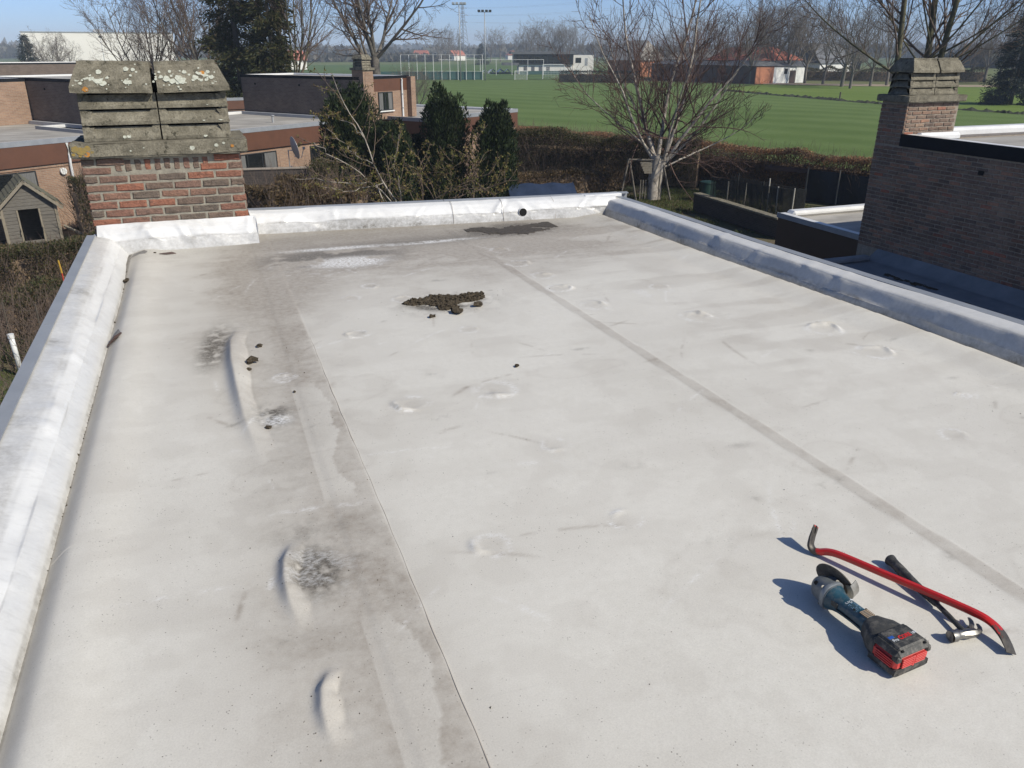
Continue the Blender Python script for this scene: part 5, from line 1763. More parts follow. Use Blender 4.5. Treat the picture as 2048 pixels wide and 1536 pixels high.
# --- hedges
def hedge(name, line, h, wdt, n, leaf, label, seed, size=(.05, .10), rag=.25, twigs=0, core=.78, cat='hedge'):
    rng = np.random.default_rng(seed)
    e = empty(name, (line[0][0], line[0][1], GZ), 0, label, cat)
    o = np.array([line[0][0], line[0][1]])
    seg = np.array(line, float)
    dl_ = np.hypot(*(np.diff(seg, axis=0).T))
    cum = np.concatenate([[0], np.cumsum(dl_)])
    def at(s):
        i = np.clip(np.searchsorted(cum, s, side='right') - 1, 0, len(dl_) - 1)
        t = (s - cum[i]) / dl_[i]
        p = seg[i] * (1 - t)[:, None] + seg[i + 1] * t[:, None]
        d = (seg[i + 1] - seg[i]) / dl_[i][:, None]
        return p, np.stack([-d[:, 1], d[:, 0]], 1)
    s = rng.uniform(0, cum[-1], n)
    p, nr = at(s)
    hh = h * (1 + rag * (fbm(s * .55, s * 0, seed, 4) - .5) * 2)
    # choose the shell: top or sides
    top = rng.random(n) < wdt / (wdt + 1.4 * h)
    off = np.where(top, rng.uniform(-.5, .5, n), np.sign(rng.uniform(-1, 1, n)) * .5 * rng.uniform(.45, 1.15, n)) * wdt
    z = np.where(top, hh * rng.uniform(.93, 1.06, n), hh * rng.uniform(.0, 1.0, n) ** .8)
    off *= (.9 + .25 * (fbm(s * 1.7, z * 2.5, seed + 5, 3) - .5) * 2)
    P = np.stack([p[:, 0] + nr[:, 0] * off - o[0], p[:, 1] + nr[:, 1] * off - o[1], z], 1)
    D = np.stack([nr[:, 0] * np.sign(off), nr[:, 1] * np.sign(off), np.full(n, .6)], 1) + rng.normal(0, .8, (n, 3))
    V, F = blades(rng, P, D, rng.uniform(size[0], size[1], n), rng.uniform(size[0] * .5, size[1] * .55, n))
    np_obj('foliage', V, [F], leaf, e)
    if twigs:
        s = rng.uniform(0, cum[-1], twigs)
        p, nr = at(s)
        off = rng.uniform(-.5, .5, twigs) * wdt
        off = np.sign(off) * wdt * rng.uniform(.15, .56, twigs)
        z0 = h * rng.uniform(.0, .8, twigs)
        pl = Plant(seed + 1)
        pl.grow(np.stack([p[:, 0] + nr[:, 0] * off - o[0], p[:, 1] + nr[:, 1] * off - o[1], z0], 1), rng.normal(0, .35, (twigs, 3)) + np.array([0, 0, 1]), rng.uniform(.4, 1.0, twigs) * h * .65, np.full(twigs, .010), 4, .12, .03, .3)
        V, F = Plant.tubes(pl.levels, [3])
        np_obj('twigs', V, [F], 'twig_brown', e)
    if core:
        m = MB()
        pts = [Vector((a[0] - o[0], a[1] - o[1], 0)) for a in line]
        m.sweep([pt + Vector((0, 0, h * core * .5)) for pt in pts], lambda i: [(-wdt * .2, -h * core * .5), (wdt * .2, -h * core * .5), (wdt * .15, h * core * .42), (0, h * core * .5), (-wdt * .15, h * core * .42)])
        m.build('branch_core', 'hedge_core', e)
    return e
hedge('beech_hedge', [(33, 10), (29.3, 28.5), (26.2, 35.3), (20.1, 50.5), (18.2, 56)], 2.0, 1.15, 110000, 'leaf_beech', 'long brown beech hedge along the near edge of the crop field', 140, (.06, .13), .10, 9000)
hedge('laurel_hedge', [(14.5, 45.5), (19.6, 41.5), (24.5, 36.8)], 2.3, 1.6, 40000, 'leaf_hedge', 'dark tangled hedge behind the pale-barked tree', 141, (.06, .13), .22, 1500)
hedge('dry_shrub', [(13.5, 37.2), (17.5, 36.5), (20.5, 38)], 1.15, 1.4, 12000, 'leaf_drygrass', 'low dry brown shrubs below the dark tangled hedge', 142, (.05, .16), .35, 900)
hedge('dry_shrub', [(1.3, 27.5), (3.2, 28.5), (4.9, 27.8)], 2.5, 1.8, 14000, 'leaf_drygrass', 'dry brown shrubs just right of our chimney', 143, (.05, .20), .35, 1800)
hedge('ivy_bush', [(4.1, 33.4), (4.8, 33.0)], 2.5, 1.2, 7000, 'leaf_hedge', 'upright ivy bush at the end of the charcoal garden wall', 144, (.05, .11), .2, 200)
hedge('privet_hedge', [(-10.5, 27.0), (-5.6, 27.0), (-2.8, 28.2), (-1.3, 30)], 1.2, 1.5, 45000, 'leaf_hedge', 'brown-green privet hedge in front of the wooden playhouse', 145, (.05, .10), .12, 3000)
hedge('green_bush', [(-4.7, 33.2), (-2.4, 34)], 2.5, 1.5, 13000, 'leaf_hedge', 'green-brown bush between playhouse and our chimney', 146, (.05, .11), .2, 900)
hedge('low_shrub', [(-7.5, 22.2), (-5.2, 22.6), (-3.6, 23.4)], .9, 1.6, 9000, 'leaf_hedge', 'low scrub with bare canes in front of the privet hedge', 147, (.04, .10), .4, 2600)
hedge('clipped_hedge', [(78, 176), (92, 164)], 2.3, 1.5, 5000, 'leaf_darkfir', 'dark clipped hedge left of the barn beyond the crop', 148, (.15, .35), .06)
hedge('dark_hedge', [(122, 62), (150, 52)], 3.4, 2.0, 7000, 'leaf_darkfir', 'dark hedge screen beyond the pasture at the right', 149, (.2, .5), .08)
hedge('field_scrub', [(9.5, 70), (13, 66), (17, 60)], 1.9, 2.6, 8000, 'leaf_drygrass', 'thin reedy scrub at the corner of the crop field', 150, (.08, .30), .4, 2600, core=0)
hedge('farm_scrub', [(140, 168), (152, 157), (172, 145)], 2.6, 3, 9000, 'leaf_hedge', 'brown undergrowth below the bare trees right of the barn', 151, (.2, .5), .35, 2500)
# sapling with opening buds behind the back upstand
def view_point(px, py, d):
    """world point seen at photo position (px, py) at horizontal distance d"""
    a, p = RAD(20.7), RAD(22.98)
    f = np.array([math.sin(a) * math.cos(p), math.cos(a) * math.cos(p), -math.sin(p)])
    r = np.array([math.cos(a), -math.sin(a), 0])
    u = np.cross(r, f)
    v = f * 1575 + r * (px - 1024) - u * (py - 768)
    return np.array([0, 0, 1.55]) + v * d / math.hypot(v[0], v[1])
def budding(name, seed, stems, base, label, cat, n1_, n2_, mt):
    pl = Plant(seed)
    g = pl.r
    P, Rr, Ls = [], [], []
    K = 13
    for (pts, r0, d) in stems:
        q = np.array([view_point(x, y, d + dd) for x, y, dd in pts]) - np.array(base)
        t = np.linspace(0, 1, len(q))
        tt = np.linspace(0, 1, K)
        pp = np.stack([np.interp(tt, t, q[:, i]) for i in range(3)], 1)
        pp[1:-1] += g.normal(0, .022, (K - 2, 3))
        P.append(pp); Rr.append(r0 * (1 - .72 * tt)); Ls.append(np.linalg.norm(np.diff(pp, axis=0), axis=1).sum())
    P = np.array(P)
    D = unit(np.gradient(P, axis=1))
    l0 = dict(p=P, d=D, r=np.array(Rr), L=np.array(Ls))
    l1 = pl.kids(l0, n1_, .12, .98, 50, .24, .6, 6, .11, .06, end=.5, minr=.0095, tl=.3)
    l2 = pl.kids(l1, n2_, .2, .98, 44, .42, .7, 4, .12, .05, end=.6, minr=.007, keep=.8)
    e = empty(name, base, 0, label, cat)
    V, F = Plant.tubes([l0], [6]); np_obj('trunk', V, [F], mt, e, True)
    V, F = Plant.tubes([l1, l2], [4, 3]); np_obj('branches', V, [F], 'twig_brown', e)
    Q = np.concatenate([l0['p'][:, 2:].reshape(-1, 3), l1['p'][:, 1:].reshape(-1, 3), l2['p'][:, 1:].reshape(-1, 3)])
    Q = np.repeat(Q[g.random(len(Q)) < .62], 3, 0)
    Q = Q + g.normal(0, .02, Q.shape)
    V, F = blades(g, Q, g.normal(0, 1, (len(Q), 3)) + np.array([0, 0, .5]), g.uniform(.03, .075, len(Q)), g.uniform(.022, .05, len(Q)))
    np_obj('buds', V, [F], 'leaf_bud', e)
b0 = view_point(800, 430, 19.5)
b0 = (b0[0], b0[1], GZ)
budding('budding_sapling', 44, [
    ([(815, 520, 0), (793, 407, 0), (767, 366, 0), (748, 328, .1), (729, 277, .2), (710, 236, .2), (685, 201, .2), (664, 150, .3)], .024, 19.5),
    ([(815, 500, .2), (783, 404, 0), (720, 344, -.3), (656, 306, -.5), (628, 285, -.5)], .020, 19.5),
    ([(815, 500, .2), (752, 369, .4), (672, 363, .5), (590, 358, .7)], .018, 19.5),
    ([(748, 328, .1), (700, 300, .2), (655, 258, .3)], .013, 19.5),
    ([(729, 277, .2), (690, 240, .3), (640, 228, .5)], .012, 19.5),
    ([(815, 500, 0), (800, 390, -.3), (790, 330, -.5), (798, 268, -.6)], .014, 19.5),
    ([(767, 366, 0), (700, 385, -.4), (640, 372, -.6)], .013, 19.5)], b0,
    'spreading sapling with opening yellow-green buds behind the back upstand', 'tree', 11, 3, 'bark_pale')
b1 = view_point(900, 430, 20.5)
b1 = (b1[0], b1[1], GZ)
budding('budding_bush', 46, [
    ([(930, 520, 0), (948, 375, 0), (948, 328, 0), (939, 278, 0)], .018, 20.5),
    ([(900, 520, 0), (901, 369, 0), (904, 309, 0)], .014, 20.5),
    ([(860, 520, 0), (845, 380, 0), (835, 300, 0)], .014, 20.5),
    ([(850, 520, .3), (767, 395, .4), (720, 380, .6)], .014, 20.5),
    ([(850, 520, 0), (900, 395, 0), (960, 380, .2), (1037, 360, .5)], .016, 20.5),
    ([(840, 520, 0), (870, 392, -.3), (920, 372, -.4), (985, 345, -.4)], .015, 20.5),
    ([(820, 520, 0), (800, 390, .3), (850, 350, .5), (890, 340, .6)], .013, 20.5),
    ([(880, 520, 0), (820, 385, .4), (760, 345, .5)], .013, 20.5),
    ([(900, 520, 0), (880, 395, .4), (870, 330, .5)], .012, 20.5),
    ([(940, 520, 0), (985, 395, .4), (1010, 340, .5)], .012, 20.5)], b1,
    'low budding bush stems showing just above the back upstand', 'bush', 12, 3, 'twig_brown')
def canes(name, loc, n, h, spread, seed, label, mat='twig_brown'):
    pl = Plant(seed)
    g = pl.r
    st = np.stack([g.uniform(-spread[0], spread[0], n), g.uniform(-spread[1], spread[1], n), np.zeros(n)], 1)
    l0 = pl.grow(st, g.normal(0, .35, (n, 3)) + np.array([0, 0, 1]), g.uniform(.5, 1, n) * h, np.full(n, .008), 6, .12, -.02, .4)
    l1 = pl.kids(l0, 3, .3, .95, 50, .4, .7, 3, .15, .03, minr=.005)
    V, F = Plant.tubes([l0, l1], [4, 3])
    o = np_obj(name, V, [F], mat)
    o.location = loc
    return tag(o, label, 'canes', kind='stuff')
canes('bare_canes', (-5.1, 20.6, GZ), 240, 1.9, (1.6, 1.5), 71, 'tangle of bare brown canes in the garden left of our roof')
canes('bare_canes', (-4.6, 17.2, GZ), 60, 1.6, (.9, 1.0), 72, 'sparse bare canes at the very left edge of the garden')
canes('field_reeds', (14.5, 57, GZ), 260, 2.6, (4.0, 3.5), 73, 'pale dry reeds in front of the crop field', 'leaf_drygrass')

# rough grass and litter on the garden ground
def grass(name, cx, cy, rx, ry, n, hgt, seed, mat, label):
    rng = np.random.default_rng(seed)
    a = rng.uniform(0, 2 * np.pi, n)
    q = np.sqrt(rng.uniform(0, 1, n))
    x, y = cx + rx * q * np.cos(a), cy + ry * q * np.sin(a)
    keep = fbm(x * .8, y * .8, seed, 4) > .40
    P = np.stack([x, y, np.full(n, GZ - .06)], 1)[keep]
    D = rng.normal(0, .45, P.shape) + np.array([0, 0, 1])
    V, F = blades(rng, P, D, rng.uniform(.5, 1.2, len(P)) * hgt, rng.uniform(.012, .03, len(P)))
    return tag(np_obj(name, V, [F], mat), label, 'grass', kind='stuff')
leafmat('leaf_grass', [(.05, .09, .018), (.075, .115, .025), (.11, .13, .04), (.15, .13, .06)], trans=.3)
grass('grass', 21, 31.5, 5.5, 5.5, 26000, .16, 501, 'leaf_grass', 'rough green grass around the foot of the pale-barked tree')
grass('grass', -5.5, 18.5, 3.5, 4.0, 9000, .16, 502, 'leaf_grass', 'grass strip and weeds in the left garden')
grass('leaf_litter', 19.5, 33.5, 4.0, 3.0, 9000, .10, 503, 'leaf_drygrass', 'brown leaf litter below the hedges behind the roof corner')

# ------------------------------------------------------------------ buildings
simple('roof_grey', (.42, .40, .37), (.24, .225, .205), .8, .55, coord='pos', bumps=.1, stretch=(1, 2.2, 1))
simple('fascia_brown', (.125, .055, .032), (.10, .045, .027), .5, 2, coord='pos')
simple('fascia_dark', (.05, .026, .018), (.04, .02, .014), .55, 2, coord='pos')
simple('flashing_grey', (.46, .47, .48), (.36, .37, .385), .5, 2, coord='pos')
simple('paint_white', (.74, .74, .72), (.64, .64, .62), .5, 4)
simple('window_frame_dark', (.03, .032, .034), (.02, .022, .024), .4, 4)
simple('curtain', (.17, .17, .165), (.10, .10, .10), .9, 6, stretch=(8, 8, .3))
def glass_mat():
    m, t, b = newmat('window_glass')
    b.inputs['Base Color'].default_value = (.012, .014, .016, 1)
    b.inputs['Roughness'].default_value = .04
    b.inputs['Specular IOR Level'].default_value = .7
glass_mat()
simple('slate_roof', (.13, .135, .145), (.095, .10, .11), .7, 1, coord='pos')
simple('tile_red', (.42, .14, .09), (.32, .11, .075), .85, 1.5, coord='pos', stretch=(1, 1, 3))
simple('tile_grey', (.30, .28, .25), (.23, .215, .195), .85, 1.5, coord='pos')
simple('barn_brick', (.42, .17, .09), (.34, .14, .075), .9, 2, coord='pos')
simple('barn_dark', (.10, .062, .05), (.07, .046, .04), .9, 1, coord='pos')
simple('hall_white', (.78, .75, .69), (.70, .67, .62), .7, .08, coord='pos')
simple('wood_grey', (.175, .160, .138), (.105, .096, .083), .85, 5, stretch=(1, 1, 12), bumps=.4, bscale=25)
simple('wood_pale', (.27, .235, .18), (.19, .165, .125), .85, 5, stretch=(6, 6, 1), bumps=.3, bscale=25)
simple('wood_moss', (.15, .15, .105), (.10, .098, .075), .9, 5, bumps=.4, bscale=25)
simple('tarp_blue', (.022, .036, .075), (.015, .026, .052), .55, 3, bumps=.3, bscale=4, bdist=.05)
simple('screen_dark', (.010, .013, .020), (.007, .009, .014), .6, 3)
simple('plastic_white', (.75, .76, .76), (.66, .67, .67), .35, 4)
simple('plastic_green', (.012, .042, .028), (.010, .032, .022), .5, 4)
simple('net_dark', (.02, .022, .022), (.015, .016, .016), .8, 4)
simple('pole_pale', (.50, .47, .40), (.40, .37, .31), .6, 4)
simple('metal_grey', (.40, .41, .42), (.32, .33, .34), .5, 2, metal=.3)
simple('pylon_steel', (.20, .21, .22), (.16, .17, .18), .6, 1)
simple('screen_green', (.045, .12, .11), (.035, .09, .085), .8, .3, coord='pos')
simple('marker_red', (.48, .06, .04), (.4, .05, .03), .6, 4)
simple('marker_yellow', (.5, .3, .04), (.42, .25, .03), .6, 4)

def bx(name, x0, x1, y0, y1, z0, z1, mat, parent, c=0):
    m = MB()
    (m.cbox(x0, x1, y0, y1, z0, z1, c) if c else m.box(x0, x1, y0, y1, z0, z1))
    return m.build(name, mat, parent)

def flat_block(par, x0, x1, y0, y1, zb, zt, fascia=0, wall='brick_tan', fmat='fascia_brown', rim=.14, name='wall', trimmat='edge_trim', roofmat='roof_grey'):
    """a flat-roofed volume: wall, fascia band, membrane roof with raised rim, metal edge"""
    w_ = bx(name, x0, x1, y0, y1, zb, zt - .02, wall, par)
    if fascia:
        o = .10
        m = MB()
        for (a, b, c, d) in ((x0 - o, x1 + o, y0 - o, y0 - .004), (x0 - o, x1 + o, y1 + .004, y1 + o), (x0 - o, x0 - .004, y0 - .002, y1 + .002), (x1 + .004, x1 + o, y0 - .002, y1 + .002)):
            m.box(a, b, c, d, zt - fascia, zt - .035)
        m.build('fascia', fmat, par)
        o2 = o + .015
    else:
        o2 = .02
    r = bx('roof', x0 + .02, x1 - .02, y0 + .02, y1 - .02, zt - .019, zt + .012, roofmat, par)
    m = MB()
    for (a, b, c, d) in ((x0 - o2, x1 + o2, y0 - o2, y0 + .16), (x0 - o2, x1 + o2, y1 - .16, y1 + o2), (x0 - o2, x0 + .16, y0 + .162, y1 - .162), (x1 - .16, x1 + o2, y0 + .162, y1 - .162)):
        m.cbox(a + .03, b - .03, c + .03, d - .03, zt - .018, zt + rim, .03)
    m.build('roof_rim', 'parapet_membrane', r)
    m = MB()
    t_ = .012
    for (a, b, c, d) in ((x0 - o2, x1 + o2, y0 - o2, y0 - o2 + .05), (x0 - o2, x1 + o2, y1 + o2 - .05, y1 + o2), (x0 - o2, x0 - o2 + .05, y0 - o2 + .052, y1 + o2 - .052), (x1 + o2 - .05, x1 + o2, y0 - o2 + .052, y1 + o2 - .052)):
        m.box(a, b, c, d, zt - .04, zt + rim + .01)
    m.build('edge_trim', trimmat, r)
    return w_

def window(par, x0, x1, z0, z1, y, mull=(.5,), curtain=True, sill=True, fr=.05):
    """window on a wall whose outer face is the plane y, looking along -y"""
    m = MB()
    m.box(x0, x1, y - .03, y + .03, z1 - fr, z1)
    m.box(x0, x1, y - .03, y + .03, z0, z0 + fr)
    m.box(x0, x0 + fr, y - .03, y + .03, z0 + fr, z1 - fr)
    m.box(x1 - fr, x1, y - .03, y + .03, z0 + fr, z1 - fr)
    for f in mull:
        xm = x0 + (x1 - x0) * f
        m.box(xm - fr / 2, xm + fr / 2, y - .028, y + .03, z0 + fr, z1 - fr)
    wd = m.build('window', 'window_frame_dark', par)
    bx('pane', x0 + fr, x1 - fr, y - .012, y + .01, z0 + fr, z1 - fr, 'window_glass', wd)
    if curtain:
        n = 14
        for (a, b) in ((x0 + fr, x0 + fr + (x1 - x0) * .26), (x1 - fr - (x1 - x0) * .26, x1 - fr)):
            vs = []
            m = MB()
            for k in range(n + 1):
                x = a + (b - a) * k / n
                yy = y - .016 - .004 * (k % 2)
                vs += [(x, yy, z0 + fr), (x, yy, z1 - fr)]
            m.add(vs, [(2 * k, 2 * k + 2, 2 * k + 3, 2 * k + 1) for k in range(n)])
            m.build('curtain', 'curtain', wd)
    if sill:
        bx('sill', x0 - .05, x1 + .05, y - .08, y - .004, z0 - .06, z0 - .003, 'paint_white', wd)
    return wd

def pipe(par, pts, r=.045, mat='plastic_white'):
    p = MB().tube(pts, r, 10).build('downpipe', mat, par, True, 50)
    for f in (.35, .75):
        a, b = Vector(pts[-2]), Vector(pts[-1])
        c = a + (b - a) * f
        MB().disc(c, (0, 0, 1), r * 1.35, .05, 12).build('pipe_bracket', 'metal_grey', p)
    return p

def simple_chimney(par, x0, x1, y0, y1, zb, zs, wall):
    c = bx('chimney', x0, x1, y0, y1, zb, zs, wall, par)
    cap_parts(c, x0, x1, y0, y1, zs, .07, 'lichen_concrete', 9, False)
    return c

# --- right-hand neighbour: brick wall in shadow with chimney, bricks laid one by one
WX = 11.67
ZL = -2.08
nb_h = empty('brick_house', (WX, 4.0, GZ), 0, 'right-hand neighbour house with dark brick wall and louvred chimney', 'house')
def nbp(o):
    o.parent = nb_h
    o.matrix_parent_inverse = Matrix.Translation((-WX, -4.0, -GZ))
    return o
ZT = .05
wall = nbp(MB().box(WX + .012, WX + 7.5, -2.0, 11.84, GZ, ZT - .02).build('wall', 'mortar_grey'))
chn = nbp(MB().box(WX + .012, WX + 1.23 - .012, 11.24 + .012, 11.84 - .012, ZT - .021, .70).build('chimney', 'mortar_grey'))
cand = []
def collect(origin, rz, width, z0, courses, par, shift0=0):
    c, s_ = math.cos(rz), math.sin(rz)
    for k in range(courses):
        x = -((k + shift0) % 2) * MODL / 2
        while x < width - .02:
            a, b = max(0, x), min(width, x + BL_)
            if b - a > .03:
                cx = (a + b) / 2
                cand.append((origin[0] + c * cx, origin[1] + s_ * cx, z0 + (k + .5) * MODH, rz, b - a, par))
            x += MODL
collect((WX, 11.84), -math.pi / 2, 11.84 - 4.4, ZL + .16, int((ZT - .10 - ZL - .16) / MODH), wall, 0)
collect((WX, 11.84), -math.pi / 2, .60, ZT - .10 + .02, int((.70 - ZT + .08) / MODH), chn, 0)
collect((WX + .045, 11.24), 0, 1.23 - .09, ZT + .02, int((.70 - ZT - .02) / MODH), chn, 1)
camv = Vector((0, 0, 1.55))
fwd = Vector((math.sin(RAD(20.7)) * math.cos(RAD(22.98)), math.cos(RAD(20.7)) * math.cos(RAD(22.98)), -math.sin(RAD(22.98))))
rgt = Vector((math.cos(RAD(20.7)), -math.sin(RAD(20.7)), 0))
def inview(p):
    v = Vector(p) - camv
    k = v.dot(fwd)
    return k > 0 and v.dot(rgt) / k < .68
vis = [c for c in cand if inview(c[:3])]
vis.sort(key=lambda c: (c[5] is not chn, (Vector(c[:3]) - camv).length))
single = set(id(c) for c in vis[:300])
jm = MB()
for c in cand:
    x, y, z, rz, L_, par = c
    use = nb_full if L_ > .17 else nb_half
    nom = BL_ if L_ > .17 else (BL_ - JT) / 2
    if id(c) in single:
        o = put_brick(rngb.choice(use), (x, y, z), rz, par)
        o.scale.x = L_ / nom
    else:
        me = rngb.choice(use)
        M = Matrix.Translation((x, y, z)) @ Matrix.Rotation(rz, 4, 'Z') @ Matrix.Diagonal((L_ / nom, 1, 1, 1))
        jm.add([M @ v.co for v in me.vertices], [tuple(p.vertices) for p in me.polygons])
tag(nbp(jm.build('brickwork', 'neighbour_brick_joined')), kind='stuff')
cap_parts(chn, WX, WX + 1.23, 11.24, 11.84, .70, .07, 'lichen_concrete', 7, True)
# soldier panel and its mortar
# roof rim and edge of the neighbour
nr = nbp(MB().box(WX + .15, WX + 7.4, -1.9, 11.2, ZT - .03, ZT + .0).build('roof', 'roof_grey'))
m = MB()
m.cbox(WX + .02, WX + .26, -2.0, 11.235, ZT - .018, ZT + .12, .03)
m.cbox(WX + 1.245, WX + 7.4, 11.5, 11.8, ZT - .018, ZT + .16, .05)
m.cbox(WX + .262, WX + 1.24, 11.06, 11.238, ZT - .018, ZT + .14, .05)
m.build('roof_rim', 'parapet_membrane_back', nr)
nbp(bx('edge_trim', WX - .03, WX + .02, -2.0, 11.236, ZT - .08, ZT + .125, 'dark_trim', None))
m = MB().box(WX - .008, WX + .02, 9.45, 9.55, ZT - .36, ZT - .29)
nbp(m.build('vent_hole', 'void_black'))
# lower flat roof between the two houses
lower = nbp(MB().box(4.2, WX - .02, -4.0, 11.3, ZL - .10, ZL).build('lower_roof', 'shaded_membrane'))
m = MB()
vs = []
nn = 60
for k in range(nn + 1):
    y = -3.9 + (11.3 + 3.9) * k / nn
    j = .01 * math.sin(k * 2.1)
    vs += [(WX - .30 + j, y, ZL + .004), (WX - .20 + j, y, ZL + .03), (WX - .045, y, ZL + .15 + j), (WX - .006, y, ZL + .175)]
m.add(vs, [(4 * k + i, 4 * k + i + 1, 4 * k + i + 5, 4 * k + i + 4) for k in range(nn) for i in range(3)])
m.build('flashing', 'shaded_membrane', lower, True)
MB().cbox(4.3, WX - .31, 11.12, 11.3, ZL + .001, ZL + .10, .03).build('roof_rim', 'shaded_membrane', lower)
# moss streaks on the lower roof
rg = random.Random(31)
m = MB()
for (y0_, x0_, ln) in ((10.3, 10.9, .7), (9.7, 10.95, .5), (8.5, 10.75, 1.3), (8.0, 10.7, .5), (9.1, 10.2, .4)):
    for k in range(26):
        y = y0_ - ln * rg.random()
        x = x0_ + rg.gauss(0, .03)
        r_ = rg.uniform(.012, .04)
        m.add([(x - r_, y - r_ * 2, ZL + .003), (x + r_, y - r_, ZL + .003), (x + r_, y + r_ * 2, ZL + .003), (x - r_, y + r_, ZL + .003), (x, y, ZL + .015)], [(0, 1, 4), (1, 2, 4), (2, 3, 4), (3, 0, 4)])
tag(m.build('moss_streak', 'moss_dirt', lower), kind='stuff')
# garden-side annexe with brown fascia
ax0, ax1, ay0, ay1 = 12.2, 17.5, 11.9, 14.9
ann = nbp(bx('annexe', ax0 + .1, ax1, ay0, ay1 - .1, GZ, ZL + .08, 'brick_brown', None))
bx('fascia', ax0, ax0 + .09, ay0, ay1, ZL - .72, ZL + .10, 'fascia_dark', ann)
bx('fascia', ax0 + .092, ax1, ay1 - .09, ay1, ZL - .72, ZL + .10, 'fascia_dark', ann)
bx('roof', ax0 + .095, ax1, ay0, ay1 - .095, ZL + .085, ZL + .10, 'roof_grey', ann)
m = MB()
m.cbox(ax0 - .01, ax0 + .2, ay0, ay1 + .01, ZL + .101, ZL + .18, .03)
m.cbox(ax0 + .205, ax1, ay1 - .28, ay1 + .01, ZL + .101, ZL + .24, .05)
m.build('roof_rim', 'parapet_membrane_back', ann)
bx('edge_trim', ax0 - .035, ax0 - .012, ay0, ay1 + .012, ZL + .08, ZL + .19, 'edge_trim', ann)

# --- the two brick houses to the left (same design, turned 36 degrees)
RH = RAD(36)
h2 = empty('brick_house', (7.8, 42.38, GZ), RH, 'brick house with long shaded wall, small chimney and satellite dish, beyond the conifers', 'house')
Zg = lambda z: z - GZ
LZ, UZ = Zg(-1.80), Zg(.20)
flat_block(h2, -11.5, -.02, .35, 9.2, 0, LZ, .80)
flat_block(h2, 2.0, 10.4, -2.6, 7.0, 0, LZ - .02, .80)
up2 = flat_block(h2, 0, 3.85, 0, 9.0, LZ - .05, UZ, 0, 'brick_brown', trimmat='dark_trim', rim=.10)
bx('fascia', .75, 3.6, -.06, -.004, UZ - .62, UZ - .03, 'fascia_brown', h2)
bx('pillar', 3.58, 3.95, -.35, -.065, LZ + .02, UZ + .05, 'brick_tan', h2)
bx('front_wall', .73, 3.575, -.05, -.004, LZ, UZ - .625, 'brick_tan', h2)
window(h2, 1.25, 2.35, LZ + .42, UZ - .66, -.075, (.45,))
pipe(h2, [(3.1, -.13, UZ - .03), (3.1, -.15, UZ - .10), (3.1, -.12, UZ - .2), (3.1, -.12, LZ + .05)], .05)
simple_chimney(h2, .0 - .02, .72, -.30, .45, LZ - .04, UZ + .42, 'brick_tan')
bx('flashing', -.32, -.022, .55, 8.9, LZ + .013, LZ + .16, 'flashing_grey', h2)
for yy in (1.8, 4.3, 7.8):
    bx('vent_hole', -.01, .02, yy, yy + .12, UZ - .42, UZ - .32, 'void_black', h2)
window(h2, -3.4, -2.0, LZ - 1.75, LZ - .95, .345, (.5,), False)
window(h2, -8.0, -5.5, LZ - 2.2, LZ - .95, .345, (.33, .66), True)
pipe(h2, [(-.35, .12, LZ - .1), (-.35, .2, LZ - .85), (-.35, .25, LZ - 1.0), (-.35, .25, .2)], .05)
for (vx, vy) in ((-3.2, 3.0), (-6.5, 5.5), (5.5, 2.0)):
    v_ = MB().tube([(vx, vy, LZ), (vx, vy, LZ + .32)], .055, 10).build('roof_vent', 'metal_grey', h2, True, 50)
    MB().disc((vx, vy, LZ + .345), (0, 0, 1), .10, .04, 14).build('vent_cowl', 'metal_grey', v_)
# satellite dish on its bracket
dish = empty('satellite_dish', at_px(569, 36) + (-2.28,), RAD(-8), 'grey satellite dish seen edge-on on the brick house', 'satellite dish')
m = MB()
n = 28
rings = []
for (r_, d_) in ((0, .09), (.16, .082), (.30, .055), (.43, .0)):
    rings.append([(-d_, r_ * math.cos(2 * math.pi * k / n), r_ * 1.1 * math.sin(2 * math.pi * k / n)) for k in range(n)])
vs = [v for r in rings for v in r] + [(x + .012, y, z) for r in rings for x, y, z in r]
nf = len(rings) * n
fs = [(i * n + k, i * n + (k + 1) % n, (i + 1) * n + (k + 1) % n, (i + 1) * n + k) for i in range(3) for k in range(n)]
fs += [tuple(reversed([q + nf for q in f])) for f in fs]
fs += [(3 * n + k, 3 * n + (k + 1) % n, nf + 3 * n + (k + 1) % n, nf + 3 * n + k) for k in range(n)]
dm = m.add(vs, fs).build('reflector', 'metal_grey', dish, True, 40)
dm.rotation_euler = (0, RAD(-12), RAD(20))
MB().tube([(-.05, 0, -.35), (.25, 0, -.40), (.36, 0, -.05)], .018, 8).build('feed_arm', 'metal_grey', dish)
MB().cbox(.32, .42, -.04, .04, -.08, .03, .015).build('feed_horn', 'metal_grey', dish)
MB().tube([(-.1, 0, -.1), (-.28, .02, -.1), (-.28, .02, -.8), (-.2, .4, -.8)], .025, 8).build('mast', 'metal_grey', dish)

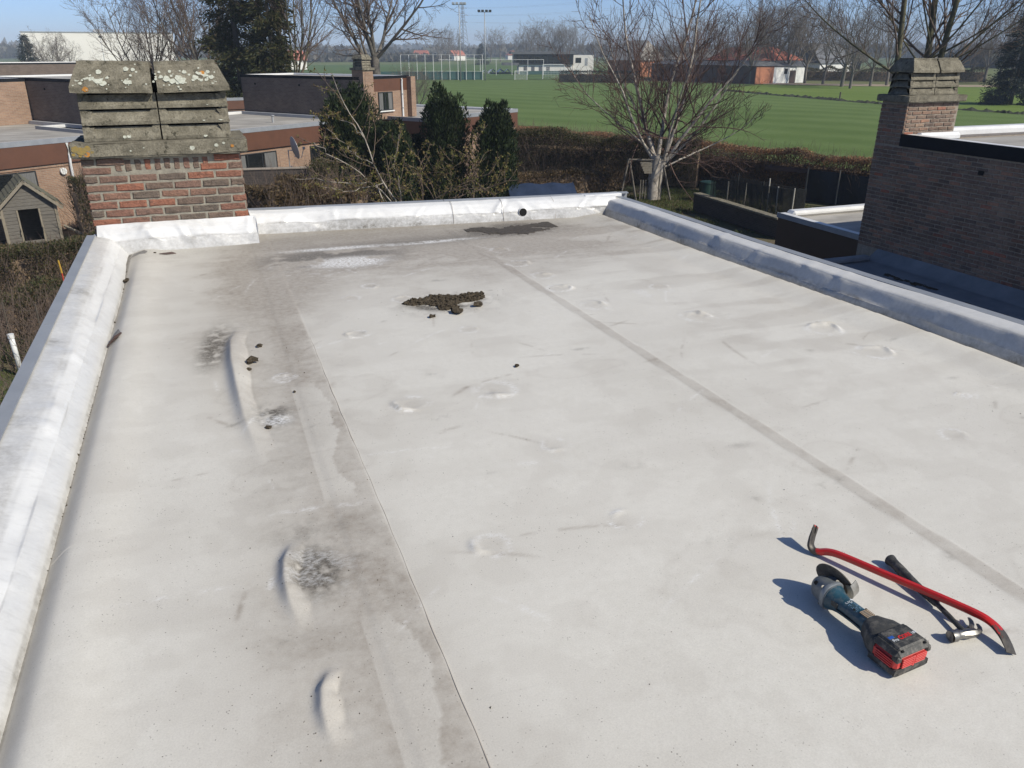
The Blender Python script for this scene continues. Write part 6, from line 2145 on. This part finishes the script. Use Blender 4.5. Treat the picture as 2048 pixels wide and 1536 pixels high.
h1 = empty('brick_house', (-2.75, 39.8, GZ), RH, 'brick house at the left edge with brown fascia, window and white downpipe', 'house')
flat_block(h1, -15, -.02, -.9, 13, 0, LZ, .80)
flat_block(h1, 0, 5.0, 0, 12.5, LZ - .05, UZ + .02, 0, 'brick_brown', trimmat='dark_trim', rim=.10)
flat_block(h1, -8, -.05, 8.25, 14, LZ + .015, UZ, 0, 'brick_tan', trimmat='dark_trim', rim=.10)
bx('flashing', -.30, -.022, .2, 8.2, LZ + .013, LZ + .17, 'flashing_grey', h1)
window(h1, -8.2, -5.0, LZ - 2.2, LZ - .98, -.905, (.42, .72), True)
bx('soldier_course', -9, -3.6, -.935, -.903, LZ - .93, LZ - .81, 'brick_tan', h1)
pipe(h1, [(-3.62, -1.05, LZ - .05), (-3.62, -1.06, LZ - .5), (-3.62, -1.0, LZ - .9), (-3.62, -1.0, .1)], .05)
lp = MB().disc((-3.95, -.96, LZ - 1.12), (0, 1, 0), .13, .10, 20).build('wall_lamp', 'paint_white', h1, True, 40)
for yy in (4.2, 6.6):
    bx('vent_hole', -.01, .02, yy, yy + .12, UZ - .40, UZ - .30, 'void_black', h1)
for (vx, vy) in ((-6.0, 4.5),):
    v_ = MB().tube([(vx, vy, LZ), (vx, vy, LZ + .32)], .055, 10).build('roof_vent', 'metal_grey', h1, True, 50)
    MB().disc((vx, vy, LZ + .345), (0, 0, 1), .10, .04, 14).build('vent_cowl', 'metal_grey', v_)
# houses further back on the left
h3 = empty('brick_house', pol(-6.2, 104) + (GZ,), RAD(20), 'plain flat-roofed house far left behind our chimney, below the white hall', 'house')
flat_block(h3, -8, 9, 0, 9, 0, UZ, 0, 'brick_brown', trimmat='dark_trim', rim=.10)
h4 = empty('brick_house', pol(-11.9, 66) + (GZ,), RAD(30), 'low flat-roofed house at the far left edge with a small chimney', 'house')
flat_block(h4, -9, 1.6, 0, 8, 0, UZ - .45, 0, 'brick_brown', rim=.12)
bx('chimney', -1.2, -.3, 3, 3.8, UZ - .43, UZ + .25, 'brick_tan', h4)
bx('side_wall', -.7, 1.55, -.06, -.004, .2, UZ - .5, 'brick_tan', h4)
h5 = empty('brick_house', pol(2.2, 62) + (GZ,), RAD(14), 'low flat-roofed house seen in the gap left of the long shaded wall', 'house')
flat_block(h5, -6, 1.8, 0, 8, 0, LZ + .12, .62)
window(h5, -1.6, .6, LZ - 1.2, LZ - .62, -.006, (.6,), False)
bx('door_panel', .9, 1.6, -.05, -.005, LZ - 1.7, LZ - .62, 'paint_white', h5)

# --- wooden playhouse in the left garden
ph = empty('playhouse', (-6.25, 33.2, GZ), RAD(14), 'weathered wooden playhouse with pitched roof and open doorway', 'playhouse')
PW, PH_, PD = .86, 1.62, 1.5
rg = random.Random(9)
for k in range(13):
    z = .05 + k * .125
    for (xa, xb) in (((-PW, PW),) if (z < .22 or z > 1.42) else ((-PW, -.38), (.32, PW))):
        MB().cbox(xa, xb, -.02 + rg.uniform(-.006, .006), .02, z, z + .117, .006).build('plank', 'wood_grey', ph)
for k in range(7):
    z = PH_ + .05 + k * .117
    hw_ = PW * (1 - (k + .9) / 7.4)
    if hw_ > .05:
        MB().cbox(-hw_, hw_, -.02 + rg.uniform(-.006, .006), .02, z, z + .112, .006).build('plank', 'wood_grey', ph)
for k in range(13):
    z = .05 + k * .125
    for sx in (-1, 1):
        MB().cbox(sx * PW - .02, sx * PW + .02, .024, PD, z, z + .117, .006).build('plank', 'wood_grey', ph)
bx('back_wall', -PW + .03, PW - .03, PD - .02, PD + .02, .05, PH_, 'wood_grey', ph)
bx('floor', -PW + .03, PW - .03, .03, PD - .03, .0, .06, 'wood_grey', ph)
for sx in (-1, 1):
    MB().cbox(sx * PW - .05, sx * PW + .05, -.06, -.022, 0, PH_ + .05, .008).build('corner_post', 'wood_pale', ph)
    MB().cbox(sx * .35 - .03 - .03, sx * .35 + .03 - .03, -.05, -.024, .2, 1.42, .006).build('door_post', 'wood_pale', ph)
    # verge board
    a, b = Vector((sx * 1.12, -.20, PH_ - .20)), Vector((0, -.20, PH_ + .86))
    d = (b - a).normalized()
    nrm = Vector((-d.z, 0, d.x)) * (1 if sx < 0 else -1)
    m = MB().add([a, b, b - nrm * .10 * (1 if sx < 0 else 1), a - nrm * .10, a + Vector((0, .03, 0)), b + Vector((0, .03, 0)), b - nrm * .10 + Vector((0, .03, 0)), a - nrm * .10 + Vector((0, .03, 0))], [(0, 1, 2, 3), (4, 7, 6, 5), (0, 4, 5, 1), (1, 5, 6, 2), (2, 6, 7, 3), (3, 7, 4, 0)])
    m.build('verge_board', 'wood_pale', ph)
    for k in range(9):
        t0, t1 = k / 9, (k + 1.12) / 9
        p0 = Vector((sx * 1.14 * (1 - t0), 0, PH_ - .20 + 1.08 * t0 + .045))
        p1 = Vector((sx * 1.14 * (1 - t1), 0, PH_ - .20 + 1.08 * t1 + .02))
        m = MB().add([(p0.x, -.2, p0.z), (p0.x, PD + .15, p0.z), (p1.x, PD + .15, p1.z), (p1.x, -.2, p1.z), (p0.x, -.2, p0.z - .02), (p0.x, PD + .15, p0.z - .02), (p1.x, PD + .15, p1.z - .02), (p1.x, -.2, p1.z - .02)], [(0, 1, 2, 3), (7, 6, 5, 4), (0, 4, 5, 1), (1, 5, 6, 2), (2, 6, 7, 3), (3, 7, 4, 0)])
        m.build('roof_board', 'wood_moss', ph)
for (x, z) in ((.30, .55), (-.42, .52)):
    MB().tube([(x, -.06, z), (x + .01, -.10, z + .05), (x + .03, -.10, z + .2), (x + .04, -.06, z + .25)], .018, 6).build('handle', 'wood_pale', ph)
MB().cbox(-2.3, -.9, -.35, -.27, 1.22, 1.32, .01).build('porch_beam', 'wood_pale', ph)
MB().tube([(1.0, -.2, .75), (1.75, -.5, .25)], .05, 6).build('brace', 'wood_pale', ph)

# --- garden odds and ends
gw = empty('garden_wall', (1.2, 33.8, GZ), RAD(-8), 'charcoal brick garden wall right of our chimney', 'wall')
bx('brickwork', 0, 3.5, 0, .22, 0, 2.35, 'brick_charcoal', gw)
bx('coping', -.03, 3.53, -.04, .26, 2.352, 2.41, 'mortar_grey', gw, .01)
gw = empty('garden_wall', (20.55, 31.0, GZ), RAD(-92), 'low garden wall with mossy coping beside the netted run', 'wall')
bx('brickwork', 0, 6.2, 0, .25, 0, .72, 'brick_charcoal', gw)
for k in range(8):
    MB().cbox(k * .776 + .004, k * .776 + .772, -.06, .32, .722, .80, .012).build('coping_stone', 'lichen_concrete', gw)
pp = empty('plastic_pipe', (-4.55, 19.35, GZ), 0, 'white plastic pipe standing upright in the left garden', 'pipe')
MB().tube([(0, 0, 0), (-.01, .01, .55), (-.02, .01, .9)], .055, 12).build('tube', 'plastic_white', pp, True)
MB().disc((-.02, .01, .91), (0, 0, 1), .068, .09, 14).build('socket', 'plastic_white', pp)
mk = empty('marker_stake', (-4.0, 23.5, GZ), 0, 'thin red and yellow marker stake in the left hedge', 'stake')
MB().tube([(0, 0, .0), (0, 0, 1.25)], .018, 8).build('stake', 'marker_red', mk)
MB().tube([(0, 0, 1.251), (-.02, 0, 1.6)], .022, 8).build('stake_top', 'marker_yellow', mk)
# wire fence by the canes
wf = empty('wire_fence', (-6.2, 20.9, GZ), 0, 'rusty wire fence with thin posts among the bare canes', 'fence')
for k in range(4):
    MB().tube([(k * .72, -k * .42, 0), (k * .72 + .03, -k * .42, 1.5)], .02, 6).build('post', 'bark_dark', wf)
for z in (.3, .65, 1.0, 1.35):
    MB().tube([(0, 0, z), (1.1, -.6, z - .04), (2.2, -1.28, z)], .006, 4).build('wire', 'bark_dark', wf)
tarp = empty('tarp_shelter', (11.75, 31.3, GZ), RAD(-14), 'low shelter under a blue tarpaulin behind the back upstand', 'shelter')
m = MB()
vs = []
nx_, ny_ = 14, 8
for j in range(ny_ + 1):
    for i in range(nx_ + 1):
        u, v = i / nx_, j / ny_
        z = 1.05 + (.42 if v > .5 else .42 * v * 2) - (0 if v <= .5 else (v - .5) * .9) + .03 * math.sin(u * 17 + v * 5) + .02 * math.sin(v * 23)
        vs.append((u * 2.9 - .05 * v, v * 2.2, z))
m.add(vs, [(j * (nx_ + 1) + i, j * (nx_ + 1) + i + 1, (j + 1) * (nx_ + 1) + i + 1, (j + 1) * (nx_ + 1) + i) for j in range(ny_) for i in range(nx_)])
m.build('tarpaulin', 'tarp_blue', tarp, True)
bx('box', .1, 2.8, .15, 2.0, 0, 1.0, 'barn_dark', tarp)
run = empty('netted_run', (20.9, 30.0, GZ), RAD(-66), 'dark netted run with pale poles beside the low garden wall', 'enclosure')
poles = [(0, 0), (.75, -.1), (1.5, .05), (2.3, 0), (3.1, -.1), (3.5, .5), (.4, 1.3), (1.9, 1.4)]
for i, (x, y) in enumerate(poles):
    MB().tube([(x, y, 0), (x + rg.uniform(-.04, .04), y, 1.55 + rg.uniform(-.1, .15))], .028, 8).build('pole', 'pole_pale' if i % 3 else 'net_dark', run)
def net(name, corners, nu, nv, parent, r=.0035):
    A, B, C, D_ = [Vector(c) for c in corners]
    m = MB()
    for i in range(nu + 1):
        u = i / nu
        p, q = A.lerp(B, u), D_.lerp(C, u)
        m.tube([p, p.lerp(q, .5) + Vector((0, 0, -.01)), q], r, 3)
    for j in range(nv + 1):
        v = j / nv
        p, q = A.lerp(D_, v), B.lerp(C, v)
        m.tube([p, p.lerp(q, .5) + Vector((0, 0, -.05)), q], r, 3)
    return m.build(name, 'net_dark', parent)
net('net', [(-.1, -.12, .02), (3.4, -.12, .02), (3.3, -.12, 1.5), (-.1, -.12, 1.62)], 84, 34, run, .011)
net('net', [(3.4, -.1, .02), (3.5, 1.6, .02), (3.5, 1.6, 1.3), (3.3, -.1, 1.5)], 40, 30, run, .011)
net('net', [(-.1, 1.5, .02), (3.4, 1.5, .02), (3.4, 1.5, 1.3), (-.1, 1.5, 1.5)], 70, 30, run, .010)
scr = empty('dark_screen', (27.0, 31.2, GZ), RAD(-60), 'dark blue tarpaulin screen on posts left of the right-hand brick wall', 'screen')
m = MB()
vs = []
for i in range(17):
    u = i / 16
    for z in (0, .5, 1.0, 1.5 - .12 * u):
        vs.append((u * 3.0, .06 * math.sin(u * 12 + z * 2), z))
m.add(vs, [(4 * i + j, 4 * i + 4 + j, 4 * i + 5 + j, 4 * i + 1 + j) for i in range(16) for j in range(3)])
m.build('sheet', 'screen_dark', scr, True)
for x in (0, 1.5, 3.0):
    MB().tube([(x, -.08, 0), (x, -.08, 1.6)], .035, 8).build('post', 'wood_pale', scr)
MB().cbox(-2.2, -.1, .0, .06, 1.28, 1.5, .01).build('rail', 'barn_dark', scr)
bn = empty('compost_bin', (22.6, 33.0, GZ), 0, 'dark green compost bin in front of the beech hedge', 'bin')
MB().tube([(0, 0, 0), (0, 0, .75), (0, 0, .85)], [.45, .36, .36], 20).build('body', 'plastic_green', bn, True, 40)
MB().tube([(0, 0, .852), (0, 0, .90), (0, 0, .94)], [.39, .38, .2], 20).build('lid', 'plastic_green', bn, True, 40)
sw = empty('climbing_frame', (18.6, 34.4, GZ), RAD(-16), 'thin wooden climbing frame left of the pale-barked tree', 'climbing frame')
for (a, b) in (((0, 0, 0), (.35, .1, 1.9)), ((.8, 0, 0), (.4, .1, 1.9)), ((1.9, .1, 0), (1.95, .1, 1.9)), ((2.5, 0, 0), (2.0, .1, 1.9))):
    MB().tube([a, b], .045, 8).build('leg', 'bark_grey', sw)
MB().tube([(.3, .1, 1.92), (2.1, .1, 1.88)], .05, 8).build('beam', 'bark_grey', sw)
for k in range(9):
    MB().cbox(1.0 + k * .13, 1.06 + k * .13, .2, .23, 0, .95, .006).build('paling', 'bark_grey', sw)
th = empty('tree_house_panel', (19.5, 33.6, GZ + 1.35), RAD(-25), 'small pale board panel fixed against the pale-barked tree', 'board panel')
for k in range(5):
    z = k * .108
    MB().cbox(-.30 + .05 * (4 - k), .26, -.02 + .003 * k, .02, z, z + .10, .006).build('board', 'wood_pale', th)

# --- farm: long barn with red and grey roofs, lean-to at the right end
def at2(px, d):
    az = math.degrees(math.atan((px - 1024) / 1711.)) + 20.7
    return Vector(pol(az, d) + (0,))
A = at2(1516, 189)      # near right corner of the shaded front
Bv = at2(1300, 213)     # left end of the front
ang = math.atan2(A.y - Bv.y, A.x - Bv.x)
BLn = (A - Bv).length
barn = empty('barn', (Bv.x, Bv.y, GZ), ang, 'long farm barn with red tiled roof and dark lean-to beyond the crop field', 'barn')
barn.scale = (1, 1.35, 1)
bx('wall', 0, BLn - 2.5, 3.5, 13, 0, 4.6, 'barn_dark', barn)
def gable(name, x0, x1, y0, y1, z0, z1, mat, hip=0.0, th=.18):
    ym = (y0 + y1) / 2
    xb = x1 - hip
    m = MB()
    m.add([(x0, y0, z0), (x1, y0, z0), (xb, ym, z1), (x0, ym, z1), (x1, y1, z0), (x0, y1, z0)], [(0, 1, 2, 3), (1, 4, 2), (4, 5, 3, 2), (0, 3, 5), (0, 5, 4, 1)])
    return m.build(name, mat, barn)
gable('roof', -.3, BLn * .45, 3.0, 13.5, 4.62, 7.0, 'tile_grey')
gable('roof', BLn * .45 + .01, BLn - 2.0, 2.9, 13.6, 4.64, 7.4, 'tile_red', 3.5)
bx('front_shed', 1.0, BLn, 0, 3.48, 0, 3.6, 'barn_dark', barn)
m = MB().add([(BLn - 13, -.3, 3.62), (BLn + .4, -.3, 3.62), (BLn + .4, 12.5, 3.4), (BLn - 2.4, 12.5, 4.66), (BLn - 2.4, 2.85, 4.66), (BLn - 9, 2.85, 4.66)], [(0, 1, 2, 3, 4, 5)])
m.add([(0.8, -.3, 3.61), (BLn - 13.01, -.3, 3.61), (BLn - 10.01, 3.4, 4.5), (.8, 3.4, 4.5)], [(0, 1, 2, 3)])
m.build('lean_to_roof', 'slate_roof', barn)
bx('gable_wall', BLn - .3, BLn, 3.5, 12, 0, 3.35, 'paint_white', barn)
bx('brick_panel', BLn + .01, BLn + .12, .05, 4.2, 0, 3.5, 'barn_brick', barn)
bx('white_panel', BLn + .012, BLn + .10, 4.25, 8.0, 0, 3.4, 'paint_white', barn)
bx('doorway', BLn + .02, BLn + .06, 8.2, 9.6, 0, 2.6, 'fascia_dark', barn)
bx('window_opening', BLn + .10, BLn + .13, 6.7, 7.5, 1.9, 3.0, 'void_black', barn)
bx('white_panel', BLn + .012, BLn + .10, 9.7, 12, 0, 3.4, 'paint_white', barn)
fh = empty('farmhouse', tuple(at2(1245, 235))[:2] + (GZ,), ang, 'farmhouse with grey tiled roof behind the bare twigs left of the barn', 'house')
bx('wall', -6, 7, 0, 9, 0, 4.2, 'barn_brick', fh)
MB().add([(-6.4, -.5, 4.21), (7.4, -.5, 4.21), (5, 4.5, 9.2), (-4, 4.5, 9.2), (7.4, 9.5, 4.21), (-6.4, 9.5, 4.21)], [(0, 1, 2, 3), (1, 4, 2), (4, 5, 3, 2), (5, 0, 3), (0, 5, 4, 1)]).build('roof', 'tile_grey', fh)
fh = empty('farmhouse', tuple(at2(1662, 235))[:2] + (GZ,), .3, 'white gabled house behind the bare trees right of the barn', 'house')
bx('wall', -4, 10, 0, 8, 0, 3.6, 'paint_white', fh)
MB().add([(-4.4, -.4, 3.61), (10.4, -.4, 3.61), (10.4, 4, 8.4), (-4.4, 4, 8.4), (10.4, 8.4, 3.61), (-4.4, 8.4, 3.61)], [(0, 1, 2, 3), (1, 4, 2), (4, 5, 3, 2), (5, 0, 3), (0, 5, 4, 1)]).build('roof', 'slate_roof', fh)
for i, (x, y) in enumerate([(86.7, 96), (88.2, 66)]):
    o = MB().tube([(x, y, GZ), (x + .03, y, GZ + 1.2)], .10, 8).build('fence_post', 'bark_dark')
    tag(o, ['short fence post on the ditch bank near the barn', 'short fence post on the ditch bank right of the right-hand chimney'][i], 'post')

# --- football ground
def frame_goal(name, px, d, wdt, h, label):
    p = at2(px, d)
    e = empty(name, (p.x, p.y, GZ), RAD(-20), label, 'goal')
    for sx in (-1, 1):
        MB().tube([(sx * wdt / 2, 0, 0), (sx * wdt / 2, 0, h)], .07, 8).build('post', 'paint_white', e)
        MB().tube([(sx * wdt / 2, 0, h), (sx * wdt / 2, 1.2, h), (sx * wdt / 2, 2.0, 0)], .04, 6).build('stay', 'paint_white', e)
    MB().tube([(-wdt / 2, 0, h), (wdt / 2, 0, h)], .07, 8).build('crossbar', 'paint_white', e)
    m = MB()
    for k in range(15):
        x = -wdt / 2 + wdt * k / 14
        m.tube([(x, 1.2, h), (x, 2.0, 0)], .018, 3)
    for k in range(8):
        t = k / 7
        m.tube([(-wdt / 2, 1.2 + .8 * t, h * (1 - t)), (wdt / 2, 1.2 + .8 * t, h * (1 - t))], .018, 3)
    m.build('net', 'paint_white', e)
    return e
frame_goal('football_goal', 1042, 208, 3.0, 2.0, 'small white football goal left in front of the clubhouse')
frame_goal('football_goal', 1108, 213, 5.4, 3.4, 'tall white football goal in front of the clubhouse')
frame_goal('football_goal', 1140, 222, 4.5, 2.2, 'white football goal at the right end of the clubhouse')
bs = empty('ball_net', tuple(at2(800, 209))[:2] + (GZ,), math.atan2(at2(1000, 206).y - at2(800, 209).y, at2(1000, 206).x - at2(800, 209).x), 'high ball-stop net on white poles across the football ground', 'net')
L_ = (at2(965, 207) - at2(800, 209)).length
n = 11
for k in range(n):
    x = L_ * k / (n - 1)
    MB().tube([(x, 0, 0), (x, 0, 5.7)], .06, 6).build('pole', 'paint_white', bs)
MB().tube([(0, 0, 5.7), (L_, 0, 5.7)], .03, 5).build('top_rail', 'paint_white', bs)
MB().tube([(0, 0, 2.0), (L_, 0, 2.0)], .03, 5).build('mid_rail', 'paint_white', bs)
bx('wind_screen', -8, L_, .25, .27, .1, 1.9, 'screen_green', bs)
bs2 = empty('ball_net', tuple(at2(960, 245))[:2] + (GZ,), RAD(-15), 'second ball-stop net with top rail left of the clubhouse', 'net')
for k in range(5):
    MB().tube([(k * 4.6, 0, 0), (k * 4.6, 0, 4.2)], .06, 6).build('pole', 'paint_white', bs2)
MB().tube([(-12, 0, 4.2), (18.5, 0, 4.2)], .05, 5).build('top_rail', 'paint_white', bs2)
for i, (px, d, h, lab) in enumerate([(920, 200, 16.3, 'left floodlight mast with pale lamps at the football ground'), (970, 203, 14.9, 'right floodlight mast with two dark lamps at the football ground'), (205, 215, 9.4, 'thin lamp mast standing before the white hall')]):
    p = at2(px, d)
    e = empty('floodlight', (p.x, p.y, GZ), RAD(-20), lab, 'floodlight')
    r_ = .16 if i < 2 else .09
    MB().tube([(0, 0, 0), (0, 0, h)], [r_, r_ * .6], 8).build('mast', 'metal_grey', e, True)
    if i < 2:
        MB().tube([(-1.6, 0, h), (1.6, 0, h)], .06, 6).build('cross_arm', 'metal_grey', e)
        for x in (-1.3, -.45, .45, 1.3):
            MB().cbox(x - .32, x + .32, -.25, .25, h + .05, h + .5, .05).build('lamp', 'metal_grey' if i == 0 else 'window_frame_dark', e)
    else:
        MB().cbox(-.35, .35, -.2, .2, h - .1, h + .25, .05).build('lamp', 'window_frame_dark', e)
p = at2(1104, 258)
cl = empty('clubhouse', (p.x, p.y, GZ), RAD(-18), 'football clubhouse with dark glazed upper storey and cream wall', 'clubhouse')
bx('lower_wall', -10, 6.5, 0, 10, 0, 2.7, 'hall_white', cl)
bx('upper_floor', -11.5, 6.5, -.5, 10, 2.72, 5.6, 'window_frame_dark', cl)
bx('roof_band', -12.5, 7, -1, 10.5, 5.62, 6.3, 'slate_roof', cl)
for k in range(9):
    bx('pane', -10.8 + k * 1.9, -9.1 + k * 1.9, -.56, -.505, 3.1, 5.3, 'window_glass', cl)
bx('annexe', 6.52, 12.8, .5, 9, 0, 5.3, 'hall_white', cl)
bx('annexe_window', 7.3, 9.0, .44, .495, 3.2, 4.6, 'window_glass', cl)
bx('annexe_door', 10.2, 11.0, .44, .495, 2.4, 4.5, 'metal_grey', cl)
bx('canopy', -15, -10.02, -1.5, 6, 2.5, 3.2, 'slate_roof', cl)
for k in range(4):
    bx('door', -8.5 + k * 2.3, -7.5 + k * 2.3, -.06, -.004, .1, 2.2, 'slate_roof', cl)
bx('terrace_fence', -10, 8, -4.2, -4.1, 0, 1.0, 'screen_green', cl)
for i, (px, d, s) in enumerate([(975, 268, 1.0), (992, 266, 1.3), (1008, 270, 1.1)]):
    p = at2(px, d)
    e = MB().add([(-2 * s, 0, 0), (-.8 * s, .2, 1.0 * s), (.3 * s, 0, .35), (1.2 * s, .1, 1.1 * s), (2.1 * s, 0, .1), (-2 * s, 1.2, 0), (-.8 * s, 1.3, .9 * s), (.3 * s, 1.2, .3), (1.2 * s, 1.2, 1.0 * s), (2.1 * s, 1.2, 0)], [(0, 1, 6, 5), (1, 2, 7, 6), (2, 3, 8, 7), (3, 4, 9, 8), (0, 5, 9, 4, 2)]).build('white_tarpaulin', 'paint_white')
    e.location = (p.x, p.y, GZ + .03)
    tag(e, ['left of three white tarpaulins heaped on the sports grass', 'middle and largest of three white tarpaulins on the sports grass', 'right of three white tarpaulins heaped on the sports grass'][i], 'tarpaulin')

# --- white industrial hall
p = at2(48, 300)
hall = empty('industrial_hall', (p.x, p.y, GZ), RAD(6), 'large white windowless hall at the far left', 'hall')
bx('wall', 0, 43, 0, 60, 0, 11.7, 'hall_white', hall)
bx('roof_edge', -.15, 43.15, -.15, 60.15, 11.72, 12.0, 'metal_grey', hall)
bx('roof_unit', 20, 23, 8, 11, 12.02, 12.9, 'metal_grey', hall)
m = MB()
m.box(-.3, -.02, 0, 60, 0, 11.0)  # grey sheet added over the white wall to darken its shaded side
m.build('shade_sheet', 'metal_grey', hall)

# --- lattice pylons and power lines
def pylon(px, d, h, label, rz):
    p = at2(px, d)
    e = empty('lattice_pylon', (p.x, p.y, GZ), rz, label, 'pylon')
    m = MB()
    def wd(z):
        t = z / h
        return 3.2 * (1 - t) ** 1.1 + .35 if t < .62 else .9 * (1 - (t - .62) / .38) + .35
    zs_ = [h * k / 14 for k in range(15)]
    for sx, sy in ((-1, -1), (1, -1), (1, 1), (-1, 1)):
        m.tube([(sx * wd(z), sy * wd(z), z) for z in zs_], .13, 4)
    for a, b in zip(zs_, zs_[1:]):
        for (s0, s1) in (((-1, -1), (1, -1)), ((1, -1), (1, 1)), ((1, 1), (-1, 1)), ((-1, 1), (-1, -1))):
            m.tube([(s0[0] * wd(a), s0[1] * wd(a), a), (s1[0] * wd(b), s1[1] * wd(b), b)], .07, 3)
            m.tube([(s1[0] * wd(a), s1[1] * wd(a), a), (s0[0] * wd(b), s0[1] * wd(b), b)], .07, 3)
    m.build('tower', 'pylon_steel', e)
    for z, l in ((h * .66, 5.2), (h * .78, 6.2), (h * .90, 4.6)):
        m = MB()
        for s_ in (-1, 1):
            m.tube([(0, 0, z + 1.2), (s_ * l, 0, z)], .10, 4)
            m.tube([(0, 0, z - .4), (s_ * l, 0, z)], .10, 4)
        m.build('cross_arm', 'pylon_steel', e)
    return e
py1 = pylon(927, 640, 39, 'distant lattice power pylon behind the floodlights', RAD(30))
py2 = pylon(1661, 390, 44, 'nearer lattice power pylon above the farm trees', RAD(30))
pl_ = empty('power_line', tuple(at2(927, 640))[:2] + (GZ,), 0, 'thin power lines sagging between the two pylons', 'power line')
o1 = Vector(py1.location)
for (f, l) in ((.66, 5.2), (.78, 6.2), (.90, 4.6)):
    for s_ in (-1, 1):
        c, s2 = math.cos(RAD(30)), math.sin(RAD(30))
        a = Vector((s_ * l * c, s_ * l * s2, 39 * f))
        b = Vector(py2.location) - o1 + Vector((s_ * l * c, s_ * l * s2, 44 * f))
        P = []
        for k in range(17):
            t = k / 16
            q = a.lerp(b, t)
            q.z -= 9 * 4 * t * (1 - t) * .5
            P.append(q)
        MB().tube(P, .03, 3).build('wire', 'pylon_steel', pl_)

# --- far woods and hills on the horizon
simple('far_wood', (.075, .07, .055), (.05, .052, .045), 1, .02, coord='pos')
simple('far_hill', (.07, .085, .06), (.055, .065, .05), 1, .004, coord='pos')
def treeline(name, az0, az1, d, h, seed, mat, label, kind='stuff', dens=1.0):
    rng = np.random.default_rng(seed)
    n = int(abs(az1 - az0) * 60 * dens)
    P = []
    D = []
    ln = []
    wd = []
    for k in range(n):
        az = az0 + (az1 - az0) * (k + rng.random()) / n
        f = .45 + .75 * float(fbm(np.array([az * 1.7]), np.array([0.]), seed, 4)[0])
        dd = d * rng.uniform(.94, 1.06)
        x, y = pol(az, dd)
        hh = h * f * rng.uniform(.65, 1.05)
        m_ = 5
        for q in range(m_):
            P.append((x + rng.normal(0, h * .35), y + rng.normal(0, h * .2), GZ + hh * rng.uniform(0, .35)))
            D.append((rng.normal(0, .5), rng.normal(0, .5), 1))
            ln.append(hh * rng.uniform(.5, .8)); wd.append(h * rng.uniform(.3, .6))
    V, F = blades(rng, np.array(P), np.array(D), np.array(ln), np.array(wd))
    o = np_obj(name, V, [F], mat)
    return tag(o, label, 'woodland', kind='stuff')
leafmat('leaf_farwood', [(.055, .055, .04), (.075, .065, .048), (.095, .08, .06), (.05, .058, .042)])
treeline('far_woodland', -14, 56, 900, 13, 301, 'leaf_farwood', 'thin dark line of woods on the horizon', dens=1.2)
treeline('far_woodland', -14, 56, 1700, 24, 302, 'leaf_farwood', 'bluish woods far beyond the football ground', dens=.8)
treeline('near_woodland', 6, 16, 560, 7, 303, 'leaf_farwood', 'low brown wood left of the floodlights beyond the pitches', dens=1.0)
treeline('near_woodland', 30, 42, 300, 7.5, 304, 'leaf_farwood', 'brown thicket between clubhouse and barn', dens=1.2)
treeline('near_woodland', 48, 56, 420, 9, 305, 'leaf_farwood', 'brown thicket at the far right beyond the pasture', dens=1.2)
def hills(name, d, h, seed, label):
    V = []
    n = 220
    for k in range(n + 1):
        az = -25 + 95 * k / n
        x, y = pol(az, d)
        x2, y2 = pol(az, d + 900)
        hh = h * float(.35 + .9 * fbm(np.array([az * .22]), np.array([1.]), seed, 5)[0])
        V += [(x, y, GZ - .1), (x + (x2 - x) * .5, y + (y2 - y) * .5, GZ + hh), (x2, y2, GZ - .1)]
    F = []
    for k in range(n):
        a = 3 * k
        F += [(a, a + 3, a + 4, a + 1), (a + 1, a + 4, a + 5, a + 2)]
    o = MB().add(V, F).build(name, 'far_hill', None, True)
    return tag(o, label, kind='structure')
hills('hills', 2600, 26, 401, 'low hazy ridge on the horizon')
# small far houses with red roofs
for i, (px, d, lab) in enumerate([(912, 600, 'tiny red-roofed house far behind the pylon foot'), (1024, 640, 'tiny orange-walled house far left of the clubhouse'), (842, 620, 'tiny red-roofed house under the far woods left of the nets'), (577, 330, 'tiny orange-roofed house far behind the yellowish bare tree')]):
    p = at2(px, d)
    e = empty('far_house', (p.x, p.y, GZ), .4 + i, lab, 'house')
    bx('wall', -5, 5, -4, 4, 0, 3.2, 'hall_white', e)
    MB().add([(-5.4, -4.4, 3.21), (5.4, -4.4, 3.21), (5.4, 0, 6.6), (-5.4, 0, 6.6), (5.4, 4.4, 3.21), (-5.4, 4.4, 3.21)], [(0, 1, 2, 3), (1, 4, 2), (4, 5, 3, 2), (5, 0, 3), (0, 5, 4, 1)]).build('roof', 'tile_red', e)

# ------------------------------------------------------------------ air
HAZE = 0.00042
m, t, b = newmat('haze_air')
t.nodes.remove(b)
pv = t.nodes.new('ShaderNodeVolumePrincipled')
pv.inputs['Color'].default_value = (.72, .84, 1.0, 1)
pv.inputs['Density'].default_value = HAZE
pv.inputs['Anisotropy'].default_value = -.2
out = [n_ for n_ in t.nodes if n_.type == 'OUTPUT_MATERIAL'][0]
t.links.new(pv.outputs[0], out.inputs['Volume'])
hz_o = MB().box(-3500, 3500, -400, 4000, GZ - 1.5, 60).build('haze', 'haze_air')
tag(hz_o, 'thin pale haze over the fields', 'haze', kind='stuff')
